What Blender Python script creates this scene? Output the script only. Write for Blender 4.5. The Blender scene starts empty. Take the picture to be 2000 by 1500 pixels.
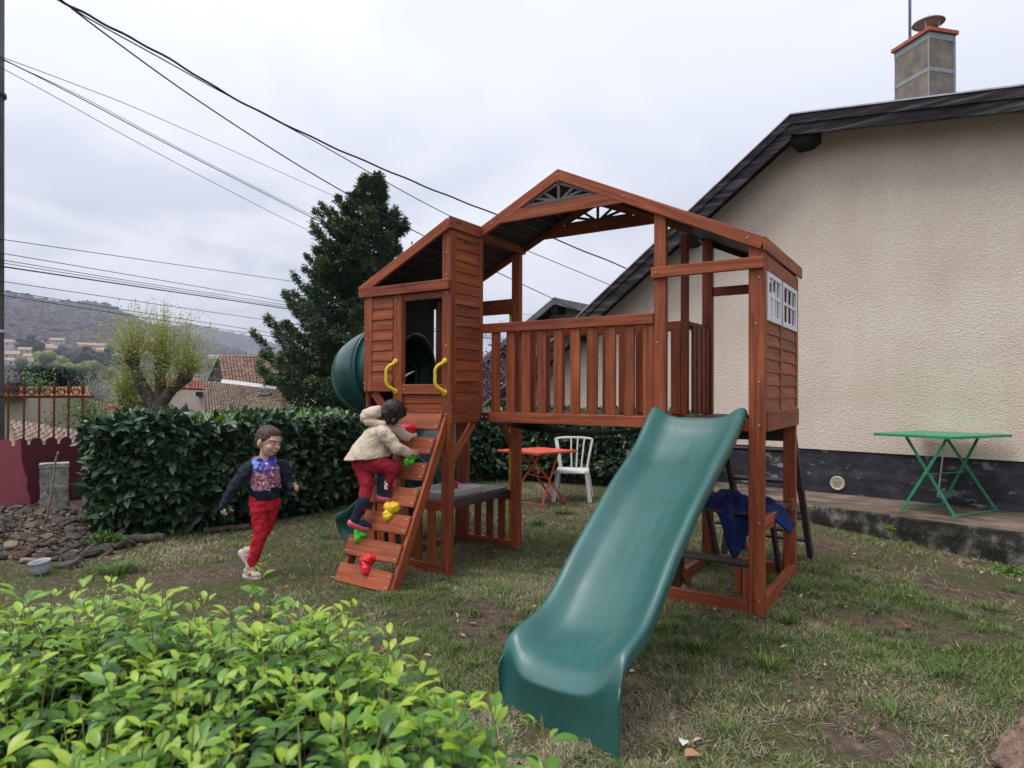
import bpy, bmesh, math, random
import numpy as np
from mathutils import Vector, Matrix, noise as mnoise
R = math.radians
rnd = random.Random(7)
rng = np.random.default_rng(11)
SC = bpy.context.scene
COL = SC.collection

# ------------------------------------------------------------------ camera
cd = bpy.data.cameras.new('camera'); cam = bpy.data.objects.new('camera', cd); COL.objects.link(cam)
cd.sensor_width = 36.0; cd.sensor_fit = 'HORIZONTAL'
cd.lens = 36.0 * 1264.2 / 2000.0
cd.clip_start = 0.05; cd.clip_end = 9000
cam.location = (0, 0, 1.5)
cd.dof.use_dof = True; cd.dof.focus_distance = 5.8; cd.dof.aperture_fstop = 5.0
fw = Vector((0, math.cos(0.0094), math.sin(0.0094)))
up0 = Vector((0, -math.sin(0.0094), math.cos(0.0094)))
rt0 = Vector((1, 0, 0)); ro = 0.0040
rt = rt0 * math.cos(ro) + up0 * math.sin(ro)
up = up0 * math.cos(ro) - rt0 * math.sin(ro)
cam.matrix_world = Matrix(((rt.x, up.x, -fw.x, 0), (rt.y, up.y, -fw.y, 0), (rt.z, up.z, -fw.z, 1.5), (0, 0, 0, 1)))
SC.camera = cam

# ------------------------------------------------------------------ colour management
SC.view_settings.view_transform = 'Standard'
SC.view_settings.look = 'None'
SC.view_settings.exposure = 0.92
SC.view_settings.gamma = 1.0
SC.view_settings.use_curve_mapping = False
SC.cycles.max_bounces = 6
SC.cycles.transparent_max_bounces = 6

# ------------------------------------------------------------------ world: overcast over a Nishita sky
SUN_EL, SUN_AZ = R(66), R(-112)      # azimuth from +Y towards +X
world = bpy.data.worlds.new('World'); SC.world = world; world.use_nodes = True
wn, wl = world.node_tree.nodes, world.node_tree.links
wn.clear()
wo = wn.new('ShaderNodeOutputWorld'); bgS = wn.new('ShaderNodeBackground'); bgC = wn.new('ShaderNodeBackground')
sky = wn.new('ShaderNodeTexSky'); sky.sky_type = 'NISHITA'; sky.sun_disc = False
sky.sun_elevation = SUN_EL; sky.sun_rotation = SUN_AZ
bgS.inputs['Strength'].default_value = 0.085
wl.new(sky.outputs[0], bgS.inputs[0])
tc = wn.new('ShaderNodeTexCoord'); sep = wn.new('ShaderNodeSeparateXYZ'); wl.new(tc.outputs['Generated'], sep.inputs[0])
def wmath(op, a, b=None, clamp=False):
    n = wn.new('ShaderNodeMath'); n.operation = op; n.use_clamp = clamp
    for i, v in enumerate((a, b)):
        if v is None: continue
        if isinstance(v, (int, float)): n.inputs[i].default_value = v
        else: wl.new(v, n.inputs[i])
    return n.outputs[0]
zc = wmath('MAXIMUM', sep.outputs[2], 0.0)
zd = wmath('ADD', zc, 0.22)
px = wmath('DIVIDE', sep.outputs[0], zd); py = wmath('DIVIDE', sep.outputs[1], zd)
cmb = wn.new('ShaderNodeCombineXYZ'); wl.new(px, cmb.inputs[0]); wl.new(py, cmb.inputs[1])
nA = wn.new('ShaderNodeTexNoise'); nA.inputs['Scale'].default_value = 1.25; nA.inputs['Detail'].default_value = 8; nA.inputs['Roughness'].default_value = 0.52; nA.inputs['Distortion'].default_value = 0.5
mpA = wn.new('ShaderNodeMapping'); mpA.inputs['Location'].default_value = (3.1, 1.7, 0.4); wl.new(cmb.outputs[0], mpA.inputs[0]); wl.new(mpA.outputs[0], nA.inputs[0])
nB = wn.new('ShaderNodeTexNoise'); nB.inputs['Scale'].default_value = 3.0; nB.inputs['Detail'].default_value = 6; nB.inputs['Roughness'].default_value = 0.55
wl.new(cmb.outputs[0], nB.inputs[0])
# cloud brightness: low horizon darker, zenith brighter (overcast)
lum = wn.new('ShaderNodeMapRange'); lum.inputs[1].default_value = 0.0; lum.inputs[2].default_value = 1.0; lum.inputs[3].default_value = 0.42; lum.inputs[4].default_value = 0.80
wl.new(wmath('POWER', zc, 0.8), lum.inputs[0])
mott = wn.new('ShaderNodeMapRange'); mott.inputs[1].default_value = 0.42; mott.inputs[2].default_value = 0.57; mott.inputs[3].default_value = 0.70; mott.inputs[4].default_value = 1.08
wl.new(nA.outputs[0], mott.inputs[0])
mot2 = wn.new('ShaderNodeMapRange'); mot2.inputs[1].default_value = 0.3; mot2.inputs[2].default_value = 0.7; mot2.inputs[3].default_value = 0.95; mot2.inputs[4].default_value = 1.05
wl.new(nB.outputs[0], mot2.inputs[0])
# broken cloud deck nearer the horizon: mottling fades higher up
fadeh = wn.new('ShaderNodeMapRange'); fadeh.inputs[1].default_value = 0.05; fadeh.inputs[2].default_value = 0.42; fadeh.inputs[3].default_value = 0.95; fadeh.inputs[4].default_value = 0.20
wl.new(zc, fadeh.inputs[0])
m1 = wmath('SUBTRACT', wmath('MULTIPLY', mott.outputs[0], mot2.outputs[0]), 1.0)
m2 = wmath('ADD', wmath('MULTIPLY', m1, fadeh.outputs[0]), 1.0)
strength = wmath('MULTIPLY', lum.outputs[0], m2)
ccol = wn.new('ShaderNodeValToRGB'); wl.new(m2, ccol.inputs[0])
ccol.color_ramp.elements[0].position = 0.80; ccol.color_ramp.elements[0].color = (0.87, 0.93, 1.06, 1)
ccol.color_ramp.elements[1].position = 1.0; ccol.color_ramp.elements[1].color = (0.955, 0.96, 1.04, 1)
wl.new(ccol.outputs[0], bgC.inputs[0]); wl.new(strength, bgC.inputs[1])
mixw = wn.new('ShaderNodeMixShader'); mixw.inputs[0].default_value = 0.90
wl.new(bgS.outputs[0], mixw.inputs[1]); wl.new(bgC.outputs[0], mixw.inputs[2]); wl.new(mixw.outputs[0], wo.inputs[0])

# ------------------------------------------------------------------ sun (overcast: weak and very soft)
sl = bpy.data.lights.new('sun', 'SUN'); sl.energy = 1.25; sl.angle = R(35); sl.color = (1.0, 0.965, 0.92)
so = bpy.data.objects.new('sun', sl); COL.objects.link(so)
sdir = Vector((math.sin(SUN_AZ) * math.cos(SUN_EL), math.cos(SUN_AZ) * math.cos(SUN_EL), math.sin(SUN_EL)))
so.rotation_euler = (-sdir).to_track_quat('-Z', 'Y').to_euler()
so.location = (0, 0, 30)

# ================================================================== helpers
def tag(o, label=None, cat=None, group=None, kind=None):
    if label: o['label'] = label
    if cat: o['category'] = cat
    if group: o['group'] = group
    if kind: o['kind'] = kind
    return o

def empty(name, loc=(0, 0, 0), rz=0.0):
    o = bpy.data.objects.new(name, None); COL.objects.link(o)
    o.location = loc; o.rotation_euler = (0, 0, rz); o.empty_display_size = 0.1
    return o

def link(name, me, mat=None, parent=None, loc=None, smooth=False, mw=None):
    if mat is not None:
        if not me.materials: me.materials.append(mat)
    if smooth:
        me.polygons.foreach_set('use_smooth', [True] * len(me.polygons))
    o = bpy.data.objects.new(name, me); COL.objects.link(o)
    if parent is not None: o.parent = parent
    if mw is not None: o.matrix_local = mw
    if loc is not None: o.location = loc
    return o

def mesh(name, vs, fs):
    me = bpy.data.meshes.new(name); me.from_pydata([tuple(v) for v in vs], [], fs); me.update(); return me

def mesh_np(name, V, F, tint=None):
    """V (n,3), F (m,k) of one polygon size"""
    me = bpy.data.meshes.new(name); k = F.shape[1]
    me.vertices.add(len(V)); me.vertices.foreach_set('co', V.astype(np.float32).ravel())
    me.loops.add(F.size); me.loops.foreach_set('vertex_index', F.astype(np.int32).ravel())
    me.polygons.add(len(F)); me.polygons.foreach_set('loop_start', np.arange(0, F.size, k, dtype=np.int32))
    me.polygons.foreach_set('loop_total', np.full(len(F), k, dtype=np.int32))
    if tint is not None:
        a = me.attributes.new('tint', 'FLOAT', 'POINT'); a.data.foreach_set('value', tint.astype(np.float32))
    me.update(); me.validate(); return me

def chamfer_box(L, W, T, c=0.004):
    c = min(c, W * .3, T * .3, L * .3)
    vs = []; idx = {}
    for sx in (-1, 1):
        for sy in (-1, 1):
            for sz in (-1, 1):
                x, y, z = sx * L / 2, sy * W / 2, sz * T / 2
                for ax, p in ((0, (x, y - sy * c, z - sz * c)), (1, (x - sx * c, y, z - sz * c)), (2, (x - sx * c, y - sy * c, z))):
                    idx[(sx, sy, sz, ax)] = len(vs); vs.append(p)
    fs = []
    def q(keys): fs.append([idx[k] for k in keys])
    for s in (-1, 1):
        q([(s, -1, -1, 0), (s, 1, -1, 0), (s, 1, 1, 0), (s, -1, 1, 0)][::s])
        q([(-1, s, -1, 1), (-1, s, 1, 1), (1, s, 1, 1), (1, s, -1, 1)][::s])
        q([(-1, -1, s, 2), (1, -1, s, 2), (1, 1, s, 2), (-1, 1, s, 2)][::s])
    for a in (-1, 1):
        for b in (-1, 1):
            q([(-1, a, b, 1), (-1, a, b, 2), (1, a, b, 2), (1, a, b, 1)][::-a * b])
            q([(a, -1, b, 0), (a, 1, b, 0), (a, 1, b, 2), (a, -1, b, 2)][::-a * b])
            q([(a, b, -1, 0), (a, b, -1, 1), (a, b, 1, 1), (a, b, 1, 0)][::-a * b])
            for d in (-1, 1):
                fs.append([idx[(a, b, d, 0)], idx[(a, b, d, 1)], idx[(a, b, d, 2)]][::a * b * d])
    return vs, fs

BOXC = {}
def board(name, p, q, W, T, upv, mat, parent, c=0.004, warp=0.0):
    """a sawn board from p to q (centre line); T measured along upv, W across"""
    p, q = Vector(p), Vector(q); d = (q - p); L = d.length; x = d / L
    z = Vector(upv); z = (z - x * z.dot(x)).normalized(); y = z.cross(x)
    key = (round(L, 4), round(W, 4), round(T, 4), c, mat.name)
    if key not in BOXC:
        me = mesh(name, *chamfer_box(L, W, T, c)); me.materials.append(mat); BOXC[key] = me
    m = (p + q) / 2
    M = Matrix(((x.x, y.x, z.x, m.x), (x.y, y.y, z.y, m.y), (x.z, y.z, z.z, m.z), (0, 0, 0, 1)))
    return link(name, BOXC[key], None, parent, mw=M)

def abox(name, u0, u1, v0, v1, z0, z1, mat, parent, c=0.004):
    """axis-aligned board in the parent's frame, long axis found"""
    d = (u1 - u0, v1 - v0, z1 - z0); k = d.index(max(d)); m = [(u0 + u1) / 2, (v0 + v1) / 2, (z0 + z1) / 2]
    p = list(m); q = list(m); p[k] -= d[k] / 2; q[k] += d[k] / 2
    if k == 0: return board(name, p, q, d[1], d[2], (0, 0, 1), mat, parent, c)
    if k == 1: return board(name, p, q, d[0], d[2], (0, 0, 1), mat, parent, c)
    return board(name, p, q, d[0], d[1], (0, 1, 0), mat, parent, c)   # vertical: T along v, W along u

def tube_geo(path, radii, n=8, caps=True):
    path = [Vector(p) for p in path]; vs = []; fs = []
    if isinstance(radii, (int, float)): radii = [radii] * len(path)
    t = (path[1] - path[0]).normalized(); a = Vector((0, 0, 1)) if abs(t.z) < .9 else Vector((1, 0, 0))
    nrm = (a - t * a.dot(t)).normalized()
    for i, P in enumerate(path):
        if i == 0: t = (path[1] - path[0])
        elif i == len(path) - 1: t = path[-1] - path[-2]
        else: t = path[i + 1] - path[i - 1]
        t = t.normalized(); nrm = (nrm - t * nrm.dot(t)).normalized(); b = t.cross(nrm)
        for k in range(n):
            an = 2 * math.pi * k / n
            vs.append(P + (nrm * math.cos(an) + b * math.sin(an)) * radii[i])
        if i:
            o = (i - 1) * n
            for k in range(n): fs.append((o + k, o + (k + 1) % n, o + n + (k + 1) % n, o + n + k))
    if caps:
        fs.append(tuple(range(n - 1, -1, -1))); o = (len(path) - 1) * n; fs.append(tuple(range(o, o + n)))
    return vs, fs

class G:
    def __init__(s): s.v = []; s.f = []
    def add(s, g):
        o = len(s.v); s.v += list(g[0]); s.f += [tuple(i + o for i in f) for f in g[1]]; return s
    def box(s, x0, x1, y0, y1, z0, z1):
        return s.add(([(x, y, z) for x in (x0, x1) for y in (y0, y1) for z in (z0, z1)],
                      [(0, 1, 3, 2), (4, 6, 7, 5), (0, 4, 5, 1), (2, 3, 7, 6), (0, 2, 6, 4), (1, 5, 7, 3)]))
    def bar(s, p, q, w, t, upv=(0, 0, 1)):
        p, q = Vector(p), Vector(q); x = (q - p); L = x.length; x /= L; z = Vector(upv); z = (z - x * z.dot(x)).normalized(); y = z.cross(x); m = (p + q) / 2
        v, f = chamfer_box(L, w, t, 0.003)
        return s.add(([m + x * a[0] + y * a[1] + z * a[2] for a in v], f))
    def tube(s, path, r, n=8): return s.add(tube_geo(path, r, n))
    def prism(s, poly, y0, y1):
        """polygon of (x,z) extruded along y"""
        n = len(poly); v = [(x, y0, z) for x, z in poly] + [(x, y1, z) for x, z in poly]
        f = [tuple(range(n)), tuple(range(2 * n - 1, n - 1, -1))] + [(i, i + n, (i + 1) % n + n, (i + 1) % n) for i in range(n)]
        return s.add((v, f))
    def lathe(s, prof, n=20, c=(0, 0, 0)):
        v = []; f = []
        for r, z in prof:
            for k in range(n):
                a = 2 * math.pi * k / n; v.append((c[0] + r * math.cos(a), c[1] + r * math.sin(a), c[2] + z))
        for i in range(len(prof) - 1):
            for k in range(n): f.append((i * n + k, i * n + (k + 1) % n, (i + 1) * n + (k + 1) % n, (i + 1) * n + k))
        return s.add((v, f))
    def obj(s, name, mat, parent=None, smooth=False):
        return link(name, mesh(name, s.v, s.f), mat, parent, smooth=smooth)

def smooth_path(pts, n=8):
    P = [Vector(p) for p in pts]; out = []
    for i in range(len(P) - 1):
        a = P[max(i - 1, 0)]; b = P[i]; c = P[i + 1]; d = P[min(i + 2, len(P) - 1)]
        for k in range(n):
            t = k / n
            out.append(0.5 * ((2 * b) + (c - a) * t + (2 * a - 5 * b + 4 * c - d) * t * t + (3 * b - a - 3 * c + d) * t ** 3))
    out.append(P[-1]); return out

# ------------------------------------------------------------------ materials
def base_mat(name, rough=0.6, spec=0.4):
    m = bpy.data.materials.new(name); m.use_nodes = True
    b = m.node_tree.nodes['Principled BSDF']; b.inputs['Roughness'].default_value = rough
    b.inputs['Specular IOR Level'].default_value = spec
    return m, m.node_tree.nodes, m.node_tree.links, b

def ramp(nt, cols, fac):
    r = nt.nodes.new('ShaderNodeValToRGB'); e = r.color_ramp.elements
    while len(e) < len(cols): e.new(0.5)
    for i, (p, c) in enumerate(cols): e[i].position = p; e[i].color = (*c, 1)
    nt.links.new(fac, r.inputs[0]); return r.outputs[0]

def noisy(name, cols, scale=5, detail=5, rough=0.7, bump=0.2, bscale=None, spec=0.3, stretch=(1, 1, 1), coord='Object', dist=0.01, metal=0):
    m, n, l, b = base_mat(name, rough, spec)
    b.inputs['Metallic'].default_value = metal
    tc = n.new('ShaderNodeTexCoord'); mp = n.new('ShaderNodeMapping'); mp.inputs['Scale'].default_value = stretch
    l.new(tc.outputs[coord], mp.inputs[0])
    t = n.new('ShaderNodeTexNoise'); t.inputs['Scale'].default_value = scale; t.inputs['Detail'].default_value = detail; t.inputs['Roughness'].default_value = 0.6
    l.new(mp.outputs[0], t.inputs[0])
    k = len(cols); lo, hi = 0.32, 0.68
    c = ramp(m.node_tree, [(lo + (hi - lo) * i / max(k - 1, 1), cc) for i, cc in enumerate(cols)], t.outputs[0])
    l.new(c, b.inputs['Base Color'])
    if bump:
        t2 = n.new('ShaderNodeTexNoise'); t2.inputs['Scale'].default_value = bscale or scale * 4; t2.inputs['Detail'].default_value = 4
        l.new(mp.outputs[0], t2.inputs[0])
        bp = n.new('ShaderNodeBump'); bp.inputs['Strength'].default_value = bump; bp.inputs['Distance'].default_value = dist
        l.new(t2.outputs[0], bp.inputs['Height']); l.new(bp.outputs[0], b.inputs['Normal'])
    return m

def wood(name, dark, mid, light, rough=0.55, spec=0.35, knots=True, grain=1.0):
    m, n, l, b = base_mat(name, rough, spec)
    tc = n.new('ShaderNodeTexCoord'); oi = n.new('ShaderNodeObjectInfo')
    off = n.new('ShaderNodeVectorMath'); off.operation = 'MULTIPLY_ADD'
    cx = n.new('ShaderNodeCombineXYZ')
    for i in range(3): l.new(oi.outputs['Random'], cx.inputs[i])
    off.inputs[1].default_value = (37, 23, 51)
    l.new(cx.outputs[0], off.inputs[0]); l.new(tc.outputs['Object'], off.inputs[2])
    mp = n.new('ShaderNodeMapping'); mp.inputs['Scale'].default_value = (1.2, 22, 22); l.new(off.outputs[0], mp.inputs[0])
    t = n.new('ShaderNodeTexNoise'); t.inputs['Scale'].default_value = 1.6; t.inputs['Detail'].default_value = 6; t.inputs['Roughness'].default_value = .62; t.inputs['Distortion'].default_value = .6
    l.new(mp.outputs[0], t.inputs[0])
    c = ramp(m.node_tree, [(.30, dark), (.5, mid), (.72, light)], t.outputs[0])
    # board to board tone
    hv = n.new('ShaderNodeHueSaturation'); mr = n.new('ShaderNodeMapRange'); mr.inputs[3].default_value = .80; mr.inputs[4].default_value = 1.17
    l.new(oi.outputs['Random'], mr.inputs[0]); l.new(mr.outputs[0], hv.inputs['Value']); l.new(c, hv.inputs['Color'])
    # blotchy stain uptake
    t3 = n.new('ShaderNodeTexNoise'); t3.inputs['Scale'].default_value = 4; t3.inputs['Detail'].default_value = 3; l.new(off.outputs[0], t3.inputs[0])
    mr3 = n.new('ShaderNodeMapRange'); mr3.inputs[1].default_value = .3; mr3.inputs[2].default_value = .7; mr3.inputs[3].default_value = .84; mr3.inputs[4].default_value = 1.12; l.new(t3.outputs[0], mr3.inputs[0])
    mx = n.new('ShaderNodeMix'); mx.data_type = 'RGBA'; mx.blend_type = 'MULTIPLY'; mx.inputs[0].default_value = 1
    l.new(hv.outputs[0], mx.inputs[6]); l.new(mr3.outputs[0], mx.inputs[7])
    last = mx.outputs[2]
    if knots:
        v = n.new('ShaderNodeTexVoronoi'); v.inputs['Scale'].default_value = 3.2
        mk = n.new('ShaderNodeMapping'); mk.inputs['Scale'].default_value = (.7, 2.2, 2.2); l.new(off.outputs[0], mk.inputs[0]); l.new(mk.outputs[0], v.inputs[0])
        kr = n.new('ShaderNodeMapRange'); kr.inputs[1].default_value = .05; kr.inputs[2].default_value = .12; kr.inputs[3].default_value = .30; kr.inputs[4].default_value = 1
        l.new(v.outputs['Distance'], kr.inputs[0])
        mx2 = n.new('ShaderNodeMix'); mx2.data_type = 'RGBA'; mx2.blend_type = 'MULTIPLY'; mx2.inputs[0].default_value = 1
        l.new(last, mx2.inputs[6]); l.new(kr.outputs[0], mx2.inputs[7]); last = mx2.outputs[2]
    l.new(last, b.inputs['Base Color'])
    bp = n.new('ShaderNodeBump'); bp.inputs['Strength'].default_value = .25 * grain; bp.inputs['Distance'].default_value = .004
    l.new(t.outputs[0], bp.inputs['Height']); l.new(bp.outputs[0], b.inputs['Normal'])
    return m

def plastic(name, col, rough=0.4, var=0.06, bump=0.0, spec=.5):
    return noisy(name, [tuple(c * (1 - var) for c in col), tuple(min(1, c * (1 + var)) for c in col)], 3, 3, rough, bump, 60, spec, dist=.002)

def leafmat(name, cols, rough=.5, spec=.4, attr=True, trans=.25):
    m, n, l, b = base_mat(name, rough, spec)
    if attr:
        a = n.new('ShaderNodeAttribute'); a.attribute_name = 'tint'; f = a.outputs['Fac']
    else:
        a = n.new('ShaderNodeObjectInfo'); f = a.outputs['Random']
    k = len(cols); c = ramp(m.node_tree, [(i / (k - 1), cc) for i, cc in enumerate(cols)], f)
    l.new(c, b.inputs['Base Color'])
    if trans:
        tr = n.new('ShaderNodeBsdfTranslucent'); l.new(c, tr.inputs[0]); mx = n.new('ShaderNodeMixShader'); mx.inputs[0].default_value = trans
        l.new(b.outputs[0], mx.inputs[1]); l.new(tr.outputs[0], mx.inputs[2]); l.new(mx.outputs[0], n['Material Output'].inputs[0])
    return m

M_wood = wood('red stained timber', (.130, .029, .011), (.272, .064, .023), (.40, .108, .040))
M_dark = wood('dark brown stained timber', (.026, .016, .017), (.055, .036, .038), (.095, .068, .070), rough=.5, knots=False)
M_count = wood('dark boards with painted sky sheen', (.09, .066, .064), (.16, .125, .12), (.25, .21, .20), rough=.5, knots=False)  # counter boards: sky reflection put into a lighter base colour
M_roofw = wood('black brown roof boards', (.010, .008, .010), (.020, .016, .019), (.035, .028, .032), rough=.6, knots=False)
M_fan = noisy('grey brown ornament', [(.09, .075, .075), (.13, .105, .10)], 10, 3, .6, .1)
M_slide = plastic('dark green moulded plastic', (.015, .108, .096), .40, .10, .05, .9)
def scuff(m):
    n, l = m.node_tree.nodes, m.node_tree.links; b = n['Principled BSDF']; tc = n.new('ShaderNodeTexCoord'); mp = n.new('ShaderNodeMapping'); mp.inputs['Scale'].default_value = (9, 1.2, 1.2); l.new(tc.outputs['Object'], mp.inputs[0])
    t = n.new('ShaderNodeTexNoise'); t.inputs['Scale'].default_value = 2.2; t.inputs['Detail'].default_value = 8; t.inputs['Roughness'].default_value = .7; l.new(mp.outputs[0], t.inputs[0])
    r = n.new('ShaderNodeMapRange'); r.inputs[1].default_value = .3; r.inputs[2].default_value = .7; r.inputs[3].default_value = .30; r.inputs[4].default_value = .56; l.new(t.outputs[0], r.inputs[0]); l.new(r.outputs[0], b.inputs['Roughness'])
    t2 = n.new('ShaderNodeTexNoise'); t2.inputs['Scale'].default_value = 5; t2.inputs['Detail'].default_value = 9; t2.inputs['Roughness'].default_value = .75; l.new(tc.outputs['Object'], t2.inputs[0])
    f = ramp(m.node_tree, [(.52, (0, 0, 0)), (.75, (.22, .22, .22))], t2.outputs[0]); src = b.inputs['Base Color'].links[0].from_socket
    mx = n.new('ShaderNodeMix'); mx.data_type = 'RGBA'; l.new(f, mx.inputs[0]); l.new(src, mx.inputs[6]); mx.inputs[7].default_value = (.12, .17, .15, 1); l.new(mx.outputs[2], b.inputs['Base Color'])
scuff(M_slide)
M_tube = plastic('bottle green moulded plastic', (.014, .070, .062), .28, .08, .05)
M_tubep = plastic('pale green tube panel', (.055, .11, .105), .3, .08, .03)
M_yel = plastic('yellow plastic', (.78, .55, .015), .3)
M_red = plastic('red plastic hold', (.72, .012, .030), .35)
M_grn = plastic('lime plastic hold', (.10, .62, .03), .35)
M_blu = plastic('blue plastic hold', (.03, .22, .72), .35)
M_wht = plastic('white plastic', (.72, .74, .78), .45)
M_chair = noisy('weathered white plastic', [(.56, .55, .53), (.72, .71, .69)], 3, 4, .5, .1)
M_sink = plastic('grey play sink', (.58, .57, .55), .45)
M_pink = plastic('pink toy plastic', (.75, .03, .16), .4)
M_bolt = noisy('galvanised bolt', [(.35, .31, .28), (.6, .52, .46)], 30, 2, .35, 0, metal=.6)
M_blackmetal = plastic('black bracket', (.012, .018, .014), .5)
M_net_shade = noisy('black mesh net and painted shade', [(.006, .006, .008), (.03, .03, .035)], 40, 2, .7, .4, dist=.01)
M_tgreen = noisy('green painted steel', [(.035, .23, .115), (.06, .33, .17)], 12, 4, .45, .1)
M_tred = noisy('orange red painted steel', [(.52, .07, .035), (.68, .12, .07)], 12, 4, .45, .1)
M_blue = noisy('navy cloth', [(.005, .011, .060), (.010, .024, .125)], 5, 4, .75, .5, 12, .2, dist=.02)
M_bark = noisy('bark', [(.035, .028, .022), (.09, .075, .06), (.13, .115, .09)], 9, 6, .9, .8, 30, .1, (1, 1, .35), dist=.02)
M_stem = noisy('green stem', [(.16, .22, .04), (.26, .26, .08)], 12, 3, .6, .1)
M_rust = noisy('rusty iron', [(.06, .022, .014), (.17, .055, .024), (.09, .032, .016)], 22, 5, .85, .5, 60, .2, dist=.003)
M_conc = noisy('old lichened concrete', [(.10, .095, .08), (.26, .25, .22), (.40, .385, .34)], 9, 8, .9, .9, 26, .1, dist=.02)
M_pole = noisy('dark utility pole', [(.05, .05, .055), (.12, .12, .125)], 3, 6, .85, .4, 20, .1, (1, 1, .4))
M_pot = noisy('pale grey enamel', [(.24, .26, .28), (.40, .42, .44)], 7, 4, .35, .1)
M_cable = plastic('black cable', (.012, .012, .02), .6)

# ------------------------------------------------------------------ organic shapes: lumps merged into one skin
def capsule(bm, p, q, r1, r2, n=14, m=6, flat=None):
    p, q = Vector(p), Vector(q); d = q - p; L = d.length; t = d / L if L > 1e-6 else Vector((0, 0, 1)); a = Vector((0, 1, 0)) if abs(t.y) < .9 else Vector((1, 0, 0)); u = (a - t * a.dot(t)).normalized(); w = t.cross(u); rings = []
    for k in range(m + 1):
        e = -math.pi / 2 + math.pi / 2 * k / m; rings.append((p + t * r1 * math.sin(e), r1 * math.cos(e)))
    for k in range(m + 1):
        e = math.pi / 2 * k / m; rings.append((q + t * r2 * math.sin(e), r2 * math.cos(e)))
    prev = None
    for c, r in rings:
        ring = [bm.verts.new(c + (u * math.cos(2 * math.pi * i / n) * (flat or 1) + w * math.sin(2 * math.pi * i / n)) * max(r, 1e-4)) for i in range(n)]
        if prev: 
            for i in range(n): bm.faces.new((prev[i], prev[(i + 1) % n], ring[(i + 1) % n], ring[i]))
        else: bm.faces.new(ring[::-1])
        prev = ring
    bm.faces.new(prev)
def ellipsoid(bm, c, r, rot=None):
    M = Matrix.Translation(c) @ (rot.to_4x4() if rot else Matrix.Identity(4)) @ Matrix.Diagonal((*r, 1)); bmesh.ops.create_icosphere(bm, subdivisions=3, radius=1, matrix=M)
def loft(bm, secs, n=24):
    prev = None
    for c, U_, V_ in secs:
        ring = [bm.verts.new(Vector(c) + Vector(U_) * math.cos(2 * math.pi * i / n) + Vector(V_) * math.sin(2 * math.pi * i / n)) for i in range(n)]
        if prev:
            for i in range(n): bm.faces.new((prev[i], prev[(i + 1) % n], ring[(i + 1) % n], ring[i]))
        else: bm.faces.new(ring[::-1])
        prev = ring
    bm.faces.new(prev)
def organic(name, parts, voxel, mat, parent, smooth=3, wrinkle=0, wscale=.05, fac=.5):
    bm = bmesh.new()
    for p in parts:
        if p[0] == 'l': loft(bm, p[1]); bmesh.ops.recalc_face_normals(bm, faces=bm.faces)
        elif p[0] == 'c': capsule(bm, *p[1:5], flat=p[5] if len(p) > 5 else None)
        else: ellipsoid(bm, p[1], p[2], p[3] if len(p) > 3 else None)
    me = bpy.data.meshes.new(name + '_t'); bm.to_mesh(me); bm.free(); t = bpy.data.objects.new('t', me); COL.objects.link(t)
    r = t.modifiers.new('r', 'REMESH'); r.mode = 'VOXEL'; r.voxel_size = voxel
    if smooth: s = t.modifiers.new('s', 'SMOOTH'); s.iterations = smooth; s.factor = fac
    if wrinkle:
        tx = bpy.data.textures.new(name + 'w', 'CLOUDS'); tx.noise_scale = wscale; tx.noise_depth = 2; dmod = t.modifiers.new('d', 'DISPLACE'); dmod.texture = tx; dmod.strength = wrinkle; dmod.mid_level = .42; dmod.texture_coords = 'LOCAL'
    dg = bpy.context.evaluated_depsgraph_get(); m2 = bpy.data.meshes.new_from_object(t.evaluated_get(dg)); bpy.data.objects.remove(t); m2.name = name
    m2.materials.clear(); m2.polygons.foreach_set('use_smooth', [True] * len(m2.polygons))
    return link(name, m2, mat, parent)

# ================================================================== ground height
GATE_DIR = Vector((.74, .67, 0)).normalized()
def gz(x, y):
    z = 0.0
    if x > 3.0: z -= 0.10 * (min(x, 6) - 3.0)
    z += 0.012 * mnoise.noise(Vector((x * 1.1, y * 1.1, 3))) + 0.006 * mnoise.noise(Vector((x * 4, y * 4, 7)))
    if x < -3.2:
        z += 0.06 * min(1, (-3.2 - x) / 1.2) * (1 if 4.5 < y < 8 else .4)
    return z

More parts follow.
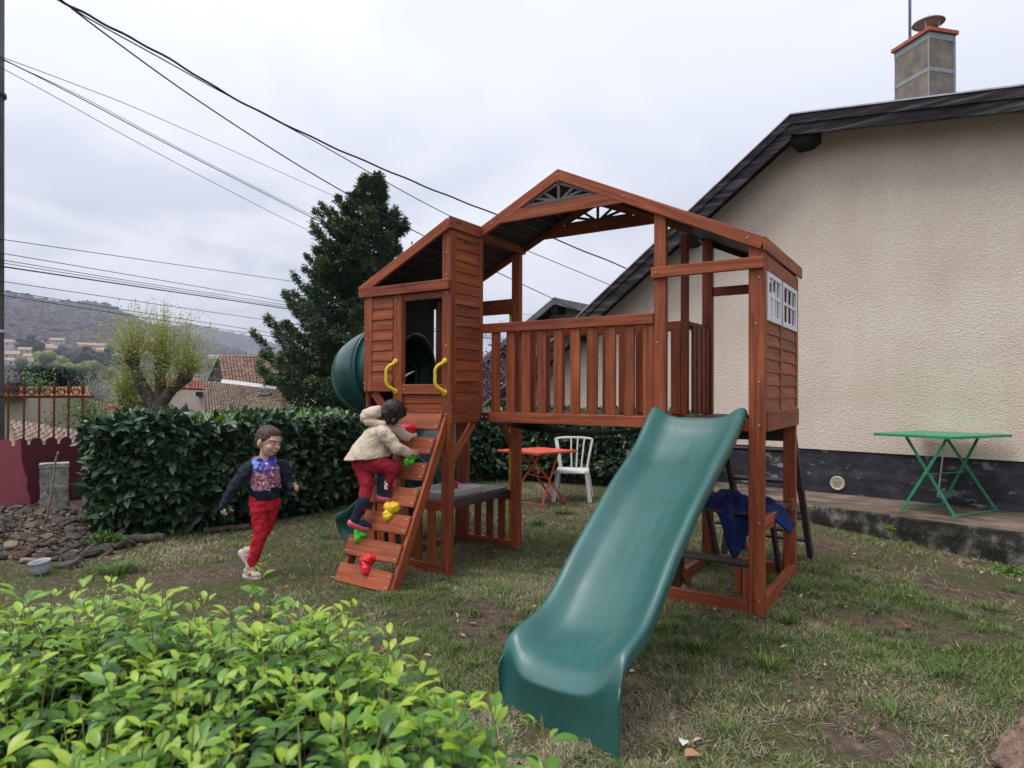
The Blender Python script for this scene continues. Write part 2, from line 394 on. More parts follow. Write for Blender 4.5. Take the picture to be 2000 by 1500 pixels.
# ---- lawn sheet
def make_lawn():
    xs = np.linspace(-9.5, 10, 196); ys = np.linspace(-3, 13, 161)
    V = []; 
    for y in ys:
        for x in xs:
            V.append((x, y, gz(x, y) - (max(0, y - 12.0) * .6) - max(0, -7.5 - x) * .5))
    nx = len(xs); F = []
    i, j = np.meshgrid(np.arange(nx - 1), np.arange(len(ys) - 1)); a = (j * nx + i).ravel()
    F = np.stack([a, a + 1, a + nx + 1, a + nx], 1)
    me = mesh_np('ground', np.array(V), F)
    m, n, l, b = base_mat('soil with moss and thatch', .95, .1)
    tcn = n.new('ShaderNodeTexCoord')
    def nz(s, d=5, r=.6, dist=0):
        t = n.new('ShaderNodeTexNoise'); t.inputs['Scale'].default_value = s; t.inputs['Detail'].default_value = d; t.inputs['Roughness'].default_value = r; t.inputs['Distortion'].default_value = dist
        l.new(tcn.outputs['Object'], t.inputs[0]); return t.outputs[0]
    soil = ramp(m.node_tree, [(.3, (.045, .032, .024)), (.5, (.105, .076, .058)), (.7, (.20, .152, .118))], nz(14, 8, .7))
    moss = ramp(m.node_tree, [(.3, (.030, .036, .014)), (.5, (.070, .080, .030)), (.7, (.14, .14, .065))], nz(22, 6, .7))
    msk = ramp(m.node_tree, [(.42, (0, 0, 0)), (.58, (1, 1, 1))], nz(1.3, 6, .65, .5))
    mx = n.new('ShaderNodeMix'); mx.data_type = 'RGBA'; l.new(msk, mx.inputs[0]); l.new(soil, mx.inputs[6]); l.new(moss, mx.inputs[7])
    fleck = ramp(m.node_tree, [(.66, (0, 0, 0)), (.74, (1, 1, 1))], nz(75, 3, .6))
    mx2 = n.new('ShaderNodeMix'); mx2.data_type = 'RGBA'; l.new(fleck, mx2.inputs[0]); l.new(mx.outputs[2], mx2.inputs[6]); mx2.inputs[7].default_value = (.30, .25, .18, 1)
    l.new(mx2.outputs[2], b.inputs['Base Color'])
    bp = n.new('ShaderNodeBump'); bp.inputs['Strength'].default_value = .9; bp.inputs['Distance'].default_value = .02
    l.new(nz(40, 6, .7), bp.inputs['Height']); l.new(bp.outputs[0], b.inputs['Normal'])
    o = link('ground', me, m, smooth=True); tag(o, kind='structure')
make_lawn()

# ---- the valley and the wooded hills beyond, one polar sheet
S1 = [(-90, .10), (-60, .13), (-42, .150), (-38.3, .1465), (-36.6, .142), (-32.3, .128), (-30, .108), (-27.4, .088), (-24.6, .068), (-21.6, .05), (-17.5, .035), (-8, .02), (90, .015), (180, .02)]
S2 = [(-90, .06), (-35, .075), (-29, .092), (-27.4, .0955), (-24.6, .0925), (-22.6, .085), (-20.4, .073), (-17.5, .06), (-13.3, .05), (0, .04), (90, .03), (180, .03)]
def interp(t, x): return float(np.interp(x, [a for a, _ in t], [b for _, b in t]))
RAD = [11.5, 14, 20, 30, 50, 80, 130, 200, 260, 320, 400, 500, 600, 700, 820, 950, 1100, 1250, 1400, 1500, 1560, 1700, 1900, 2150, 2400, 2600, 2700, 3200, 4000]
TZ = {}
def terr(phi, r):
    s1, s2 = interp(S1, phi), interp(S2, phi)
    k = s1 / .146
    near = [(11.5, -.9), (14, -1.3), (20, -2.2), (30, -3.4), (50, -6), (80, -9.5), (130, -13), (200, -14), (260, -9)]
    if r <= 260: return float(np.interp(r, [a for a, _ in near], [b for _, b in near]))
    far = [(260, -.040), (320, -.012 * k), (400, .004 * k), (500, .016 * k), (600, .036 * k), (700, .057 * k), (820, .076 * k), (950, .092 * k), (1100, .108 * k), (1250, .124 * k), (1400, .138 * k), (1500, s1), (1560, s1 * .99), (1700, s1 * .80), (1900, min(s1 * .7, s2 * .6)), (2150, s2 * .72), (2400, s2 * .93), (2600, s2), (2700, s2 * .98), (3200, s2 * .7), (4000, s2 * .4)]
    t = float(np.interp(r, [a for a, _ in far], [b for _, b in far]))
    z = 1.5 + t * r * (math.cos(R(phi)) if abs(phi) < 60 else .5)
    z += (r / 1500) * 7 * mnoise.noise(Vector((phi * .35, r * .004, 1.3))) * (1 if r > 600 else .4)
    return z
def make_hills():
    ph = list(np.arange(-180, -60, 5.0)) + list(np.arange(-60, 30, .5)) + list(np.arange(30, 180, 5.0))
    rr = []
    for a, b in zip(RAD[:-1], RAD[1:]): rr += list(np.linspace(a, b, 4 if a > 250 else 2)[:-1])
    rr.append(RAD[-1]); V = []
    for r in rr:
        for p in ph:
            V.append((r * math.sin(R(p)), r * math.cos(R(p)), terr(p, r)))
    n_ = len(ph); F = []
    for j in range(len(rr) - 1):
        for i in range(n_): F.append((j * n_ + i, (j + 1) * n_ + i, (j + 1) * n_ + (i + 1) % n_, j * n_ + (i + 1) % n_))
    me = mesh_np('hills', np.array(V), np.array(F)[:, ::-1])
    m, n, l, b = base_mat('bare spring woodland on hills', .95, .05)
    tcn = n.new('ShaderNodeTexCoord')
    def nz(s, d=6, r=.65):
        t = n.new('ShaderNodeTexNoise'); t.inputs['Scale'].default_value = s; t.inputs['Detail'].default_value = d; t.inputs['Roughness'].default_value = r
        l.new(tcn.outputs['Object'], t.inputs[0]); return t.outputs[0]
    c1 = ramp(m.node_tree, [(.3, (.062, .054, .056)), (.5, (.090, .078, .078)), (.7, (.125, .105, .098))], nz(.035, 8, .75))
    c2 = ramp(m.node_tree, [(.35, (.05, .06, .03)), (.65, (.11, .11, .06))], nz(.05))
    ms = ramp(m.node_tree, [(.50, (0, 0, 0)), (.62, (1, 1, 1))], nz(.006, 5, .6))
    mx = n.new('ShaderNodeMix'); mx.data_type = 'RGBA'; l.new(ms, mx.inputs[0]); l.new(c1, mx.inputs[6]); l.new(c2, mx.inputs[7])
    l.new(mx.outputs[2], b.inputs['Base Color'])
    bp = n.new('ShaderNodeBump'); bp.inputs['Strength'].default_value = 1; bp.inputs['Distance'].default_value = 8
    l.new(nz(.07, 6, .7), bp.inputs['Height']); l.new(bp.outputs[0], b.inputs['Normal'])
    o = link('hills', me, m, smooth=True); tag(o, kind='structure')
make_hills()

ICO = None
def ico(sub=1):
    bm = bmesh.new(); bmesh.ops.create_icosphere(bm, subdivisions=sub, radius=1)
    V = np.array([v.co[:] for v in bm.verts]); F = np.array([[v.index for v in f.verts] for f in bm.faces]); bm.free(); return V, F
IV, IF = ico(1); IV2, IF2 = ico(2)

def blobs(centres, radii, tints, squash=.8, sub=1, jit=.25):
    V0, F0 = (IV, IF) if sub == 1 else (IV2, IF2)
    n = len(centres); nv = len(V0)
    V = V0[None] * (1 + jit * rng.uniform(-1, 1, (n, nv, 1))) * np.asarray(radii)[:, None, None]
    V[:, :, 2] *= squash; V += np.asarray(centres)[:, None, :]
    F = F0[None] + (np.arange(n) * nv)[:, None, None]
    T = np.repeat(np.asarray(tints), nv) + rng.uniform(-.05, .05, n * nv)
    return V.reshape(-1, 3), F.reshape(-1, 3), np.clip(T, 0, 1)

def make_far_woods():
    C, Rd, T = [], [], []
    while len(C) < 15000:
        phi = rnd.uniform(-42, 2) if rnd.random() < .93 else rnd.uniform(-80, 60)
        r = rnd.choice([rnd.uniform(210, 640), rnd.uniform(210, 640), rnd.uniform(600, 1000), rnd.uniform(1000, 1500), rnd.uniform(2200, 2600)])
        s = rnd.uniform(2.2, 4.4) * (1 if r < 700 else 1.25)
        z = terr(phi, r) + s * .35
        C.append((r * math.sin(R(phi)), r * math.cos(R(phi)), z)); Rd.append(s)
        g = mnoise.noise(Vector((phi * .5, r * .01, 0)))
        low = r < 750
        if low and rnd.random() < .35 + .4 * g: T.append(rnd.uniform(.55, 1.0))
        else: T.append(rnd.uniform(0, .42))
    V, F, t = blobs(np.array(C), np.array(Rd), np.array(T), .85)
    me = mesh_np('distant_woodland', V, F, t)
    m = leafmat('distant woodland', [(.060, .056, .056), (.085, .074, .076), (.115, .098, .098), (.050, .066, .045), (.075, .100, .050), (.14, .16, .07)], .95, .05, True, 0)
    o = link('distant_woodland', me, m); tag(o, 'mass of bare and budding trees covering the far hillside', 'woodland', kind='stuff')
make_far_woods()

# far houses on the hillside
M_fw = noisy('far pale render', [(.42, .38, .33), (.55, .50, .44)], .2, 2, .9, 0)
M_fw2 = noisy('far white render', [(.60, .60, .60), (.68, .68, .66)], .2, 2, .9, 0)
M_fr = noisy('far orange tiles', [(.34, .20, .15), (.44, .28, .22)], .3, 3, .9, 0)
M_fr2 = noisy('far pink brown tiles', [(.30, .19, .16), (.40, .26, .22)], .3, 3, .9, 0)
M_fwin = plastic('far window', (.05, .06, .08), .3)
FAR = [ # px, r, width, depth, wall h, white?, roof, label
 (24, 690, 15, 9, 5, 1, 1, 'long white house with a pale roof, highest on the left of the far hillside'),
 (66, 700, 12, 9, 5, 0, 1, 'cream hillside house left of the pink-roofed row, high on the slope'),
 (88, 690, 12, 9, 4.5, 0, 1, 'pinkish house at the upper left of the far hamlet, beside a larger one'),
 (100, 680, 11, 9, 4.5, 0, 0, 'far house right of the pinkish one, half behind a dark tree'),
 (112, 760, 11, 8, 5, 0, 0, 'highest red-roofed house standing alone below the wooded ridge'),
 (14, 600, 14, 10, 5, 0, 0, 'large orange-roofed house beside the utility pole on the far hillside'),
 (48, 640, 8, 8, 5, 0, 1, 'small square far house between the orange-roofed one and the white one'),
 (71, 610, 15, 9, 4, 1, 1, 'white house with a wide low roof in the middle of the far hamlet'),
 (40, 570, 18, 8, 3.5, 0, 1, 'long low cream house at the lower edge of the far hamlet'),
 (178, 740, 22, 9, 4, 0, 0, 'long orange roof in the trees above the dark round tree'),
 (205, 690, 12, 9, 4.5, 0, 0, 'pale far house right of the dark round tree'),
 (220, 700, 10, 9, 4.5, 1, 1, 'white house just left of the yellow-green pollard crown'),
 (166, 590, 14, 9, 4, 0, 1, 'cream far house below the dark round tree, wide front'),
 (197, 575, 11, 9, 4, 0, 0, 'orange-roofed far house low on the slope, lower right of the hamlet'),
 (210, 560, 8, 7, 3.5, 1, 1, 'little white far house beneath the low orange roof'),
 (418, 930, 14, 10, 5, 1, 1, 'pale house at far left of the distant village behind the tiled roof'),
 (436, 900, 11, 9, 5, 0, 1, 'second pale house of the distant village above the tiled ridge'),
 (452, 960, 10, 9, 6, 1, 0, 'tall white house in the middle of the distant village'),
 (470, 920, 13, 9, 5, 0, 0, 'orange-roofed house of the distant village near the conifer'),
 (488, 900, 12, 9, 5, 1, 1, 'last pale house of the distant village before the conifer'),
 (288, 720, 12, 9, 4.5, 0, 1, 'pale far house glimpsed through the pollard crown on its left'),
 (340, 760, 12, 9, 5, 1, 1, 'white far house glimpsed through the right of the pollard crown'),
]
for pxx, r, w, d, h, wh, rf, lab in FAR:
    phi = math.degrees(math.atan((pxx - 1000) / 1264.2))
    x, y = r * math.sin(R(phi)), r * math.cos(R(phi)); z = terr(phi, r) + 1.0 + h * .3
    o = empty('far_house', (x, y, z - 2), R(rnd.uniform(-25, 25) - phi))
    tag(o, lab, 'house', 'houses on the far hillside')
    mw = M_fw2 if wh else M_fw; mr = M_fr2 if rf else M_fr
    g = G(); H_ = h + 2
    g.prism([(-w / 2, 0), (w / 2, 0), (w / 2, H_), (0 - w / 2, H_)], -d / 2, d / 2); g.obj('wall', mw, o)
    g = G(); e = .6
    g.add(([(-w / 2 - e, -d / 2 - e, H_), (w / 2 + e, -d / 2 - e, H_), (w / 2 + e, 0, H_ + d * .27), (-w / 2 - e, 0, H_ + d * .27), (-w / 2 - e, d / 2 + e, H_), (w / 2 + e, d / 2 + e, H_)],
           [(0, 1, 2, 3), (3, 2, 5, 4), (0, 3, 4), (1, 5, 2), (0, 4, 5, 1)])); g.obj('roof', mr, o)
    k = 3 if w > 10 else 2
    for i in range(k):
        cx_ = (i + .5) / k * w - w / 2; g = G(); g.box(cx_ - .6, cx_ + .6, -d / 2 - .06, -d / 2 + .02, H_ - 2.4, H_ - 1.0); g.obj('window', M_fwin, o)
# ------ separate trees one can tell apart on the hillside
FT = [(182, 560, 11, .02, 'big dark round tree above the far low houses'), (103, 500, 10, .98, 'yellow-green budding tree on the hillside below the hamlet'), (176, 430, 8, .9, 'round yellow-green tree low on the far slope'), (57, 680, 8, .05, 'dark conifer clump beside the highest pale houses'), (118, 640, 7, .45, 'grey bare tree beneath the lone red-roofed house'), (423, 700, 7, .85, 'budding tree above the distant village roofs')]
Mft = leafmat('far tree', [(.022, .030, .026), (.05, .05, .05), (.07, .065, .06), (.05, .08, .03), (.17, .20, .06)], .95, .05, True, 0)
for pxx, r, s, t_, lab in FT:
    phi = math.degrees(math.atan((pxx - 1000) / 1264.2)); x, y = r * math.sin(R(phi)), r * math.cos(R(phi)); z = terr(phi, r)
    o = empty('far_tree', (x, y, z)); tag(o, lab, 'tree')
    C = rng.normal(0, .42, (60, 3)) * s * (1.1, 1.1, .8); C[:, 2] = abs(C[:, 2]) + s * .6
    V, F, t = blobs(C, rng.uniform(.25, .45, 60) * s, np.full(60, t_), .9)
    link('crown', mesh_np('crown', V, F, t), Mft, o); g = G(); g.tube([(0, 0, -1), (0, 0, s * .7)], s * .07, 6); g.obj('trunk', M_bark, o)

# ================================================================== the house on the right
HA = R(-42)
house = empty('house', (3.885, 8.771, 0), HA)     # x along the wall to the right, y away from the lawn
tag(house, 'large cream roughcast house with black bargeboards and a black painted base, right of the playset', 'house')
RS, RZ = 0.052, 4.99           # ridge
def rl(s): return RZ - (0.70 * (RS - s) if s < RS else 0.155 * (s - RS))      # wall top line / soffit
def stucco(name):
    m, n, l, b = base_mat(name, .95, .08)
    tc = n.new('ShaderNodeTexCoord'); mp = n.new('ShaderNodeMapping'); mp.inputs['Scale'].default_value = (1, 1, 1.7); l.new(tc.outputs['Object'], mp.inputs[0])
    t = n.new('ShaderNodeTexNoise'); t.inputs['Scale'].default_value = 31; t.inputs['Detail'].default_value = 6; t.inputs['Roughness'].default_value = .65; t.inputs['Distortion'].default_value = .5; l.new(mp.outputs[0], t.inputs[0])
    v = n.new('ShaderNodeTexVoronoi'); v.inputs['Scale'].default_value = 34; l.new(mp.outputs[0], v.inputs[0])
    w = n.new('ShaderNodeTexNoise'); w.inputs['Scale'].default_value = 1.1; w.inputs['Detail'].default_value = 6; l.new(tc.outputs['Object'], w.inputs[0])
    c = ramp(m.node_tree, [(.3, (.68, .575, .465)), (.5, (.75, .645, .53)), (.7, (.80, .70, .59))], w.outputs[0])
    c2 = ramp(m.node_tree, [(.35, (.86, .86, .86)), (.6, (1.04, 1.04, 1.04))], t.outputs[0])
    mx = n.new('ShaderNodeMix'); mx.data_type = 'RGBA'; mx.blend_type = 'MULTIPLY'; mx.inputs[0].default_value = 1; l.new(c, mx.inputs[6]); l.new(c2, mx.inputs[7]); ms = n.new('ShaderNodeMapping'); ms.inputs['Scale'].default_value = (5.5, 1, .35); l.new(tc.outputs['Object'], ms.inputs[0]); st = n.new('ShaderNodeTexNoise'); st.inputs['Scale'].default_value = 1.4; st.inputs['Detail'].default_value = 6; l.new(ms.outputs[0], st.inputs[0])
    sr = ramp(m.node_tree, [(.30, (.975, .97, .96)), (.66, (1, 1, 1))], st.outputs[0]); mz = n.new('ShaderNodeMix'); mz.data_type = 'RGBA'; mz.blend_type = 'MULTIPLY'; mz.inputs[0].default_value = 1; l.new(mx.outputs[2], mz.inputs[6]); l.new(sr, mz.inputs[7]); l.new(mz.outputs[2], b.inputs['Base Color'])
    ad = n.new('ShaderNodeMath'); ad.operation = 'MULTIPLY_ADD'; ad.inputs[1].default_value = .45; l.new(v.outputs['Distance'], ad.inputs[0]); l.new(t.outputs[0], ad.inputs[2])
    bp = n.new('ShaderNodeBump'); bp.inputs['Strength'].default_value = .62; bp.inputs['Distance'].default_value = .016; l.new(ad.outputs[0], bp.inputs['Height']); l.new(bp.outputs[0], b.inputs['Normal'])
    return m
M_stucco = stucco('cream roughcast')
def plinthmat():
    m, n, l, b = base_mat('peeling black bitumen paint', .75, .25)
    tc = n.new('ShaderNodeTexCoord')
    def nz(s, d=6, r=.6, st=(1, 1, 1), loc=(0, 0, 0)):
        mp = n.new('ShaderNodeMapping'); mp.inputs['Scale'].default_value = st; mp.inputs['Location'].default_value = loc; l.new(tc.outputs['Object'], mp.inputs[0])
        t = n.new('ShaderNodeTexNoise'); t.inputs['Scale'].default_value = s; t.inputs['Detail'].default_value = d; t.inputs['Roughness'].default_value = r; l.new(mp.outputs[0], t.inputs[0]); return t.outputs[0]
    a = ramp(m.node_tree, [(.3, (.016, .016, .021)), (.5, (.036, .036, .046)), (.72, (.09, .085, .10))], nz(3, 7, .65, (1, 1, 2)))
    k = ramp(m.node_tree, [(.555, (0, 0, 0)), (.60, (1, 1, 1))], nz(1.7, 8, .72, (1, 1, 2.2), (5.2, 0, 1.4)))
    mx = n.new('ShaderNodeMix'); mx.data_type = 'RGBA'; l.new(k, mx.inputs[0]); l.new(a, mx.inputs[6]); mx.inputs[7].default_value = (.24, .235, .25, 1)
    l.new(mx.outputs[2], b.inputs['Base Color'])
    bp = n.new('ShaderNodeBump'); bp.inputs['Strength'].default_value = .5; bp.inputs['Distance'].default_value = .01; l.new(nz(20), bp.inputs['Height']); l.new(bp.outputs[0], b.inputs['Normal'])
    return m
M_plinth = plinthmat()
M_barge = noisy('weathered black bargeboard', [(.012, .011, .014), (.030, .026, .030), (.13, .115, .12)], 3.0, 8, .8, .8, 14, .2, (.5, 1, 7), dist=.02)
M_soff = wood('black soffit boards', (.008, .007, .008), (.016, .013, .014), (.03, .025, .026), .7, .2, False)
SL, SR_ = -5.2, 7.5
g = G(); g.prism([(SL, .73), (SR_, .73), (SR_, rl(SR_)), (RS, rl(RS)), (SL, rl(SL))], 0, 8); g.obj('wall', M_stucco, house)
g = G(); g.prism([(SL, -.6), (SR_, -.6), (SR_, .729), (SL, .729)], .018, .5); g.obj('plinth', M_plinth, house)
# roof: decks with soffit boards, tiles above the wall, bargeboards hung 0.45 m in front
M_tile0 = noisy('brown roof tiles', [(.10, .055, .04), (.22, .12, .085)], 6, 5, .85, .5)
g = G(); g.prism([(SL - .4, rl(SL - .4) + .02), (RS, RZ + .02), (SR_, rl(SR_) + .02), (SR_, rl(SR_) + .10), (RS, RZ + .10), (SL - .4, rl(SL - .4) + .10)], -.40, 8.3); g.obj('roof', M_soff, house)
def barge(s0, s1, name='bargeboard'):
    z0, z1 = rl(s0) + .09, rl(s1) + .09; h = .235 if s0 >= RS else .29
    g = G(); g.prism([(s0, z0), (s1, z1), (s1, z1 - h), (s0, z0 - h)], -.45, -.405)
    g.obj(name, M_barge, house)
    h2 = .10; g = G(); g.prism([(s0, z0 + .012), (s1, z1 + .012), (s1, z1 - h2), (s0, z0 - h2)], -.472, -.4505); g.obj('bargeboard_trim', M_barge, house)
barge(RS, 3.9); barge(3.903, SR_); barge(-2.6, RS - .003); barge(SL - .4, -2.603)
M_zinc = noisy('zinc flashing', [(.32, .34, .38), (.50, .52, .56)], 8, 4, .45, .1, metal=.4)
for s0, s1 in ((RS, SR_), (SL - .4, RS - .003)):
    z0, z1 = rl(s0) + .107, rl(s1) + .107
    g = G(); g.prism([(s0, z0), (s1, z1), (s1, z1 + .018), (s0, z0 + .018)], -.485, -.2); g.obj('roof_flashing', M_zinc, house)
for i in range(7):                                   # a few ridge tiles end-on at the crest
    g = G(); g.tube([(RS, -.40 + i * .42, RZ + .075), (RS, -.40 + i * .42 + .44, RZ + .08)], .07, 8); g.obj('ridge_tile', M_tile0, house)
# purlin ends under the overhang
for s in (.15, -1.5, -3.4, 2.9):
    z = rl(s) - .02; g = G()
    g.prism([(s - .14, z - (.10 if s < RS else 0)), (s + .14, z), (s + .14, z - .16), (s + .04, z - .22), (s - .14, z - .22)], -.38, .0); g.obj('purlin_end', M_soff, house)
# round vent in the base
g = G(); g.lathe([(.0, .0), (.055, .004), (.058, .012), (.082, .02), (.09, .01), (.092, 0)], 24)
for k in range(5):
    g.box(-.05 + .0, .05, -.046 + k * .02, -.040 + k * .02, .004, .016)
vent = g.obj('vent', noisy('yellowed plastic vent', [(.45, .40, .30), (.62, .57, .46)], 30, 3, .6, .2), house)
vent.matrix_local = Matrix.Translation((.482, .016, .302)) @ Matrix.Rotation(R(90), 4, 'X')
# chimney, standing on the far slope, turned a little to the gable
ch = empty('chimney', (6.107, 9.461, 4.4)); 
chm = Matrix.Rotation(-HA, 4, 'Z')
ch.parent = house
def toH(x, y): 
    dx, dy = x - 3.885, y - 8.771; c, s = math.cos(HA), math.sin(HA); return (dx * c + dy * s, -dx * s + dy * c)
hx, hy = toH(6.107, 9.461)
ch.location = (hx, hy, 0); ch.rotation_euler = (0, 0, R(13.3) - HA)
M_chim = noisy('stained chimney render', [(.13, .12, .105), (.23, .20, .165), (.34, .28, .22)], 3.5, 8, .9, .6, 30)
M_brick = noisy('orange brick', [(.38, .10, .06), (.52, .16, .10)], 12, 4, .85, .5)
M_band = noisy('grey blue cement band', [(.26, .29, .31), (.36, .39, .41)], 12, 5, .85, .3)
CW, CD, CZ = .47, .63, 6.80
g = G(); g.box(0, CW, 0, CD, 4.6, CZ); g.obj('chimney_stack', M_chim, ch)
for z0, z1, e in ((6.70, 6.79, .004), (6.22, 6.28, .004)):
    g = G(); g.box(-e, CW + e, -e, CD + e, z0, z1); g.obj('cement_band', M_band, ch)
g = G(); g.box(CW - .03, CW + .006, -.006, .03, 4.6, 6.70); g.box(-.006, .0, -.006, .02, 4.6, 6.70); g.obj('corner_bead', M_band, ch)
bl = [(-.03 + i * .178, -.03, .174, .11) for i in range(3)]
for i in range(3):
    for yy in (-.035, CD - .075):
        g = G(); g.box(-.035 + i * .181, -.035 + i * .181 + .176, yy, yy + .11, CZ + .001, CZ + .055); g.obj('cap_brick', M_brick, ch)
for i in range(3):
    for xx in (-.035, CW - .075):
        g = G(); g.box(xx, xx + .11, .080 + i * .158, .080 + i * .158 + .153, CZ + .001, CZ + .055); g.obj('cap_brick', M_brick, ch)
g = G(); g.box(.08, CW - .08, .08, CD - .08, CZ - .02, CZ + .05); g.obj('chimney_crown', M_conc, ch)
M_ss = noisy('stained stainless steel', [(.36, .31, .27), (.58, .57, .57)], 9, 5, .4, .1, metal=.45)
CO = (.25, .25, CZ + .10)
def coff(o): o.location = CO; return o
g = G(); g.lathe([(.11, -.06), (.11, .06), (.10, .06), (.10, -.06)], 20); coff(g.obj('flue_collar', M_ss, ch, True))
g = G(); g.lathe([(.0, .285), (.03, .275), (.16, .225), (.215, .19), (.22, .18), (.16, .205), (.0, .25)], 24); g.lathe([(0, .278), (.018, .278), (.018, .31), (0, .31)], 8); coff(g.obj('cowl_hood', M_ss, ch, True))
for k in range(4):
    a = k * math.pi / 2 + .5; g = G(); g.bar((.12 * math.cos(a), .12 * math.sin(a), .02), (.15 * math.cos(a), .15 * math.sin(a), .205), .022, .005, (math.cos(a), math.sin(a), 0)); coff(g.obj('cowl_strut', M_ss, ch))
g = G(); g.tube([(.06, .40, CZ - .1), (.06, .40, 8.4)], .021, 10); g.obj('aerial_pole', noisy('grey aerial pole', [(.10, .10, .16), (.18, .18, .24)], 8, 3, .5, 0), ch)

# terrace slab along the house
M_terr = noisy('worn damp concrete terrace', [(.045, .040, .032), (.14, .105, .085), (.26, .20, .165)], 2.4, 9, .9, .6, 30, .15, (1, 1.8, 1), dist=.01)
M_terre = noisy('mossy black concrete edge', [(.012, .013, .010), (.045, .042, .034), (.24, .23, .19)], 5, 9, .95, 1.0, 22, .1, (1, 1, .6), dist=.03)
ter = empty('terrace', (3.885, 8.771, 0), HA); tag(ter, kind='structure')
def edge(s): return -(1.03 + .10 * (s - .334))
N = 60; ss = np.linspace(-1.75, 7.5, N); V = []; 
for s in ss:
    e = edge(s); j = .018 * mnoise.noise(Vector((s * 3, 0, 0)))
    V += [(s, .01, .165), (s, e * .5, .16 + .006 * mnoise.noise(Vector((s * 2, 5, 0)))), (s, e + .02 + j, .155), (s, e - .0 + j * 1.6, .14), (s, e - .015 + .03 * mnoise.noise(Vector((s * 5, 9, 0))), .03), (s, e + .02, -.6)]
F1 = [(i * 6 + k, (i + 1) * 6 + k, (i + 1) * 6 + k + 1, i * 6 + k + 1) for i in range(N - 1) for k in (0, 1)]
F2 = [(i * 6 + k, (i + 1) * 6 + k, (i + 1) * 6 + k + 1, i * 6 + k + 1) for i in range(N - 1) for k in (2, 3, 4)]
link('slab_top', mesh('slab_top', V, [f[::-1] for f in F1]), M_terr, ter); link('slab_edge', mesh('slab_edge', V, [f[::-1] for f in F2]), M_terre, ter)
tag(ter, kind='structure')

# ================================================================== the playset
TH = -0.586
play = empty('playset', (1.6706, 4.2911, 0), TH)
tag(play, 'red-brown wooden playset with gable roof, balcony and green slides in the middle of the lawn', 'playset')
W1, W2, D0, DL, DR, A = 2.322, 3.306, .421, .670, 1.198, .767
RU, RZP, RK = -1.558, 3.261, .473
def rz(u): return RZP - RK * abs(u - RU)
P = lambda n, *a, m=None, c=.004: abox(n, *a, m or M_wood, play, c)
# posts
P('post', -.100, 0, 0, .055, 0, 2.50)                        # right front
P('post', -A, -A + .088, 0, .055, 0, 2.79)                    # slide side, left
P('post', -.10, -.005, DR - .06, DR, 0, 2.40)               # right rear
P('post', -A, -A + .088, DR - .06, DR, 0, 2.82)
P('post', -.779, -.724, DL - .055, DL, 1.30, 2.76)            # slim post at the rear corner of the balcony
P('post', -2.416, -W1, -D0, -D0 + .06, 0, 2.80)             # left tower
P('post', -2.958, -2.857, -D0, -D0 + .05, 0.62, 2.316)
P('post', -3.26, -3.17, -D0, -D0 + .06, 0, .62)
P('post', -2.42, -2.333, DL - .06, DL, 0, 2.785)
P('post', -3.09, -2.95, DL - .06, DL, 0, 2.45)
P('post', -W1 - .075, -W1 - .01, -.05, .012, 1.23, 2.80)
# --- ground frame
P('base_beam', -A + .02, -.101, .004, .052, 0, .09)
P('base_beam', -.06, -.008, .056, DR - .061, .0, .10)
P('base_beam', -A + .09, -.11, DR - .05, DR - .004, 0, .09)
P('base_beam', -A + .005, -A + .055, .056, DR - .061, 0, .08)
P('base_beam', -3.08, -3.03, -D0 + .061, DL - .061, 0, .07)
P('base_beam', -3.17, -2.417, -D0 + .004, -D0 + .05, 0, .075)
P('base_beam', -2.949, -2.421, DL - .05, DL - .005, 0, .075)
# --- deck beams, floor
P('deck_beam', -W1 + .002, -A + .0, -.004, .044, 1.228, 1.312)
P('deck_beam', -A + .001, -.101, .0025, .05, 1.228, 1.31)
P('deck_beam', -2.33, -.78, DL - .05, DL - .004, 1.228, 1.312)
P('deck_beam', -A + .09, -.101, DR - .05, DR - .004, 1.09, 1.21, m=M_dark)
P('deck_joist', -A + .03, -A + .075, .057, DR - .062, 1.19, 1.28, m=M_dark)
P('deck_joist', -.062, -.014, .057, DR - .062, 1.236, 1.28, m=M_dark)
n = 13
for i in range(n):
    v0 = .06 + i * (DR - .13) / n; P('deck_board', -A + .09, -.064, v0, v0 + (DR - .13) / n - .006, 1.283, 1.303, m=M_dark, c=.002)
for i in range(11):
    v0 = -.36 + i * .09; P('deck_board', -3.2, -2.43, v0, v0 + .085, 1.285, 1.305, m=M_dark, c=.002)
# the bridge: net slung under the balcony
g = G(); vs = []; fs = []; nu, nv = 26, 8
for i in range(nu + 1):
    for j in range(nv + 1):
        u = -2.30 + i / nu * 1.50; v = .05 + j / nv * (DL - .11)
        s = 4 * (i / nu) * (1 - i / nu); s2 = 4 * (j / nv) * (1 - j / nv)
        vs.append((u, v, 1.240 - .085 * s - .03 * s2 + .004 * math.sin(i * 2.1 + j)))
for i in range(nu):
    for j in range(nv): a = i * (nv + 1) + j; fs.append((a, a + 1, a + nv + 2, a + nv + 1))
link('bridge_net', mesh('bridge_net', vs, fs), M_net_shade, play, smooth=True)
for i in range(17):
    u0 = -2.30 + i * .09; P('deck_board', u0, u0 + .084, .05, DL - .055, 1.285, 1.304, m=M_dark, c=.002)
# --- balcony, front
P('top_rail', -W1 + .002, -A - .001, -.014, .026, 1.988, 2.067)
for i in range(10):
    u0 = -2.221 + i * .1522; P('baluster', u0, u0 + .083, .004, .026, 1.3125, 1.987, c=.003)
# --- balcony, rear
P('top_rail', -2.33, -.725, DL - .04, DL - .002, 1.988, 2.067)
for i in range(10):
    u0 = -2.235 + i * .1530; P('baluster', u0, u0 + .080, DL - .062, DL - .0405, 1.313, 2.00, c=.003)
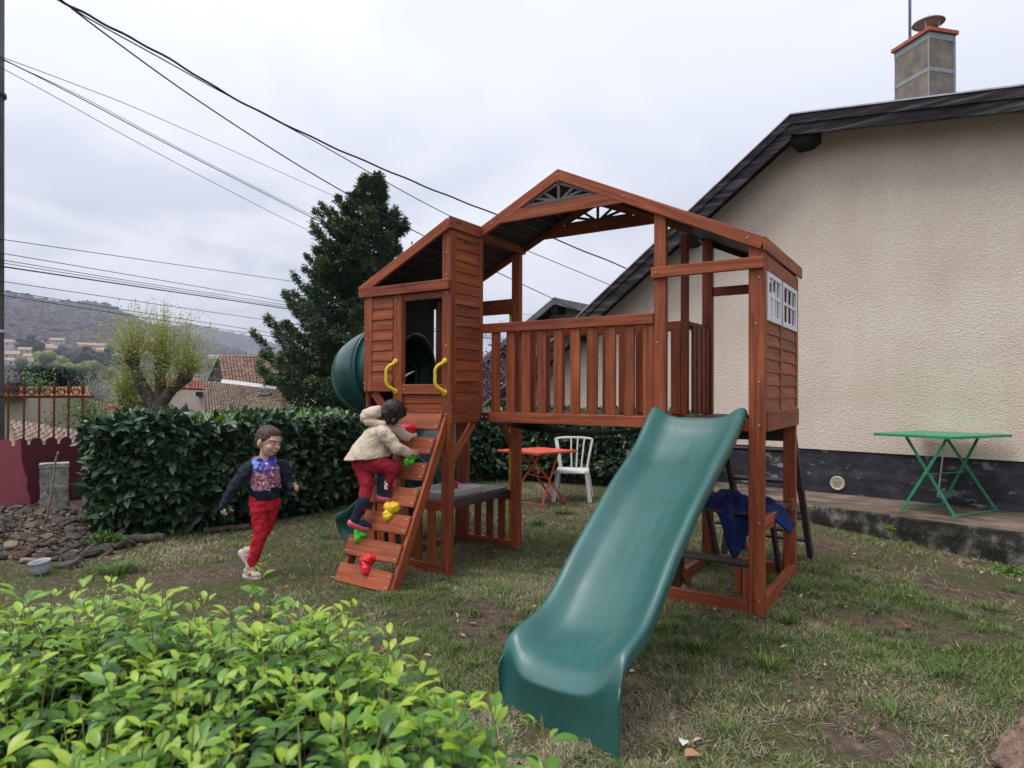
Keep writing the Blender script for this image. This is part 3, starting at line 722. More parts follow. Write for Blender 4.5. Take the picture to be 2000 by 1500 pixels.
# --- side of the right tower, between slim post and rear post
P('top_rail', -.765, -.72, DL + .002, DR - .061, 2.005, 2.065)
for i in range(4):
    v0 = DL + .03 + i * .118; P('baluster', -.72 + .001, -.70, v0, v0 + .078, 1.31, 2.035, c=.003)
# --- cross beams of the right tower
P('cross_beam', -A - .012, -.0, -.032, -.002, 2.315, 2.395)
P('cross_beam', -A + .09, -.101, DR - .045, DR - .005, 2.325, 2.402)
P('cross_beam', -2.95, -2.421, DL - .05, DL - .012, 2.229, 2.369)
# --- right tower side wall, seen with the two windows
u0, u1 = -.030, 0.0
P('wall_stile', -.03, .002, .056, .075, 1.23, 2.43); P('wall_stile', -.03, .004, .515, .570, 1.37, 2.31); P('wall_stile', -.03, .004, DR - .075, DR + .004, 1.37, 2.43)
P('wall_header', -.03, .006, .0765, DR + .006, 2.312, 2.42)
P('wall_bottom_board', -.028, .010, .0765, DR + .008, 1.226, 1.362)
def claps(par, axis, a0, a1, zs, off, out, name='cladding_board', mat=None, top=None):
    """lapped boards; axis 'v' on a u=const wall or 'u' on a v=const wall; out = outward sign"""
    for i, z in enumerate(zs[:-1]):
        z1 = zs[i + 1]; h = abs(z1 - z) + .012; zm = (z + z1) / 2 + .003; tl = .011 * out; j = rnd.uniform(-.0025, .0025); k = rnd.uniform(-.002, .002)
        if axis == 'v': board(name, (off, a0, zm + j), (off, a1, zm - j), .012, h, (tl * -1.0, 0, h - .004) if out > 0 else (tl * -1.0, 0, h), mat or M_wood, par, .002)
        else: board(name, (a0, off, zm + j), (a1, off, zm - j), .012, h, (0, tl * -1.0, h), mat or M_wood, par, .002)
zsr = [1.362, 1.451, 1.540, 1.629, 1.718, 1.808, 1.893, 1.972]
claps(play, 'v', .077, .513, zsr, -.010, 1); claps(play, 'v', .572, DR - .077, zsr, -.010, 1)
def window(v0, v1):
    w = empty('window'); w.parent = play; z0, z1 = 1.976, 2.308; o = .012
    def wb(n, a0, a1, b0, b1, t0=-.012, t1=o): return abox(n, t0, t1, a0, a1, b0, b1, M_wht, w, .003)
    wb('window_frame', v0, v0 + .035, z0, z1); wb('window_frame', v1 - .035, v1, z0, z1); wb('window_frame', v0 + .0355, v1 - .0355, z0, z0 + .04); wb('window_frame', v0 + .0355, v1 - .0355, z1 - .035, z1)
    for k in (1, 2):
        c_ = v0 + .035 + (v1 - v0 - .07) * k / 3; wb('glazing_bar', c_ - .010, c_ + .010, z0 + .041, z1 - .036, -.004, .008)
    zm = z0 + (z1 - z0) * .52; wb('glazing_bar', v0 + .036, v1 - .036, zm - .011, zm + .011, .0085, .013)
window(.080, .512); window(.574, DR - .079)
# --- left tower: front
P('cross_beam', -3.345, -W1 - .004, -D0 - .034, -D0 - .002, 2.315, 2.397)
P('wall_stile', -3.302, -3.206, -D0 - .012, -D0 + .014, 1.482, 2.314)
P('wall_bottom_board', -3.205, -2.9585, -D0 - .010, -D0 + .014, 1.482, 1.572)
claps(play, 'u', -3.204, -2.9590, [1.572, 1.662, 1.752, 1.842, 1.932, 2.022, 2.112, 2.203, 2.30], -D0 + .002, -1)
# --- door opening
P('door_sill', -2.856, -2.417, -D0 + .004, -D0 + .045, 1.462, 1.545)
P('door_head', -2.856, -2.417, -D0 + .012, -D0 + .045, 2.255, 2.313)
P('door_board', -2.856, -2.417, -D0 + .03, -D0 + .045, 1.385, 1.458); P('door_board', -2.856, -2.417, -D0 + .034, -D0 + .048, 1.31, 1.381)
# --- left tower: right side wall (lapped boards)
uu = -W1
P('wall_stile', uu - .03, uu + .0, -D0 + .061, -D0 + .075, 1.236, 2.80); P('wall_stile', uu - .02, uu + .006, -.03, .016, 1.24, 2.84)
P('wall_bottom_board', uu - .022, uu + .009, -D0 + .0, -.031, 1.228, 1.385)
claps(play, 'v', -D0 + .062, -.032, [1.386] + [1.391 + .0904 * i for i in range(1, 16)] + [2.86], uu - .008, 1)
# --- left tower: left side wall with the tube entrance, rear wall
def ring_panel(name, u, v0, v1, z0, z1, cv, cz, r, mat):
    n_ = 32; vs = []; fs = []
    for du in (0, .014):
        for k in range(n_):
            a = 2 * math.pi * k / n_; vs.append((u + du, cv + r * math.cos(a), cz + r * math.sin(a)))
        for k in range(n_):
            a = 2 * math.pi * k / n_; c_, s_ = math.cos(a), math.sin(a); m_ = 1 / max(abs(c_), abs(s_))
            y = cv + (c_ * m_) * ((v1 - cv) if c_ > 0 else (cv - v0)); z = cz + (s_ * m_) * ((z1 - cz) if s_ > 0 else (cz - z0)); vs.append((u + du, y, z))
    for k in range(n_):
        j = (k + 1) % n_
        fs.append((k, j, n_ + j, n_ + k)); o2 = 2 * n_; fs.append((o2 + k, o2 + n_ + k, o2 + n_ + j, o2 + j)); fs.append((k, o2 + k, o2 + j, j))
    link(name, mesh(name, vs, fs), mat, play)
ring_panel('tube_panel', -3.302, -.355, .505, 1.30, 2.42, .18, 1.70, .30, M_net_shade)  # near-black colour stands in for the shade inside the tower
P('cladding_board', -3.302, -3.288, -D0 + .016, -.356, 1.30, 2.30, m=M_wood)
P('wall_stile', -3.30, -3.25, DL - .05, DL, 1.23, 2.40); P('wall_stile', -3.302, -3.27, .545, .618, 1.23, 2.40)
# --- corner bracket
bk = empty('corner_bracket'); bk.parent = play
board('bracket_plate', (-W1 - .01, -.012, 1.272), (-W1 + .085, -.012, 1.272), .004, .06, (0, 0, 1), M_blackmetal, bk)
# --- braces
board('brace', (-3.215, -D0 + .03, 1.478), (-2.90, -D0 + .03, 1.16), .03, .075, (1, 0, 1), M_wood, play)
board('brace', (uu - .03, -.37, .93), (uu - .03, -.07, 1.222), .03, .07, (0, -1, 1), M_wood, play)
board('brace', (-2.585, DL - .03, 1.225), (-2.395, DL - .03, .94), .03, .07, (1, 0, 1), M_wood, play)
# --- low walls under the left tower
P('low_rail', -3.17, -2.417, -D0 + .006, -D0 + .045, .508, .590)
for u0 in (-2.720, -2.573, -2.867, -3.014, -3.15): P('low_slat', u0, u0 + .085, -D0 + .010, -D0 + .030, .0755, .5075)
P('low_rail', -2.949, -2.421, DL - .045, DL - .006, .455, .552)
for u0 in (-2.871, -2.727, -2.587): P('low_slat', u0, u0 + .081, DL - .035, DL - .013, .0755, .4545)
for i in range(5):
    u0 = -2.94 + i * .098; P('counter_board', u0, u0 + .092, -D0 + .062, DL - .062, .562, .582, m=M_count, c=.002)
P('counter_bearer', -2.46, -2.43, -D0 + .062, DL - .062, .50, .56, m=M_dark)
g = G(); g.tube([(-2.497, DL + .05, 0), (-2.497, DL + .05, 2.24)], .017, 12); g.tube([(-2.497, DL + .05, 2.23), (-2.46, DL - .02, 2.23)], .017, 12); g.obj('handrail_pole', M_yel, play, True)
# play sink on the counter: part of the set
g = G(); g.add((*[(lambda v: ([(x, y, z) for x, y, z in v]))([(-2.90, -.30, .583), (-2.50, -.30, .583), (-2.50, .25, .583), (-2.90, .25, .583), (-2.91, -.31, .63), (-2.485, -.31, .63), (-2.485, .26, .63), (-2.91, .26, .63), (-2.88, -.27, .63), (-2.52, -.27, .63), (-2.52, .22, .63), (-2.88, .22, .63), (-2.87, -.26, .59), (-2.53, -.26, .59), (-2.53, .21, .59), (-2.87, .21, .59)])],
    [(0, 1, 5, 4), (1, 2, 6, 5), (2, 3, 7, 6), (3, 0, 4, 7), (4, 5, 9, 8), (5, 6, 10, 9), (6, 7, 11, 10), (7, 4, 8, 11), (8, 9, 13, 12), (9, 10, 14, 13), (10, 11, 15, 14), (11, 8, 12, 15), (12, 13, 14, 15)]))
g.obj('play_sink', M_sink, play)
# --- roof
def rake(name, ua, ub, v0, v1, h=.092, top=0.0, parent=None, mat=None):
    za, zb = rz(ua) + top, rz(ub) + top
    L = Vector((ub - ua, 0, zb - za)); sl = math.sqrt(1 + RK * RK)
    t = h / sl
    board(name, (ua, (v0 + v1) / 2, za - h / 2), (ub, (v0 + v1) / 2, zb - h / 2), abs(v1 - v0), t, (0, 0, 1), mat or M_wood, parent or play)
rake('rafter', RU, -.0, -.03, .004); rake('rafter', RU, -W1 - .0, -.031, .003)
g = G(); g.prism([(RU - .05, RZP - .05 * RK - .001), (RU, RZP - .001), (RU + .05, RZP - .05 * RK - .001), (RU, RZP - .115)], -.0285, .001); g.obj('ridge_joint', M_wood, play)
rake('rafter', -W1 - .001, -3.345, -D0 - .032, -D0 - .001)
rake('rafter', RU, -.70, DL - .004, DL + .032); rake('rafter', RU, -3.345, DL - .005, DL + .031)
rake('rafter', -.80, 0, DR + .002, DR + .035, mat=M_roofw)
board('eave_board', (.008, -.03, rz(0) - .045), (.008, 1.32, rz(0) - .045), .018, .092, (0, 0, 1), M_wood, play)
board('eave_board', (uu + .006, -D0 - .032, rz(uu) - .045), (uu + .006, -.0305, rz(uu) - .045), .02, .096, (0, 0, 1), M_wood, play)
board('eave_beam', (uu - .012, .005, rz(uu) - .06), (uu - .012, DL + .03, rz(uu) - .06), .035, .10, (0, 0, 1), M_wood, play)
board('eave_board', (-3.350, -D0 - .03, rz(-3.35) - .045), (-3.350, DL + .03, rz(-3.35) - .045), .016, .09, (0, 0, 1), M_wood, play)
sl_ = math.sqrt(1 + RK * RK)
for ua0, ub0, nn, sgn, v0, v1 in ((RU, -.80, 7, 1, -.028, DL + .03), (-.80, 0, 7, 1, -.028, 1.30), (RU, -W1, 7, -1, -.028, DL + .03), (-W1, -3.345, 9, -1, -D0 - .03, DL + .03)):
    for i in range(nn):
        ua = ua0 + (ub0 - ua0) * i / nn; ub = ua0 + (ub0 - ua0) * (i + 1) / nn - sgn * .004; um = (ua + ub) / 2; zm = rz(um) - .036
        board('roof_board', (um, v0 + .034, zm), (um, v1 - .002, zm), abs(ub - ua) * sl_, .014, (RK * sgn, 0, 1), M_roofw, play, .002)
# collar ties and fans
def gable(v, front=True):
    z0 = 2.907; vv = (v - .028, v + .002)
    ul = RU - (RZP - .092 - z0) / RK - .10; ur = RU + (RZP - .092 - z0) / RK + .10
    g = G(); zt = z0 + .092; a = (RZP - .092 - zt) / RK; b_ = (RZP - .092 - z0) / RK
    g.prism([(RU - b_, z0), (RU + b_, z0), (RU + a, zt), (RU - a, zt)], vv[0], vv[1]); g.obj('collar_tie', M_wood, play)
    f = empty('gable_fan'); f.parent = play
    zt += .002; a = (RZP - .094 - zt) / RK; t = .026; ap = RZP - .096
    def fb(p, q, w=.022): board('fan_bar', p, q, .014, w, (q[2] - p[2] + .001, 0, -(q[0] - p[0])), M_fan, f, .002)
    vm = v - .010
    fb((RU - a + .02, vm, zt + .014), (RU + a - .02, vm, zt + .014)); fb((RU - a + .03, vm + .001, zt + .018), (RU, vm + .001, ap - .014)); fb((RU, vm + .002, ap - .014), (RU + a - .03, vm + .002, zt + .018))
    fb((RU, vm + .003, zt + .02), (RU, vm + .003, ap - .03), .024)
    for s in (-1, 1):
        fb((RU + s * .03, vm + .004, zt + .02), (RU + s * .15, vm + .004, zt + .02 + (ap - zt) * .52), .022)
        fb((RU + s * .05, vm + .005, zt + .02), (RU + s * .27, vm + .005, zt + .075), .022)
gable(-.003); gable(DL + .030)
# --- bolts
BV, BF = None, None
gb = G(); gb.lathe([(0, .005), (.006, .004), (.0085, .0), (.0085, -.002)], 8); bme = mesh('bolt', gb.v, gb.f); bme.materials.append(M_bolt)
def bolt(u, v, z, n):
    q = Vector(n).to_track_quat('Z', 'Y').to_matrix().to_4x4()
    link('bolt', bme, None, play, mw=Matrix.Translation((u, v, z)) @ q)
for u, z in ((-.03, 1.27), (-.03, 1.56), (-.03, 2.26), (-.03, .62), (-.03, .10), (-.74, 2.355), (-.75, 2.28), (-.74, 1.85), (-.05, 1.95)): bolt(u, -.034 if z == 2.355 else -.001, z, (0, -1, 0))
for u, z in ((-2.37, 2.62), (-2.37, 2.44), (-2.37, 2.29), (-2.37, 1.86), (-2.37, 1.30), (-2.93, 2.27), (-2.90, 1.60), (-3.27, 2.27), (-3.29, 1.55), (-3.27, 1.95)): bolt(u, -D0 - (.013 if u < -3 else .001), z, (0, -1, 0))
bolt(-2.84, -D0 + .003, 1.50, (0, -1, 0))
bolt(-W1 + .02, -.016, 1.272, (0, -1, 0)); bolt(-W1 + .065, -.016, 1.272, (0, -1, 0))
for u in (-1.56, -.1, -2.2, -1.0): bolt(u, -.031, rz(u) - .045, (0, -1, 0))
# --- yellow grab handles
def handle(u, z0, z1):
    h = empty('grab_handle'); h.parent = play; v = -D0 - .004
    pth = smooth_path([(u + .02, v - .012, z0), (u + .016, v - .020, z0 + .018), (u - .012, v - .048, z0 + .042), (u - .026, v - .062, z0 + .078), (u - .026, v - .062, (z0 + z1) / 2), (u - .026, v - .062, z1 - .078), (u - .012, v - .048, z1 - .042), (u + .016, v - .020, z1 - .018), (u + .02, v - .012, z1)], 4)
    g = G(); g.tube(pth, .0145, 10); g.obj('grip', M_yel, h, True)
    for z in (z0, z1):
        g = G(); g.lathe([(.0, .016), (.008, .016), (.010, .010), (.013, .012), (.022, .010), (.025, 0)], 14); o = g.obj('handle_foot', M_yel, h, True); o.matrix_local = Matrix.Translation((u + .02, v + .002, z)) @ Matrix.Rotation(R(90), 4, 'X')
handle(-2.945, 1.485, 1.74); handle(-2.40, 1.478, 1.735)
# --- climbing ramp
rampo = empty('climbing_ramp'); rampo.parent = play
rd = Vector((0, .63, 1.31)).normalized(); rn = Vector((0, -rd.z, rd.y)); R0 = Vector((0, -1.05, 0))
def RP(u, s, o=0.0): return Vector((u, 0, 0)) + R0 + rd * s + rn * o
for (a, b_) in ((.012, .158), (.222, .370), (.440, .590), (.658, .806), (.874, 1.020), (1.092, 1.236), (1.304, 1.450)):
    j = rnd.uniform(-.006, .006)
    board('plank', RP(-2.960 - .004, (a + b_) / 2 + j * .3), RP(-2.395 + j * .5, (a + b_) / 2), .022, b_ - a, rd, M_wood, rampo)
for u in (-2.925, -2.385):
    board('ramp_rail', RP(u, -.03, -.052), RP(u, 1.46, -.052), .034, .080, rn, M_wood, rampo)
for (a, b_) in ((.012, .158), (.222, .370), (.440, .590), (.658, .806), (.874, 1.020), (1.092, 1.236), (1.304, 1.450)):
    for u in (-2.425, -2.925):
        for s in (a + .03, b_ - .03):
            q = rn.to_track_quat('Z', 'Y').to_matrix().to_4x4(); link('bolt', bme, None, rampo, mw=Matrix.Translation(RP(u, s, .0115)) @ q)
def hold(u, s, r, mat, ang, lobes=3):
    """moulded rock hold: lobes round a dished middle with a bolt hole"""
    parts = []; Q = Matrix((Vector((1, 0, 0)), rd, rn)).transposed()
    for k in range(lobes):
        a = ang + 2 * math.pi * k / lobes; rr = r * (1.0 if k % 2 == 0 else .82)
        c = RP(u + math.cos(a) * rr * .46, s + math.sin(a) * rr * .46, .014 + r * .06)
        parts.append(('e', c, (rr * .58, rr * .44, rr * (.46 if k else .60)), Q @ Matrix.Rotation(a, 3, 'Z')))
        c2 = RP(u + math.cos(a) * rr * .30, s + math.sin(a) * rr * .30, .012); parts.append(('e', c2, (rr * .50, rr * .46, rr * .34), Q @ Matrix.Rotation(a, 3, 'Z')))
    o = organic('climbing_hold', parts, r * .05, mat, rampo, 5, r * .30, r * .45)
    g = G(); g.lathe([(0, .004), (r * .11, .004), (r * .13, 0)], 12); h_ = g.obj('climbing_hold_bolt', M_bolt, rampo); h_.matrix_local = Matrix.Translation(RP(u, s, .012 + r * .38)) @ Q.to_4x4()
    return o
for a in ((-2.715, 1.278, .088, M_red, .4, 3, 'red hold, upper'), (-2.575, 1.035, .062, M_grn, .9, 4, 'lime hold under the child\'s hand'), (-2.615, .615, .090, M_yel, .5, 3, 'yellow hold'), (-2.84, .85, .055, M_blu, 1, 3, 'blue hold'), (-2.845, .395, .070, M_grn, 1.5, 4, 'lime hold at the foot'), (-2.68, .185, .086, M_red, .9, 3, 'red hold, lowest')):
    hold(*a[:6])['label'] = a[6]
# --- wave slide
def slide():
    # (v, z of rim left), (v, z of rim right); rims measured at u=-.78 and u=-.12
    Lp = [(.06, 1.335), (.00, 1.385), (-.06, 1.352), (-.14, 1.29), (-.33, 1.138), (-.52, 1.03), (-.72, .925), (-.92, .80), (-1.10, .685), (-1.28, .565), (-1.42, .46), (-1.56, .378), (-1.68, .350), (-1.79, .336), (-1.86, .312), (-1.900, .250), (-1.908, .17), (-1.914, .09), (-1.92, -.03)]
    Rp = [(.06, 1.335), (.00, 1.390), (-.07, 1.355), (-.16, 1.30), (-.36, 1.21), (-.58, 1.115), (-.80, 1.01), (-1.00, .915), (-1.18, .815), (-1.36, .71), (-1.50, .615), (-1.64, .52), (-1.77, .455), (-1.89, .428), (-1.98, .398), (-2.030, .325), (-2.05, .24), (-2.06, .13), (-2.07, -.06)]
    # cross-section: (t 0..1 across, drop below the rim in m)
    XS = [(-.012, .098), (-.016, .06), (-.014, .025), (.002, .006), (.03, .0), (.062, .006), (.10, .030), (.15, .070), (.20, .100), (.27, .118), (.38, .127), (.50, .130), (.62, .127), (.73, .118), (.80, .100), (.85, .070), (.90, .030), (.938, .006), (.97, .0), (.998, .006), (1.014, .025), (1.016, .06), (1.012, .098)]
    def res(pp, n):
        q = smooth_path([(0, a, b) for a, b in pp], n); return q
    Lq, Rq = res(Lp, 4), res(Rp, 4); m = len(Lq); V = []; nx = len(XS)
    for i in range(m):
        f = i / (m - 1) * (len(Lp) - 1)
        dep = np.interp(f, [0, 1, 2.5, 4, 11, 13, 14, 15, 16, 17, 18], [.55, .6, .75, 1, 1.05, .90, .80, .62, .34, .12, .0])
        for t, d in XS:
            u = -.778 + t * .658; a = Lq[i]; b = Rq[i]
            v = a.y + (b.y - a.y) * t; z = a.z + (b.z - a.z) * t
            dd = d * dep
            if f > 14: dd = d * dep; 
            bulge = 0
            if 13.0 < f: 
                # U-shaped lip: the bed runs on a little, then everything turns down
                v -= .05 * max(0, 1 - abs(f - 15.5) / 2.5) * (d / .13)
            V.append((u + 0, v, z - dd))
    F = []
    for i in range(m - 1):
        for k in range(nx - 1): a = i * nx + k; F.append((a, a + nx, a + nx + 1, a + 1))
    # clip everything at the ground
    V = [(x, y, max(z, -.04 if z > -.5 else z)) for x, y, z in V]
    o = link('wave_slide', mesh('wave_slide', V, F), M_slide, play, smooth=True)
    so_ = o.modifiers.new('t', 'SOLIDIFY'); so_.thickness = .008; so_.offset = -1
    sb = o.modifiers.new('s', 'SUBSURF'); sb.levels = 1; sb.render_levels = 1
slide()
P('slide_bearer', -.70, -.20, -.018, -.006, 1.22, 1.28, m=M_dark)
# --- tube slide
tubeo = empty('tube_slide'); tubeo.parent = play
TP = [(-3.24, .18, 1.70), (-3.58, .14, 1.70), (-3.84, .24, 1.65), (-3.97, .50, 1.55), (-3.98, .80, 1.40), (-3.86, .97, 1.20), (-3.72, .96, 1.02), (-3.60, .78, .84), (-3.54, .56, .70), (-3.50, .36, .59), (-3.47, .16, .48), (-3.46, -.02, .38)]
def tube_seg(a, b, mat, name, r=.33):
    pts = smooth_path(TP, 6)[a * 6:b * 6 + 1]; n_ = len(pts)
    r0_, r1_ = r if isinstance(r, tuple) else (r, r); rr = list(np.linspace(r0_, r1_, n_))
    g = G(); v, f = tube_geo(pts, rr, 28, False); g.add((v, f)); o = g.obj(name, mat, tubeo, True); sd = o.modifiers.new('t', 'SOLIDIFY'); sd.thickness = .012; sd.offset = -1
    for q, t, r in ((pts[0], (pts[1] - pts[0]).normalized(), r0_), (pts[-1], (pts[-1] - pts[-2]).normalized(), r1_)):
        v, f = tube_geo([q - t * .014, q - t * .012, q + t * .012, q + t * .014], [r, r + .022, r + .022, r], 28, False); g = G(); g.add((v, f)); g.obj('tube_flange', mat, tubeo, True)
tube_seg(0, 1, M_tube, 'tube_entry', (.33, .415)); tube_seg(1, 2, M_tube, 'tube_elbow', .415); tube_seg(2, 4, M_tube, 'tube_elbow', (.415, .40)); tube_seg(4, 6, M_tube, 'tube_section', (.40, .33)); tube_seg(6, 8, M_tubep, 'tube_window_section'); tube_seg(8, 9, M_tube, 'tube_section')
# open exit chute: lower half pipe
pts = smooth_path(TP, 6)[54:]; pts += [Vector((-3.46, -.16, .30)), Vector((-3.46, -.32, .27))]
V, F = [], []; nseg = 18
for i, q in enumerate(pts):
    t = (pts[min(i + 1, len(pts) - 1)] - pts[max(i - 1, 0)]).normalized(); b = Vector((0, 0, 1)).cross(t).normalized(); up_ = t.cross(b)
    for k in range(nseg + 1):
        a = R(170 + 200 * k / nseg); V.append(q + b * math.cos(a) * .33 + up_ * math.sin(a) * .29)
    if i:
        for k in range(nseg): a0 = (i - 1) * (nseg + 1) + k; F.append((a0, a0 + 1, a0 + nseg + 2, a0 + nseg + 1))
g = G(); g.add((V, F)); o = g.obj('exit_chute', M_tube, tubeo, True); sd = o.modifiers.new('t', 'SOLIDIFY'); sd.thickness = .014
# --- picnic bench set built into the right tower
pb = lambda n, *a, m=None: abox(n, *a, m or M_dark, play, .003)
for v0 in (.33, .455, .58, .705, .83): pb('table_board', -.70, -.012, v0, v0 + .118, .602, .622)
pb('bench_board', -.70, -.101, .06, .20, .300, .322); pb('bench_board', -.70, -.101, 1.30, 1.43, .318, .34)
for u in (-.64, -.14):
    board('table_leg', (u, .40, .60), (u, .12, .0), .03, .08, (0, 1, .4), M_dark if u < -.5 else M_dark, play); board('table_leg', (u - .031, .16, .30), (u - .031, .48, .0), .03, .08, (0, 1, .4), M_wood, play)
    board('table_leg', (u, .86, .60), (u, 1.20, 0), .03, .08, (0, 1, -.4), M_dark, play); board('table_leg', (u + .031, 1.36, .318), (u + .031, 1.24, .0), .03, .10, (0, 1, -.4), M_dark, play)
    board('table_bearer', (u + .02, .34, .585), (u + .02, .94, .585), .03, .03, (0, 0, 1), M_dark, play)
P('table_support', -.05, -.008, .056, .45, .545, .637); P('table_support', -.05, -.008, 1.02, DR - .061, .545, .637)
P('bench_foot', -.155, -.103, .058, .10, .0, .298); P('bench_foot', -.205, -.160, .058, .11, .12, .295)
# --- rear ladder
lo = empty('rear_ladder'); lo.parent = play
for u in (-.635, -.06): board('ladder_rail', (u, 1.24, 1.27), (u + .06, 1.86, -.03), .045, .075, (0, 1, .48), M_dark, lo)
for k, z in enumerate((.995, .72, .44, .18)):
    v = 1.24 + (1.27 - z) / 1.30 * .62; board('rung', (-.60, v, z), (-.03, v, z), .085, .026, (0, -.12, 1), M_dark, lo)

# ================================================================== garden furniture
def leg_bar(g, p, q, w=.026, t=.006, up_=(0, 1, 0)): g.bar(p, q, w, t, up_)
# green folding table on the terrace
gt = empty('folding_table', (3.885, 8.771, .16), HA); tag(gt, 'green metal folding table standing on the terrace against the house', 'table')
g = G(); c4 = [(1.12, -.93), (1.88, -1.02), (2.30, -.10), (1.42, -.06)]
g.add(([(x, y, z) for z in (.866, .872) for x, y in c4], [(0, 3, 2, 1), (4, 5, 6, 7), (0, 1, 5, 4), (1, 2, 6, 5), (2, 3, 7, 6), (3, 0, 4, 7)])); 
for i in range(4):
    a, b_ = c4[i], c4[(i + 1) % 4]; g.bar((a[0], a[1], .858), (b_[0], b_[1], .858), .006, .030)
g.obj('table_top', M_tgreen, gt)
def tl(p, q, m=M_tgreen, par=gt, w=.030):
    g = G(); g.bar(p, q, w, .010, (0.2, 1, 0)); g.obj('leg', m, par)
tl((1.42, -.85, .85), (1.88, -.86, .0)); tl((1.82, -.93, .85), (1.37, -.85, .0)); tl((1.72, -.40, .85), (2.18, -.17, .0)); tl((2.02, -.25, .85), (1.64, -.08, .0))
for p, q in (((1.88, -.85, .03), (2.17, -.17, .03)), ((1.38, -.84, .03), (1.65, -.08, .03)), ((1.62, -.87, .44), (1.88, -.28, .44))):
    g = G(); g.tube([p, q], .007, 6); g.obj('cross_bar', M_tgreen, gt)
g = G(); g.tube([(1.70, -.3, .75), (1.60, -.06, .10)], .008, 6); g.obj('brace_bar', M_wht, gt)
# red folding table
rt_ = empty('folding_table', (.37, 8.62, 0), 0); tag(rt_, 'orange-red metal folding table on the grass, beside the white chair', 'table')
g = G(); c4 = [(-.56, .02), (-.02, -.42), (.50, -.02), (.04, .42)]
g.add(([(x, y, z) for z in (.700, .706) for x, y in c4], [(0, 3, 2, 1), (4, 5, 6, 7), (0, 1, 5, 4), (1, 2, 6, 5), (2, 3, 7, 6), (3, 0, 4, 7)]))
for i in range(4):
    a, b_ = c4[i], c4[(i + 1) % 4]; g.bar((a[0], a[1], .692), (b_[0], b_[1], .692), .006, .028)
g.obj('table_top', M_tred, rt_)
tl((-.16, -.25, .69), (.37, -.10, .0), M_tred, rt_, .026); tl((.24, -.13, .69), (.02, -.25, .0), M_tred, rt_, .026); tl((-.26, .2, .69), (.18, .42, .0), M_tred, rt_, .026); tl((.08, .32, .69), (-.42, .10, .0), M_tred, rt_, .026)
for p, q in (((.02, -.25, .02), (-.42, .1, .02)), ((.37, -.10, .02), (.18, .42, .02)), ((.11, -.2, .35), (-.14, .27, .35))):
    g = G(); g.tube([p, q], .007, 6); g.obj('cross_bar', M_tred, rt_)
# white plastic chair, back to the hedge
wc = empty('garden_chair', (.84, 8.90, 0), R(-8)); tag(wc, 'white plastic garden chair with slatted back beside the red table', 'chair')
def shell(fn, nu, nv, name, th, mat, par):
    V = [fn(i / nu, j / nv) for i in range(nu + 1) for j in range(nv + 1)]; F = [(i * (nv + 1) + j, (i + 1) * (nv + 1) + j, (i + 1) * (nv + 1) + j + 1, i * (nv + 1) + j + 1) for i in range(nu) for j in range(nv)]
    o = link(name, mesh(name, V, F), mat, par, smooth=True); m = o.modifiers.new('s', 'SOLIDIFY'); m.thickness = th; return o
shell(lambda a, b: (-.22 + .44 * a + 0.0 * b, -.21 + .42 * b, .42 - .02 * math.sin(a * math.pi) * math.sin(b * math.pi) - (.03 * max(0, .15 - b) / .15)), 10, 10, 'seat', .012, M_chair, wc)
for (x, y, ox, oy) in ((-.19, -.18, -.06, -.05), (.19, -.18, .05, -.05), (-.19, .18, -.05, .08), (.19, .18, .07, .08)):
    g = G(); g.bar((x, y, .415), (x + ox, y + oy, 0), .055, .03, (x, y, 0)); g.obj('leg', M_chair, wc)
for k, x in enumerate((-.20, -.03, .045, .12, .21)):
    g = G(); pth = smooth_path([(x * .9, .19, .42), (x * 1.05, .215, .60), (x * 1.25, .27, .82)], 5); w = .032 if k in (0, 4) else .022
    for a, b_ in zip(pth[:-1], pth[1:]): g.bar(a, b_ + (b_ - a) * .05, w * (1.6 if k == 0 else 1), .012, (0, 1, -.2))
    g.obj('back_slat', M_chair, wc)
g = G(); g.add(tube_geo(smooth_path([(-.25, .27, .815), (-.15, .28, .828), (0, .285, .832), (.15, .28, .828), (.26, .27, .815)], 4), .016, 8)); g.obj('back_rail', M_chair, wc, True)

# navy jacket thrown over the picnic table
def cloth():
    o = empty('jacket', play.matrix_world @ Vector((0, 0, 0))); 
    V = []; nu, nv = 60, 26
    for i in range(nu + 1):
        for j in range(nv + 1):
            a, b_ = i / nu, j / nv
            u = -.69 + a * .78; v = .32 + .40 * b_ + .05 * math.sin(a * 7)
            h = .665 + .045 * mnoise.noise(Vector((a * 6, b_ * 5, 2))) + .05 * abs(mnoise.noise(Vector((a * 11 + b_ * 6, b_ * 7, 8)))) + .05 * math.exp(-((a - .42) / .16) ** 2)
            wdt = .55 + .45 * math.sin(a * math.pi) 
            v = .50 + (v - .50) * wdt
            edge_ = min(1, min(a, 1 - a) * 12) * min(1, min(b_, 1 - b_) * 6); h = .626 + (h - .626) * edge_
            # sleeve falling over the near edge
            f = math.exp(-((a - .55) / .13) ** 2)
            if b_ < .5:
                q = (0.5 - b_) * 2; v -= q * .16 * f; h -= (q ** 1.2) * .29 * f; u += q * .03 * f
            # collar end hanging at the right
            if a > .82:
                q = (a - .82) / .18; h -= q * .13 * (1 - .3 * b_)
            V.append((u, v, h))
    F = [(i * (nv + 1) + j, (i + 1) * (nv + 1) + j, (i + 1) * (nv + 1) + j + 1, i * (nv + 1) + j + 1) for i in range(nu) for j in range(nv)]
    o2 = link('jacket', mesh('jacket', V, F), M_blue, None, smooth=True)
    bpy.data.objects.remove(o)
    o2.name = 'jacket'; o2.location = (1.6706, 4.2911, 0); o2.rotation_euler = (0, 0, TH)
    m = o2.modifiers.new('s', 'SOLIDIFY'); m.thickness = .012
    tag(o2, 'navy blue jacket thrown over the picnic table under the right tower', 'jacket')
cloth()
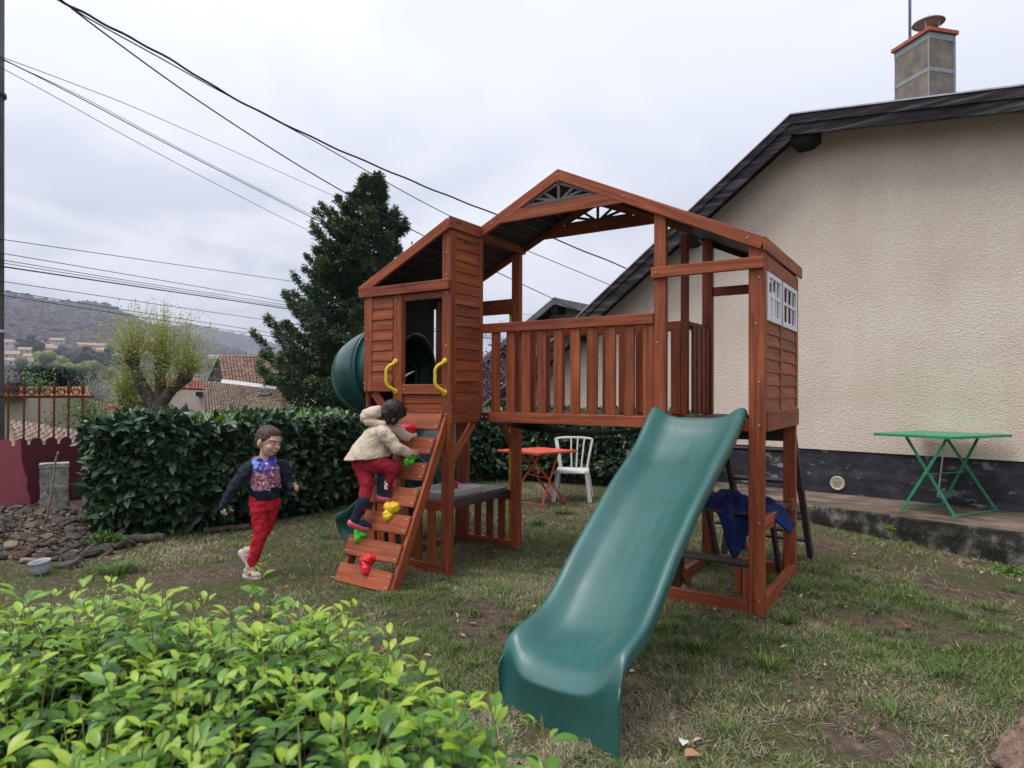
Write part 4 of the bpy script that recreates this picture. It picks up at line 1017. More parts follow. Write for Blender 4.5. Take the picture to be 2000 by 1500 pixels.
# pink toy cup in the play sink
g = G(); g.lathe([(0, 0), (.05, 0), (.055, .05), (.06, .052), (.048, .056), (0, .056)], 16); o = g.obj('toy_cup', M_pink, None, True)
o.location = (1.6706 + math.cos(TH) * -2.62 - math.sin(TH) * -.02, 4.2911 + math.sin(TH) * -2.62 + math.cos(TH) * -.02, .632); tag(o, 'small pink toy cup on the grey play sink beneath the left tower', 'cup')
# enamel pot at the left edge of the grass
g = G(); g.lathe([(0, 0), (.055, .0), (.075, .03), (.083, .07), (.078, .105), (.088, .115), (.085, .120), (.072, .108), (.072, .05), (0, .04)], 28); o = g.obj('pot', M_pot, None, True); o.location = (-3.72, 5.14, gz(-3.72, 5.14)); o.rotation_euler = (R(6), R(-5), 0); o.scale = (.88, .88, .88)
tag(o, 'small pale grey round pot in the grass at the foot of the rubble', 'pot')
# logs
def log(p, q, r, lab):
    p, q = Vector(p), Vector(q); n_ = 9; pts = [p.lerp(q, i / n_) + Vector((0, 0, .012 * mnoise.noise(Vector((i * .9, r * 50, 0))))) for i in range(n_ + 1)]
    V, F = tube_geo([x - p for x in pts], [r * (1 + .12 * mnoise.noise(Vector((i * 1.3, 2, r)))) for i in range(n_ + 1)], 9)
    o = link('log', mesh('log', V, F), M_bark, None, smooth=True, loc=p); tag(o, lab, 'log')
log((-3.20, 6.74, .03), (-2.79, 6.93, .035), .032, 'grey branch lying at the foot of the hedge, just left of the boy')
log((-3.85, 6.10, .06), (-3.38, 6.32, .05), .045, 'thick dark log at the hedge end beside the rubble')
# stick leaning
g = G(); g.tube(smooth_path([(0, 0, 0), (.05, .02, .32), (.07, .05, .66), (.10, .05, .78)], 4), .011, 6); o = g.obj('stick', noisy('bare stick', [(.20, .15, .11), (.34, .27, .2)], 20, 3, .8, .3), None, True); o.location = (-4.86, 6.75, .05)
tag(o, 'thin bare stick standing upright in the rubble before the concrete post', 'stick')

# ================================================================== gate, post, pole
GA = Vector((-5.975, 7.56, 0)); GB = Vector((-5.335, 8.14, 0)); gd = (GB - GA).normalized(); GL = (GB - GA).length
gate = empty('metal_gate', GA, math.atan2(gd.y, gd.x)); tag(gate, 'old iron gate with scrollwork and maroon scalloped sheet panels, behind the rubble', 'gate')
def sheetmat():
    m, n, l, b = base_mat('maroon and faded pink paint', .5, .3)
    tc = n.new('ShaderNodeTexCoord'); sp = n.new('ShaderNodeSeparateXYZ'); l.new(tc.outputs['Object'], sp.inputs[0])
    t = n.new('ShaderNodeTexNoise'); t.inputs['Scale'].default_value = 4; t.inputs['Detail'].default_value = 5; l.new(tc.outputs['Object'], t.inputs[0])
    a = n.new('ShaderNodeMath'); a.operation = 'MULTIPLY_ADD'; a.inputs[1].default_value = .12; l.new(t.outputs[0], a.inputs[0]); l.new(sp.outputs[0], a.inputs[2])
    zz = n.new('ShaderNodeMath'); zz.operation = 'MULTIPLY_ADD'; zz.inputs[1].default_value = .14; l.new(sp.outputs[2], zz.inputs[0]); l.new(a.outputs[0], zz.inputs[2])
    r_ = ramp(m.node_tree, [(.36, (.33, .085, .10)), (.375, (.075, .011, .016))], zz.outputs[0])
    low = n.new('ShaderNodeMath'); low.operation = 'MULTIPLY_ADD'; low.inputs[1].default_value = .35; l.new(t.outputs[0], low.inputs[0]); l.new(sp.outputs[2], low.inputs[2])
    r2 = ramp(m.node_tree, [(.28, (.35, .3, .3)), (.30, (1, 1, 1))], low.outputs[0])
    mx = n.new('ShaderNodeMix'); mx.data_type = 'RGBA'; mx.blend_type = 'MULTIPLY'; mx.inputs[0].default_value = 1; l.new(r_, mx.inputs[6]); l.new(r2, mx.inputs[7])
    l.new(mx.outputs[2], b.inputs['Base Color']); return m
poly = [(-1.2, .02), (GL + .0, .02)]; pitch = .1475
cxs = [.790 - k * pitch * 1.0 for k in range(14)]
for c_ in cxs:
    for k in range(13):
        a = R(-25 + 230 * k / 12); poly.append((c_ + .061 * math.cos(a), .845 + .058 * math.sin(a)))
g = G(); g.prism([(x, z) for x, z in poly], -.003, .003); g.obj('sheet_panel', sheetmat(), gate)
def gbar(x, z0, z1, r=.011):
    g = G(); g.bar((x, .02, z0), (x, .02, z1), r * 2, r * 2, (0, 1, 0)); g.obj('bar', M_rust, gate)
bx_ = [.815 - k * .1475 for k in range(14)]
for i, x in enumerate(bx_):
    gbar(x, .0, 1.60 if i % 2 == 0 else 1.55)
    g = G(); g.lathe([(0, .0), (.020, .01), (.026, .035), (.018, .06), (.022, .085), (.012, .12), (.018, .14), (0, .165)], 8); o = g.obj('finial', M_rust, gate, True); o.location = (x, .02, 1.43)
    for s in (-1, 1):
        if i == 0 and s == 1: continue
        pth = []
        for k in range(17):
            a = k / 16; ang = R(-90 + 330 * a) if s > 0 else R(-90 - 330 * a); rr = .052 * (1 - .55 * a)
            pth.append((x + s * .060 + math.cos(ang) * rr, .02, 1.455 + math.sin(ang) * rr))
        g = G(); g.tube(pth, .0055, 5); g.obj('scroll', M_rust, gate, True)
for z in (1.395, .60): 
    g = G(); g.bar((-1.2, .045, z), (GL + (.08 if z > 1 else 0), .045, z), .012, .030, (0, 0, 1)); g.obj('gate_rail', M_rust, gate)
g = G(); g.box(GL - .02, GL + .012, .01, .04, .0, .90); g.obj('gate_stile', M_rust, gate)
# ledge under the gate
led = empty('stone_ledge', GA, math.atan2(gd.y, gd.x)); tag(led, 'low weathered concrete ledge running beneath the iron gate', 'ledge')
g = G(); V = []; F = []; 
for i in range(30):
    x = -1.3 + i * .075; j = .02 * mnoise.noise(Vector((x * 5, 0, 0)))
    V += [(x, -.34 + j, -.1), (x, -.31 + j * 1.5, .035 + j * .5), (x, .12, .05)]
    if i: a = (i - 1) * 3; F += [(a, a + 3, a + 4, a + 1), (a + 1, a + 4, a + 5, a + 2)]
link('ledge_slab', mesh('ledge_slab', V, F), M_conc, led)
# concrete post
cp = empty('concrete_post', (-5.24, 7.43, 0), R(35)); cp.scale = (.85, .85, 1); tag(cp, 'squat lichened concrete post standing before the maroon gate', 'post')
def rough_box(x0, x1, y0, y1, z0, z1, j=.01, n_=7):
    bm = bmesh.new(); bmesh.ops.create_cube(bm, size=1)
    bmesh.ops.subdivide_edges(bm, edges=bm.edges[:], cuts=n_, use_grid_fill=True)
    for v in bm.verts:
        c = Vector((x0 + (v.co.x + .5) * (x1 - x0), y0 + (v.co.y + .5) * (y1 - y0), z0 + (v.co.z + .5) * (z1 - z0)))
        v.co = c + Vector((mnoise.noise(c * 9), mnoise.noise(c * 9 + Vector((5, 0, 0))), mnoise.noise(c * 9 + Vector((0, 7, 0))))) * j
    me = bpy.data.meshes.new('m'); bm.to_mesh(me); bm.free(); return me
link('post_shaft', rough_box(-.155, .155, -.11, .11, -.1, .62, .016, 8), M_conc, cp); link('post_cap', rough_box(-.165, .165, -.12, .12, .60, .645, .010, 6), M_conc, cp)
# utility pole at the left edge
up_ = empty('utility_pole', (-7.275, 9.05, -1)); tag(up_, 'dark concrete utility pole cut by the left edge of the view', 'pole')
g = G(); g.tube([(0, 0, 0), (-.03, 0, 3), (-.06, 0, 9.5)], [.175, .16, .13], 12); g.obj('pole_shaft', M_pole, up_, True)
g = G(); g.lathe([(.173, 0), (.178, .01), (.178, .035), (.173, .045)], 16); o = g.obj('pole_band', M_zinc, up_); o.location = (-.025, 0, 3.27)
g = G(); g.lathe([(.163, 0), (.17, .01), (.17, .05), (.163, .06)], 16); o = g.obj('pole_band', M_blackmetal, up_); o.location = (-.045, 0, 6.6)

# ================================================================== overhead cables
CAMP = Vector((0, 0, 1.5))
def at(pxx, pyy, D):
    """world point at forward distance D on the sight line measured off the photograph"""
    return CAMP + (fw + rt * ((pxx - 1000) / 1264.2) + up * ((750 - pyy) / 1264.2)) * D
def cable(pts, r, lab, grp=None, wob=0):
    P_ = [at(*p) for p in pts]; n_ = 14; pth = smooth_path(P_, n_)
    if wob: pth = [q + Vector((0, 0, wob * math.sin(i * 1.1))) + Vector((0, 0, wob * .6 * math.sin(i * .47))) for i, q in enumerate(pth)]
    o0 = pth[0]; V, F = tube_geo([q - o0 for q in pth], r, 6, False)
    o = link('cable', mesh('cable', V, F), M_cable, None, smooth=True, loc=o0); tag(o, lab, 'cable', grp)
cable([(60, -28, 6.0), (118, 2, 6.2), (300, 98, 7.0), (520, 225, 8.2), (760, 335, 9.6), (965, 418, 11), (1220, 523, 13.0), (1300, 560, 14)], .0135, 'thickest overhead cable, from the top left corner to the roof of the house', wob=.006)
cable([(90, -30, 6.1), (150, 22, 6.3), (300, 106, 7.0), (430, 178, 7.8), (600, 268, 8.8), (900, 432, 11), (1190, 556, 13.4), (1280, 596, 14.5)], .0075, 'thin cable hanging just below the thickest one')
cable([(70, -40, 6.5), (200, 62, 7.0), (400, 205, 8.4), (620, 345, 10.2), (832, 463, 12.5), (1005, 548, 15), (1150, 616, 18)], .010, 'steeper cable crossing the top of the conifer on its right')
L3 = 'cables fanning out from the top of the utility pole'
cable([(-6, 108, 9.0), (150, 166, 10.2), (300, 226, 11.6), (610, 364, 15), (700, 404, 17)], .0055, 'uppermost cable leaving the utility pole towards the conifer', L3)
cable([(-6, 110, 9.0), (150, 188, 9.8), (330, 283, 11.0), (560, 400, 13.5), (760, 500, 17)], .0085, 'thicker second cable from the pole head, running into the conifer', L3)
cable([(-6, 112, 9.05), (150, 184, 9.9), (330, 279, 11.1), (560, 396, 13.6), (760, 494, 17)], .005, 'thin cable running tight above the thicker pole cable', L3)
cable([(-6, 128, 9.0), (100, 185, 9.7), (250, 268, 11), (420, 358, 12.6), (590, 444, 15), (760, 520, 18)], .0055, 'lowest cable of the fan leaving the head of the pole', L3)
L4 = 'telephone and power lines crossing low in front of the hills'
for a, b_, c_, r, lab in ((467, 513, 548, .0055, 'highest of the low lines, standing apart above the others'), (494, 548, 590, .0055, 'second of the low lines left of the conifer'), (507, 559, 596, .005, 'third of the low lines, first of the close bundle'), (513, 563, 600, .005, 'fourth of the low lines, in the middle of the bundle'), (520, 567, 603, .010, 'thick dark low line at the bottom of the bundle'), (549, 596, 631, .005, 'lone thin line between the bundle and the ridge'), (567, 617, 655, .005, 'upper of the two lines grazing the hill ridge'), (576, 626, 662, .0055, 'lower of the two lines grazing the hill ridge')):
    cable([(-6, a - 1, 9.0), (280, b_ - (b_ - a) * .12, 11.5), (560, c_, 15), (760, c_ + (c_ - b_) * .9, 18.5), (1060, c_ + (c_ - b_) * 2.0, 25)], r, lab, L4)

# ================================================================== rubble bank left
M_rock = [noisy('grey brown stone', [(.035, .028, .022), (.095, .074, .060), (.20, .165, .135)], 7, 7, .9, .8, 30), noisy('pinkish stone', [(.060, .036, .027), (.13, .085, .066), (.23, .165, .13)], 6, 6, .9, .8, 30), noisy('slaty stone', [(.028, .026, .025), (.070, .066, .062), (.16, .15, .14)], 8, 6, .85, .8, 30), noisy('ochre stone', [(.20, .16, .11), (.32, .27, .19)], 6, 6, .9, .8, 30)]
def stone_mesh(seed, flat=.45, sub=2):
    V = (IV2 if sub == 2 else IV) * 1.0; out = []
    for x, y, z in V:
        d = Vector((x, y, z)); k = 1 + .35 * mnoise.noise(d * 1.1 + Vector((seed * 7, 0, 0))) + .14 * mnoise.noise(d * 2.6 + Vector((0, seed * 5, 0)))
        q = [max(-.56, min(.60, c)) * 1.15 for c in (x * k, y * k * .72, z * k)]
        out.append((q[0], q[1], q[2] * flat))
    return mesh('stone', out, [tuple(map(int, f)) for f in (IF2 if sub == 2 else IF)])
SMS = [[stone_mesh(s, rnd.uniform(.28, .5)) for s in range(5)] for _ in M_rock]
for k, ms in enumerate(SMS):
    for me in ms: me.materials.append(M_rock[k])
rub = empty('rubble_heap', (-4.7, 6.4, 0)); tag(rub, 'low bank of broken stones between the gate ledge and the grass', 'rubble')
cnt_ = 0
for i in range(1400):
    if cnt_ >= 298: break
    x = rnd.uniform(-6.2, -3.55); y = rnd.uniform(5.3, 7.6)
    e = 5.35 + (-3.9 - x) * .22
    if y < e or (x > -4.25 and y > 6.35) or y - 7.35 > .9 * (x + 5.9): continue
    cnt_ += 1; s = rnd.uniform(.024, .070) * (1.35 if rnd.random() < .15 else 1); k = rnd.choice([0, 0, 0, 1, 2, 2, 3] if rnd.random() < .8 else [1])
    bank = .03 + .08 * max(0, min(1, (y - 5.6) / 1.6))
    o = bpy.data.objects.new('stone', rnd.choice(SMS[k])); COL.objects.link(o); o.parent = rub
    o.location = (x + 4.7, y - 6.4, gz(x, y) + bank * rnd.uniform(.25, 1)); o.scale = (s * 1.3, s * 1.1, s * 1.5); o.rotation_euler = (rnd.uniform(-.6, .6), rnd.uniform(-.6, .6), rnd.uniform(0, 6.3))
# smaller chips between them, too many to count
Cc, Rr, Tt = [], [], []
while len(Cc) < 2600:
    x = rnd.uniform(-6.2, -3.5); y = rnd.uniform(5.2, 7.6)
    if y < 5.3 + (-3.9 - x) * .22 or (x > -4.2 and y > 6.3) or y - 7.35 > .9 * (x + 5.9): continue
    k = max(0, min(1, (y - 5.5 - (-3.9 - x) * .2) / 1.3)) * max(0, min(1, (-3.5 - x) / .5))
    Cc.append((x, y, gz(x, y) - .01 + .09 * k)); Rr.append(rnd.uniform(.010, .032)); Tt.append(rnd.random())
V, F, t = blobs(np.array(Cc), np.array(Rr), np.array(Tt), .6, 1, .45)
o = link('stone_chips', mesh_np('stone_chips', V, F, t), leafmat('stone chips', [(.030, .022, .017), (.070, .052, .040), (.12, .092, .074), (.22, .185, .155)], .95, .1, True, 0), None); tag(o, 'broken stone chips and debris between the larger stones', 'rubble', kind='stuff')
# bank under the stones
V = []; F = []; nx_, ny_ = 40, 34
for j in range(ny_):
    for i in range(nx_):
        x = -6.9 + i * .088; y = 5.0 + j * .09; k = max(0, min(1, (y - 5.5 - (-3.9 - x) * .2) / 1.3)) * max(0, min(1, (-3.5 - x) / .5))
        V.append((x, y, gz(x, y) - .03 + .09 * k + .03 * mnoise.noise(Vector((x * 6, y * 6, 0)))))
        if i and j: a = (j - 1) * nx_ + i - 1; F.append((a, a + 1, a + nx_ + 1, a + nx_))
link('rubble_soil', mesh('rubble_soil', V, F), noisy('dark humus', [(.022, .016, .012), (.06, .042, .032), (.12, .085, .06)], 12, 7, .95, .9, 40), None, smooth=True)
bush('weed', 'low ragged green weeds among the stones left of the pot', 'plant', (-4.35, 5.75, gz(-4.35, 5.75)), (.22, .16, .06), 700, [(.03, .08, .015), (.07, .16, .03), (.14, .26, .05)], .03, 26, stems=False) if False else None
tag(bpy.data.objects['rubble_soil'], 'dark earth bank beneath the broken stones', 'soil', kind='stuff')
# big stone bottom right
me = stone_mesh(12, .75, 2); o = link('boulder', me, noisy('brown pink boulder', [(.15, .095, .070), (.25, .165, .125), (.36, .255, .20)], 5, 9, .95, 1.0, 26, .1, dist=.03), None, smooth=True)
sb = o.modifiers.new('s', 'SUBSURF'); sb.levels = 3; sb.render_levels = 3; tx = bpy.data.textures.new('rock', 'CLOUDS'); tx.noise_scale = .30; tx.noise_depth = 5; tx.intensity = .5; tx.contrast = 1.3; dm = o.modifiers.new('d', 'DISPLACE'); dm.texture = tx; dm.strength = .42; dm.texture_coords = 'LOCAL'
o.location = (2.14, 2.57, -.03); o.scale = (.46, .36, .26); o.rotation_euler = (.05, -.08, .5); tag(o, 'rough pinkish brown boulder in the bottom right corner of the lawn', 'stone')
# small pale stones in front of the rubble
for x, y, s, lab in ((-3.42, 5.62, .07, 'pale flat stone on the grass edge beside the green weed'), (-3.30, 5.45, .055, 'smaller pale stone lying in front of the flat one'), (-4.05, 5.45, .10, 'yellowish flat stone left of the grey pot'), (-1.9, 7.15, .06, 'small pale stone by the log under the hedge')):
    o = bpy.data.objects.new('loose_stone', rnd.choice(SMS[3])); COL.objects.link(o); o.location = (x, y, gz(x, y) + .01); o.scale = (s, s * .8, s * .7); o.rotation_euler = (0, .1, rnd.uniform(0, 6)); tag(o, lab, 'stone')

# ================================================================== foliage
def leaf_tpl(w=.17, fold=.05, droop=.10, w2=None):
    w2 = w if w2 is None else w2
    V = np.array([(0, 0, 0), (.30, w, fold), (.30, 0, 0), (.30, -w, fold), (.66, w2, fold - droop * .4), (.66, 0, -droop * .4), (.66, -w2, fold - droop * .4), (1, 0, -droop)])
    F = np.array([(0, 2, 1), (0, 3, 2), (1, 2, 5), (1, 5, 4), (3, 6, 5), (3, 5, 2), (4, 5, 7), (6, 7, 5)])
    return V, F
def leaf_fine(w=.3, arch=.2, fold=.06):
    xs = [0, .14, .34, .56, .78, .92, 1]; ws = [.05, .42, .86, 1.0, .74, .36, 0]; V = []; F = []
    for x, k in zip(xs, ws):
        z = -arch * x * x; V += [(x, k * w, z + fold * k), (x, 0, z), (x, -k * w, z + fold * k)]
    for i in range(6):
        a = i * 3; F += [(a, a + 1, a + 4), (a, a + 4, a + 3), (a + 1, a + 2, a + 5), (a + 1, a + 5, a + 4)]
    return np.array(V), np.array(F)
def quad_tpl(w=.2):
    V = np.array([(0, 0, 0), (.45, w, .03), (.45, -w, .03), (1, 0, -.03)]); F = np.array([(0, 2, 1), (1, 2, 3)]); return V, F
def norm(a): return a / np.maximum(np.linalg.norm(a, axis=-1, keepdims=True), 1e-9)
def scatter(name, pos, d, nrm, size, tint, tpl, mat, parent=None, seg=None):
    pos = np.asarray(pos, float); d = norm(np.asarray(d, float)); z = norm(nrm - d * (np.sum(nrm * d, -1, keepdims=True))); y = np.cross(z, d)
    V0, F0 = tpl; n = len(pos); nv = len(V0); s = np.asarray(size)[:, None, None]
    V = pos[:, None, :] + s * (V0[None, :, 0:1] * d[:, None, :] + V0[None, :, 1:2] * y[:, None, :] + V0[None, :, 2:3] * z[:, None, :])
    F = F0[None] + (np.arange(n) * nv)[:, None, None]
    me = mesh_np(name, V.reshape(-1, 3), F.reshape(-1, 3), np.repeat(np.asarray(tint), nv))
    return link(name, me, mat, parent)
def leaf_objs(pos, d, nrm, size, tpl, mats, parent, pick, name='leaf'):
    meshes = []
    for m in mats:
        me = mesh(name, tpl[0], [tuple(map(int, f)) for f in tpl[1]]); me.materials.append(m)
        meshes.append(me)
    d = norm(d); z = norm(nrm - d * np.sum(nrm * d, -1, keepdims=True)); y = np.cross(z, d)
    for i in pick:
        o = bpy.data.objects.new(name, meshes[int(i) % len(meshes)]); COL.objects.link(o); o.parent = parent
        s = size[i]; X, Y, Z = d[i] * s, y[i] * s, z[i] * s
        o.matrix_local = Matrix(((X[0], Y[0], Z[0], pos[i][0]), (X[1], Y[1], Z[1], pos[i][1]), (X[2], Y[2], Z[2], pos[i][2]), (0, 0, 0, 1)))

# ---- laurel hedge: an L round the corner of the lawn
LAU = [(.014, .036, .016), (.026, .064, .028), (.044, .098, .044), (.080, .145, .058)]
M_lau = leafmat('laurel leaf', LAU + [(.14, .23, .05), (.26, .36, .06)], .30, .5, True, .12)
M_lau1 = leafmat('glossy laurel leaf', LAU, .28, .5, False, .10)
M_core = noisy('dark light-blocking hedge core', [(.008, .010, .007), (.02, .022, .014)], 8, 4, 1, .3)
HP = [Vector((-4.05, 6.38, 0)), Vector((-3.45, 6.52, 0)), Vector((-2.55, 7.40, 0)), Vector((-1.35, 9.30, 0)), Vector((-.35, 10.55, 0)), Vector((.9, 10.35, 0)), Vector((2.75, 9.30, 0))]
def hedge_pts():
    return smooth_path(HP, 10)
def make_hedge():
    h = empty('laurel_hedge', (0, 0, 0)); tag(h, 'tall clipped laurel hedge with big glossy dark leaves enclosing the lawn', 'hedge')
    pth = hedge_pts(); D = []
    T = 1.0
    for i, q in enumerate(pth):
        t = (pth[min(i + 1, len(pth) - 1)] - pth[max(i - 1, 0)]).normalized(); D.append((q, t, Vector((-t.y, t.x, 0))))
    # dark core box, added to block light through the leaves
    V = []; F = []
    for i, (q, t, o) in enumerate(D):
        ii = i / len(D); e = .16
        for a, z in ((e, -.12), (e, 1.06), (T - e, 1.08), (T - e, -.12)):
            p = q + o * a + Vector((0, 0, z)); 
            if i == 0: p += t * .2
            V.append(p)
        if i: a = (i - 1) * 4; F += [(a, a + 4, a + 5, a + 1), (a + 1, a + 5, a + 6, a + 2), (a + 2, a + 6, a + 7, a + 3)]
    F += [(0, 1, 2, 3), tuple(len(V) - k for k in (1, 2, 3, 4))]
    link('light_block_core', mesh('light_block_core', V, F), M_core, h)
    pos, d, nr, sz, ti = [], [], [], [], []
    n = len(D); seglen = [(pth[i + 1] - pth[i]).length for i in range(n - 1)]; tot = sum(seglen); cum = np.cumsum([0] + seglen)
    N = 21000
    for _ in range(N):
        s = rnd.random() ** 1.25 * tot; i = min(int(np.searchsorted(cum, s)) - 1, n - 2); i = max(i, 0); f = (s - cum[i]) / seglen[i]
        q = D[i][0].lerp(D[i + 1][0], f); t, o = D[i][1], D[i][2]
        r = rnd.random(); face = 'f' if r < .62 else ('t' if r < .93 else 'e')
        bulge = .07 * mnoise.noise(Vector((s * 1.6, 0, 1))) ; H = 1.17 + .03 * mnoise.noise(Vector((s * 1.2, 4, 0)))
        if face == 'f':
            z = rnd.random() ** .85 * H; b = bulge + .10 * mnoise.noise(Vector((s * 3, z * 3, 2))) + (.12 * (z < .2)); 
            p = q + o * (b + rnd.uniform(0, .13)) + Vector((0, 0, z)); out = -o
        elif face == 't':
            a = rnd.random() ** .8 * T; z = H + .03 * mnoise.noise(Vector((s * 3, a * 4, 0))) - rnd.uniform(0, .06); p = q + o * a + Vector((0, 0, z)); out = Vector((0, 0, 1)); 
        else:
            a = rnd.random() * T; z = rnd.random() * H; q0, t0, o0 = D[0]; rr = .5
            p = q0 + o0 * a - t0 * (.10 + .14 * math.sin(a / T * 3.14) + .08 * mnoise.noise(Vector((a * 3, z * 3, 9))) - rnd.uniform(0, .12)) + Vector((0, 0, z)); out = (-t0 - o0 * .2)
        if z < .12 and rnd.random() < .5: continue
        dr = Vector((rnd.gauss(0, 1), rnd.gauss(0, 1), rnd.gauss(0, .8))).normalized()
        dd = (out * rnd.uniform(.2, 1.0) + dr * .9 + Vector((0, 0, rnd.uniform(-.55, .35)))).normalized()
        nn = (out * .7 + Vector((0, 0, .75)) + Vector((rnd.gauss(0, .45), rnd.gauss(0, .45), rnd.gauss(0, .3)))).normalized()
        L = rnd.uniform(.070, .150) * (1.30 if s < 1.8 else (1.08 if s < 4 else .95))
        new = face == 't' and (mnoise.noise(Vector((s * 1.3, 3, 3))) + (.45 if 2.0 < s < 4.6 else -.1) + rnd.uniform(-.3, .3)) > .15
        tt = rnd.uniform(.75, 1) if new else max(0, min(.62, rnd.gauss(.30, .16)))
        if new: L *= .6; dd = (dd + Vector((0, 0, 1.0))).normalized()
        pos.append(p); d.append(dd); nr.append(nn); sz.append(L); ti.append(tt)
    pos, d, nr, sz, ti = map(np.array, (pos, d, nr, sz, ti))
    tp = leaf_tpl(.19, .05, .12)
    key = np.linalg.norm(pos - np.array([0, 0, 1.5]), axis=1) / sz + (ti > .62) * 99
    order = np.argsort(key); pick = order[:290]; rest = order[290:]
    leaf_objs(pos, d, nr, sz, tp, [M_lau1], h, pick)
    o = scatter('leaf_mass', pos[rest], d[rest], nr[rest], sz[rest], ti[rest], tp, M_lau, h); o['kind'] = 'stuff'
    g = G()
    for i in range(46):
        s = rnd.uniform(0, tot); k = max(0, min(int(np.searchsorted(cum, s)) - 1, n - 2)); q = D[k][0] + D[k][2] * rnd.uniform(.15, .7)
        g.tube(smooth_path([q + Vector((0, 0, -.05)), q + Vector((rnd.uniform(-.05, .05), rnd.uniform(-.05, .05), .3)), q + Vector((rnd.uniform(-.15, .15), rnd.uniform(-.15, .15), .75))], 2), .012, 5)
    o = g.obj('stems', M_bark, h); o['kind'] = 'stuff'
make_hedge()

# ---- foreground shrub of bright spring shoots
SHC = [(.014, .042, .014), (.032, .085, .024), (.060, .150, .030), (.10, .24, .026), (.20, .37, .028), (.36, .49, .04)]
M_shr = leafmat('spring shoot leaf', SHC, .34, .55, True, .30)
M_shrA = leafmat('young yellow green leaf', SHC[2:], .42, .4, False, .30)
def make_shrub():
    sh = empty('spring_shrub', (-.7, 1.2, 0)); tag(sh, 'low bushy shrub full of bright yellow-green spring shoots in the foreground corner', 'shrub')
    O = np.array([-.7, 1.2, 0.])
    # outline of the clump on the ground plan (far edge y as a function of x)
    fx = [-2.4, -1.6, -.9, -.55, -.30, -.15, -.03, .06, .12]; fy = [2.12, 2.10, 2.04, 1.92, 1.68, 1.49, 1.34, 1.20, 1.0]
    pos, d, nr, sz, ti = [], [], [], [], []; st = G()
    shoots = []
    for _ in range(1350):
        x = rnd.uniform(-2.0, .12); y = rnd.uniform(.75, 2.1)
        lim = float(np.interp(x, fx, fy))
        if y > lim: continue
        e = min(1, (lim - y) / .25); h = .775 + .09 * e ** .6 + .07 * mnoise.noise(Vector((x * 3, y * 3, 0))) + rnd.gauss(0, .030) + (.07 if rnd.random() < .12 else 0)
        shoots.append((x, y, h))
    shoots.append((-.735, 1.90, 1.00)); shoots.append((-.755, 1.93, .95))
    for (x, y, h) in shoots:
        base = Vector((x + rnd.gauss(0, .07), y + rnd.gauss(0, .07), h - .36)); top = Vector((x, y, h)); n = rnd.randint(9, 13)
        st.tube([base, base.lerp(top, .5) + Vector((rnd.gauss(0, .008), rnd.gauss(0, .008), 0)), top], [.0024, .0019, .0012], 4)
        a0 = rnd.uniform(0, 6.3); k0 = rnd.uniform(.8, 1.15); age = rnd.uniform(-.12, .12)
        for i in range(n):
            f = (i + .5) / n; p = base.lerp(top, .12 + f * .88)
            a = a0 + i * 2.4
            tilt = .05 + 1.15 * f ** 3         # leaves stand up at the tip
            nleaf = 2 if f > .85 else (3 if rnd.random() < .6 else 2)
            for q in range(nleaf):
                aa = a + (q - .5 * (nleaf - 1)) * .75 + rnd.gauss(0, .15); w = Vector((math.cos(aa), math.sin(aa), 0))
                dd = (w + Vector((0, 0, tilt + rnd.gauss(-.15, .25)))).normalized(); nn = (Vector((0, 0, 1)) - w * tilt * .8 + Vector((rnd.gauss(0, .3), rnd.gauss(0, .3), 0))).normalized()
                L = (.049 * (1 - .55 * abs(f - .6)) ) * k0 * rnd.uniform(.75, 1.2)
                off = w * (.012 if nleaf > 1 else .002) * (1 + q * .6)
                pos.append(p + off); d.append(dd); nr.append(nn); sz.append(L * rnd.choice((.7, .9, 1, 1.1)))
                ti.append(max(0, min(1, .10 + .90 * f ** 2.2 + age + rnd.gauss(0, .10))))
    # darker, older leaves lower down
    for _ in range(16000):
        x = rnd.uniform(-2.0, .14); y = rnd.uniform(.7, 2.05); lim = float(np.interp(x, fx, fy)) 
        if y > lim: continue
        h = rnd.uniform(.36, .78)
        w = Vector((rnd.gauss(0, 1), rnd.gauss(0, 1), rnd.gauss(0, .5))).normalized()
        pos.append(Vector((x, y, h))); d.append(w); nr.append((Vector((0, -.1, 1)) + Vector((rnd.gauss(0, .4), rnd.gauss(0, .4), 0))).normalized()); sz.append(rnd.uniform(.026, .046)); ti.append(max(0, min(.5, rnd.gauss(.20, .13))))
    pos = np.array(pos) - O; d, nr, sz, ti = map(np.array, (d, nr, sz, ti))
    tp = leaf_fine(.25, .30, .08)
    vis = np.linalg.norm(pos + O - np.array([0, 0, 1.5]), axis=1) / sz
    ang = (pos[:, 0] + O[0]) / (pos[:, 1] + O[1])
    okm = (ti > .45) & (ang > -.82) & (pos[:, 1] + O[1] > .9)
    idx = np.where(okm)[0]; pick = idx[np.argsort(vis[idx])][:290]; mask = np.ones(len(pos), bool); mask[pick] = False; rest = np.where(mask)[0]
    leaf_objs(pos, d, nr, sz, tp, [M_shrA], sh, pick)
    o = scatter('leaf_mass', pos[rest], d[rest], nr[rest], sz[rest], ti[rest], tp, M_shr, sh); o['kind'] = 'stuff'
    st.v = [Vector(v) - Vector(O) for v in st.v]; o = st.obj('stems', M_stem, sh); o['kind'] = 'stuff'
make_shrub()

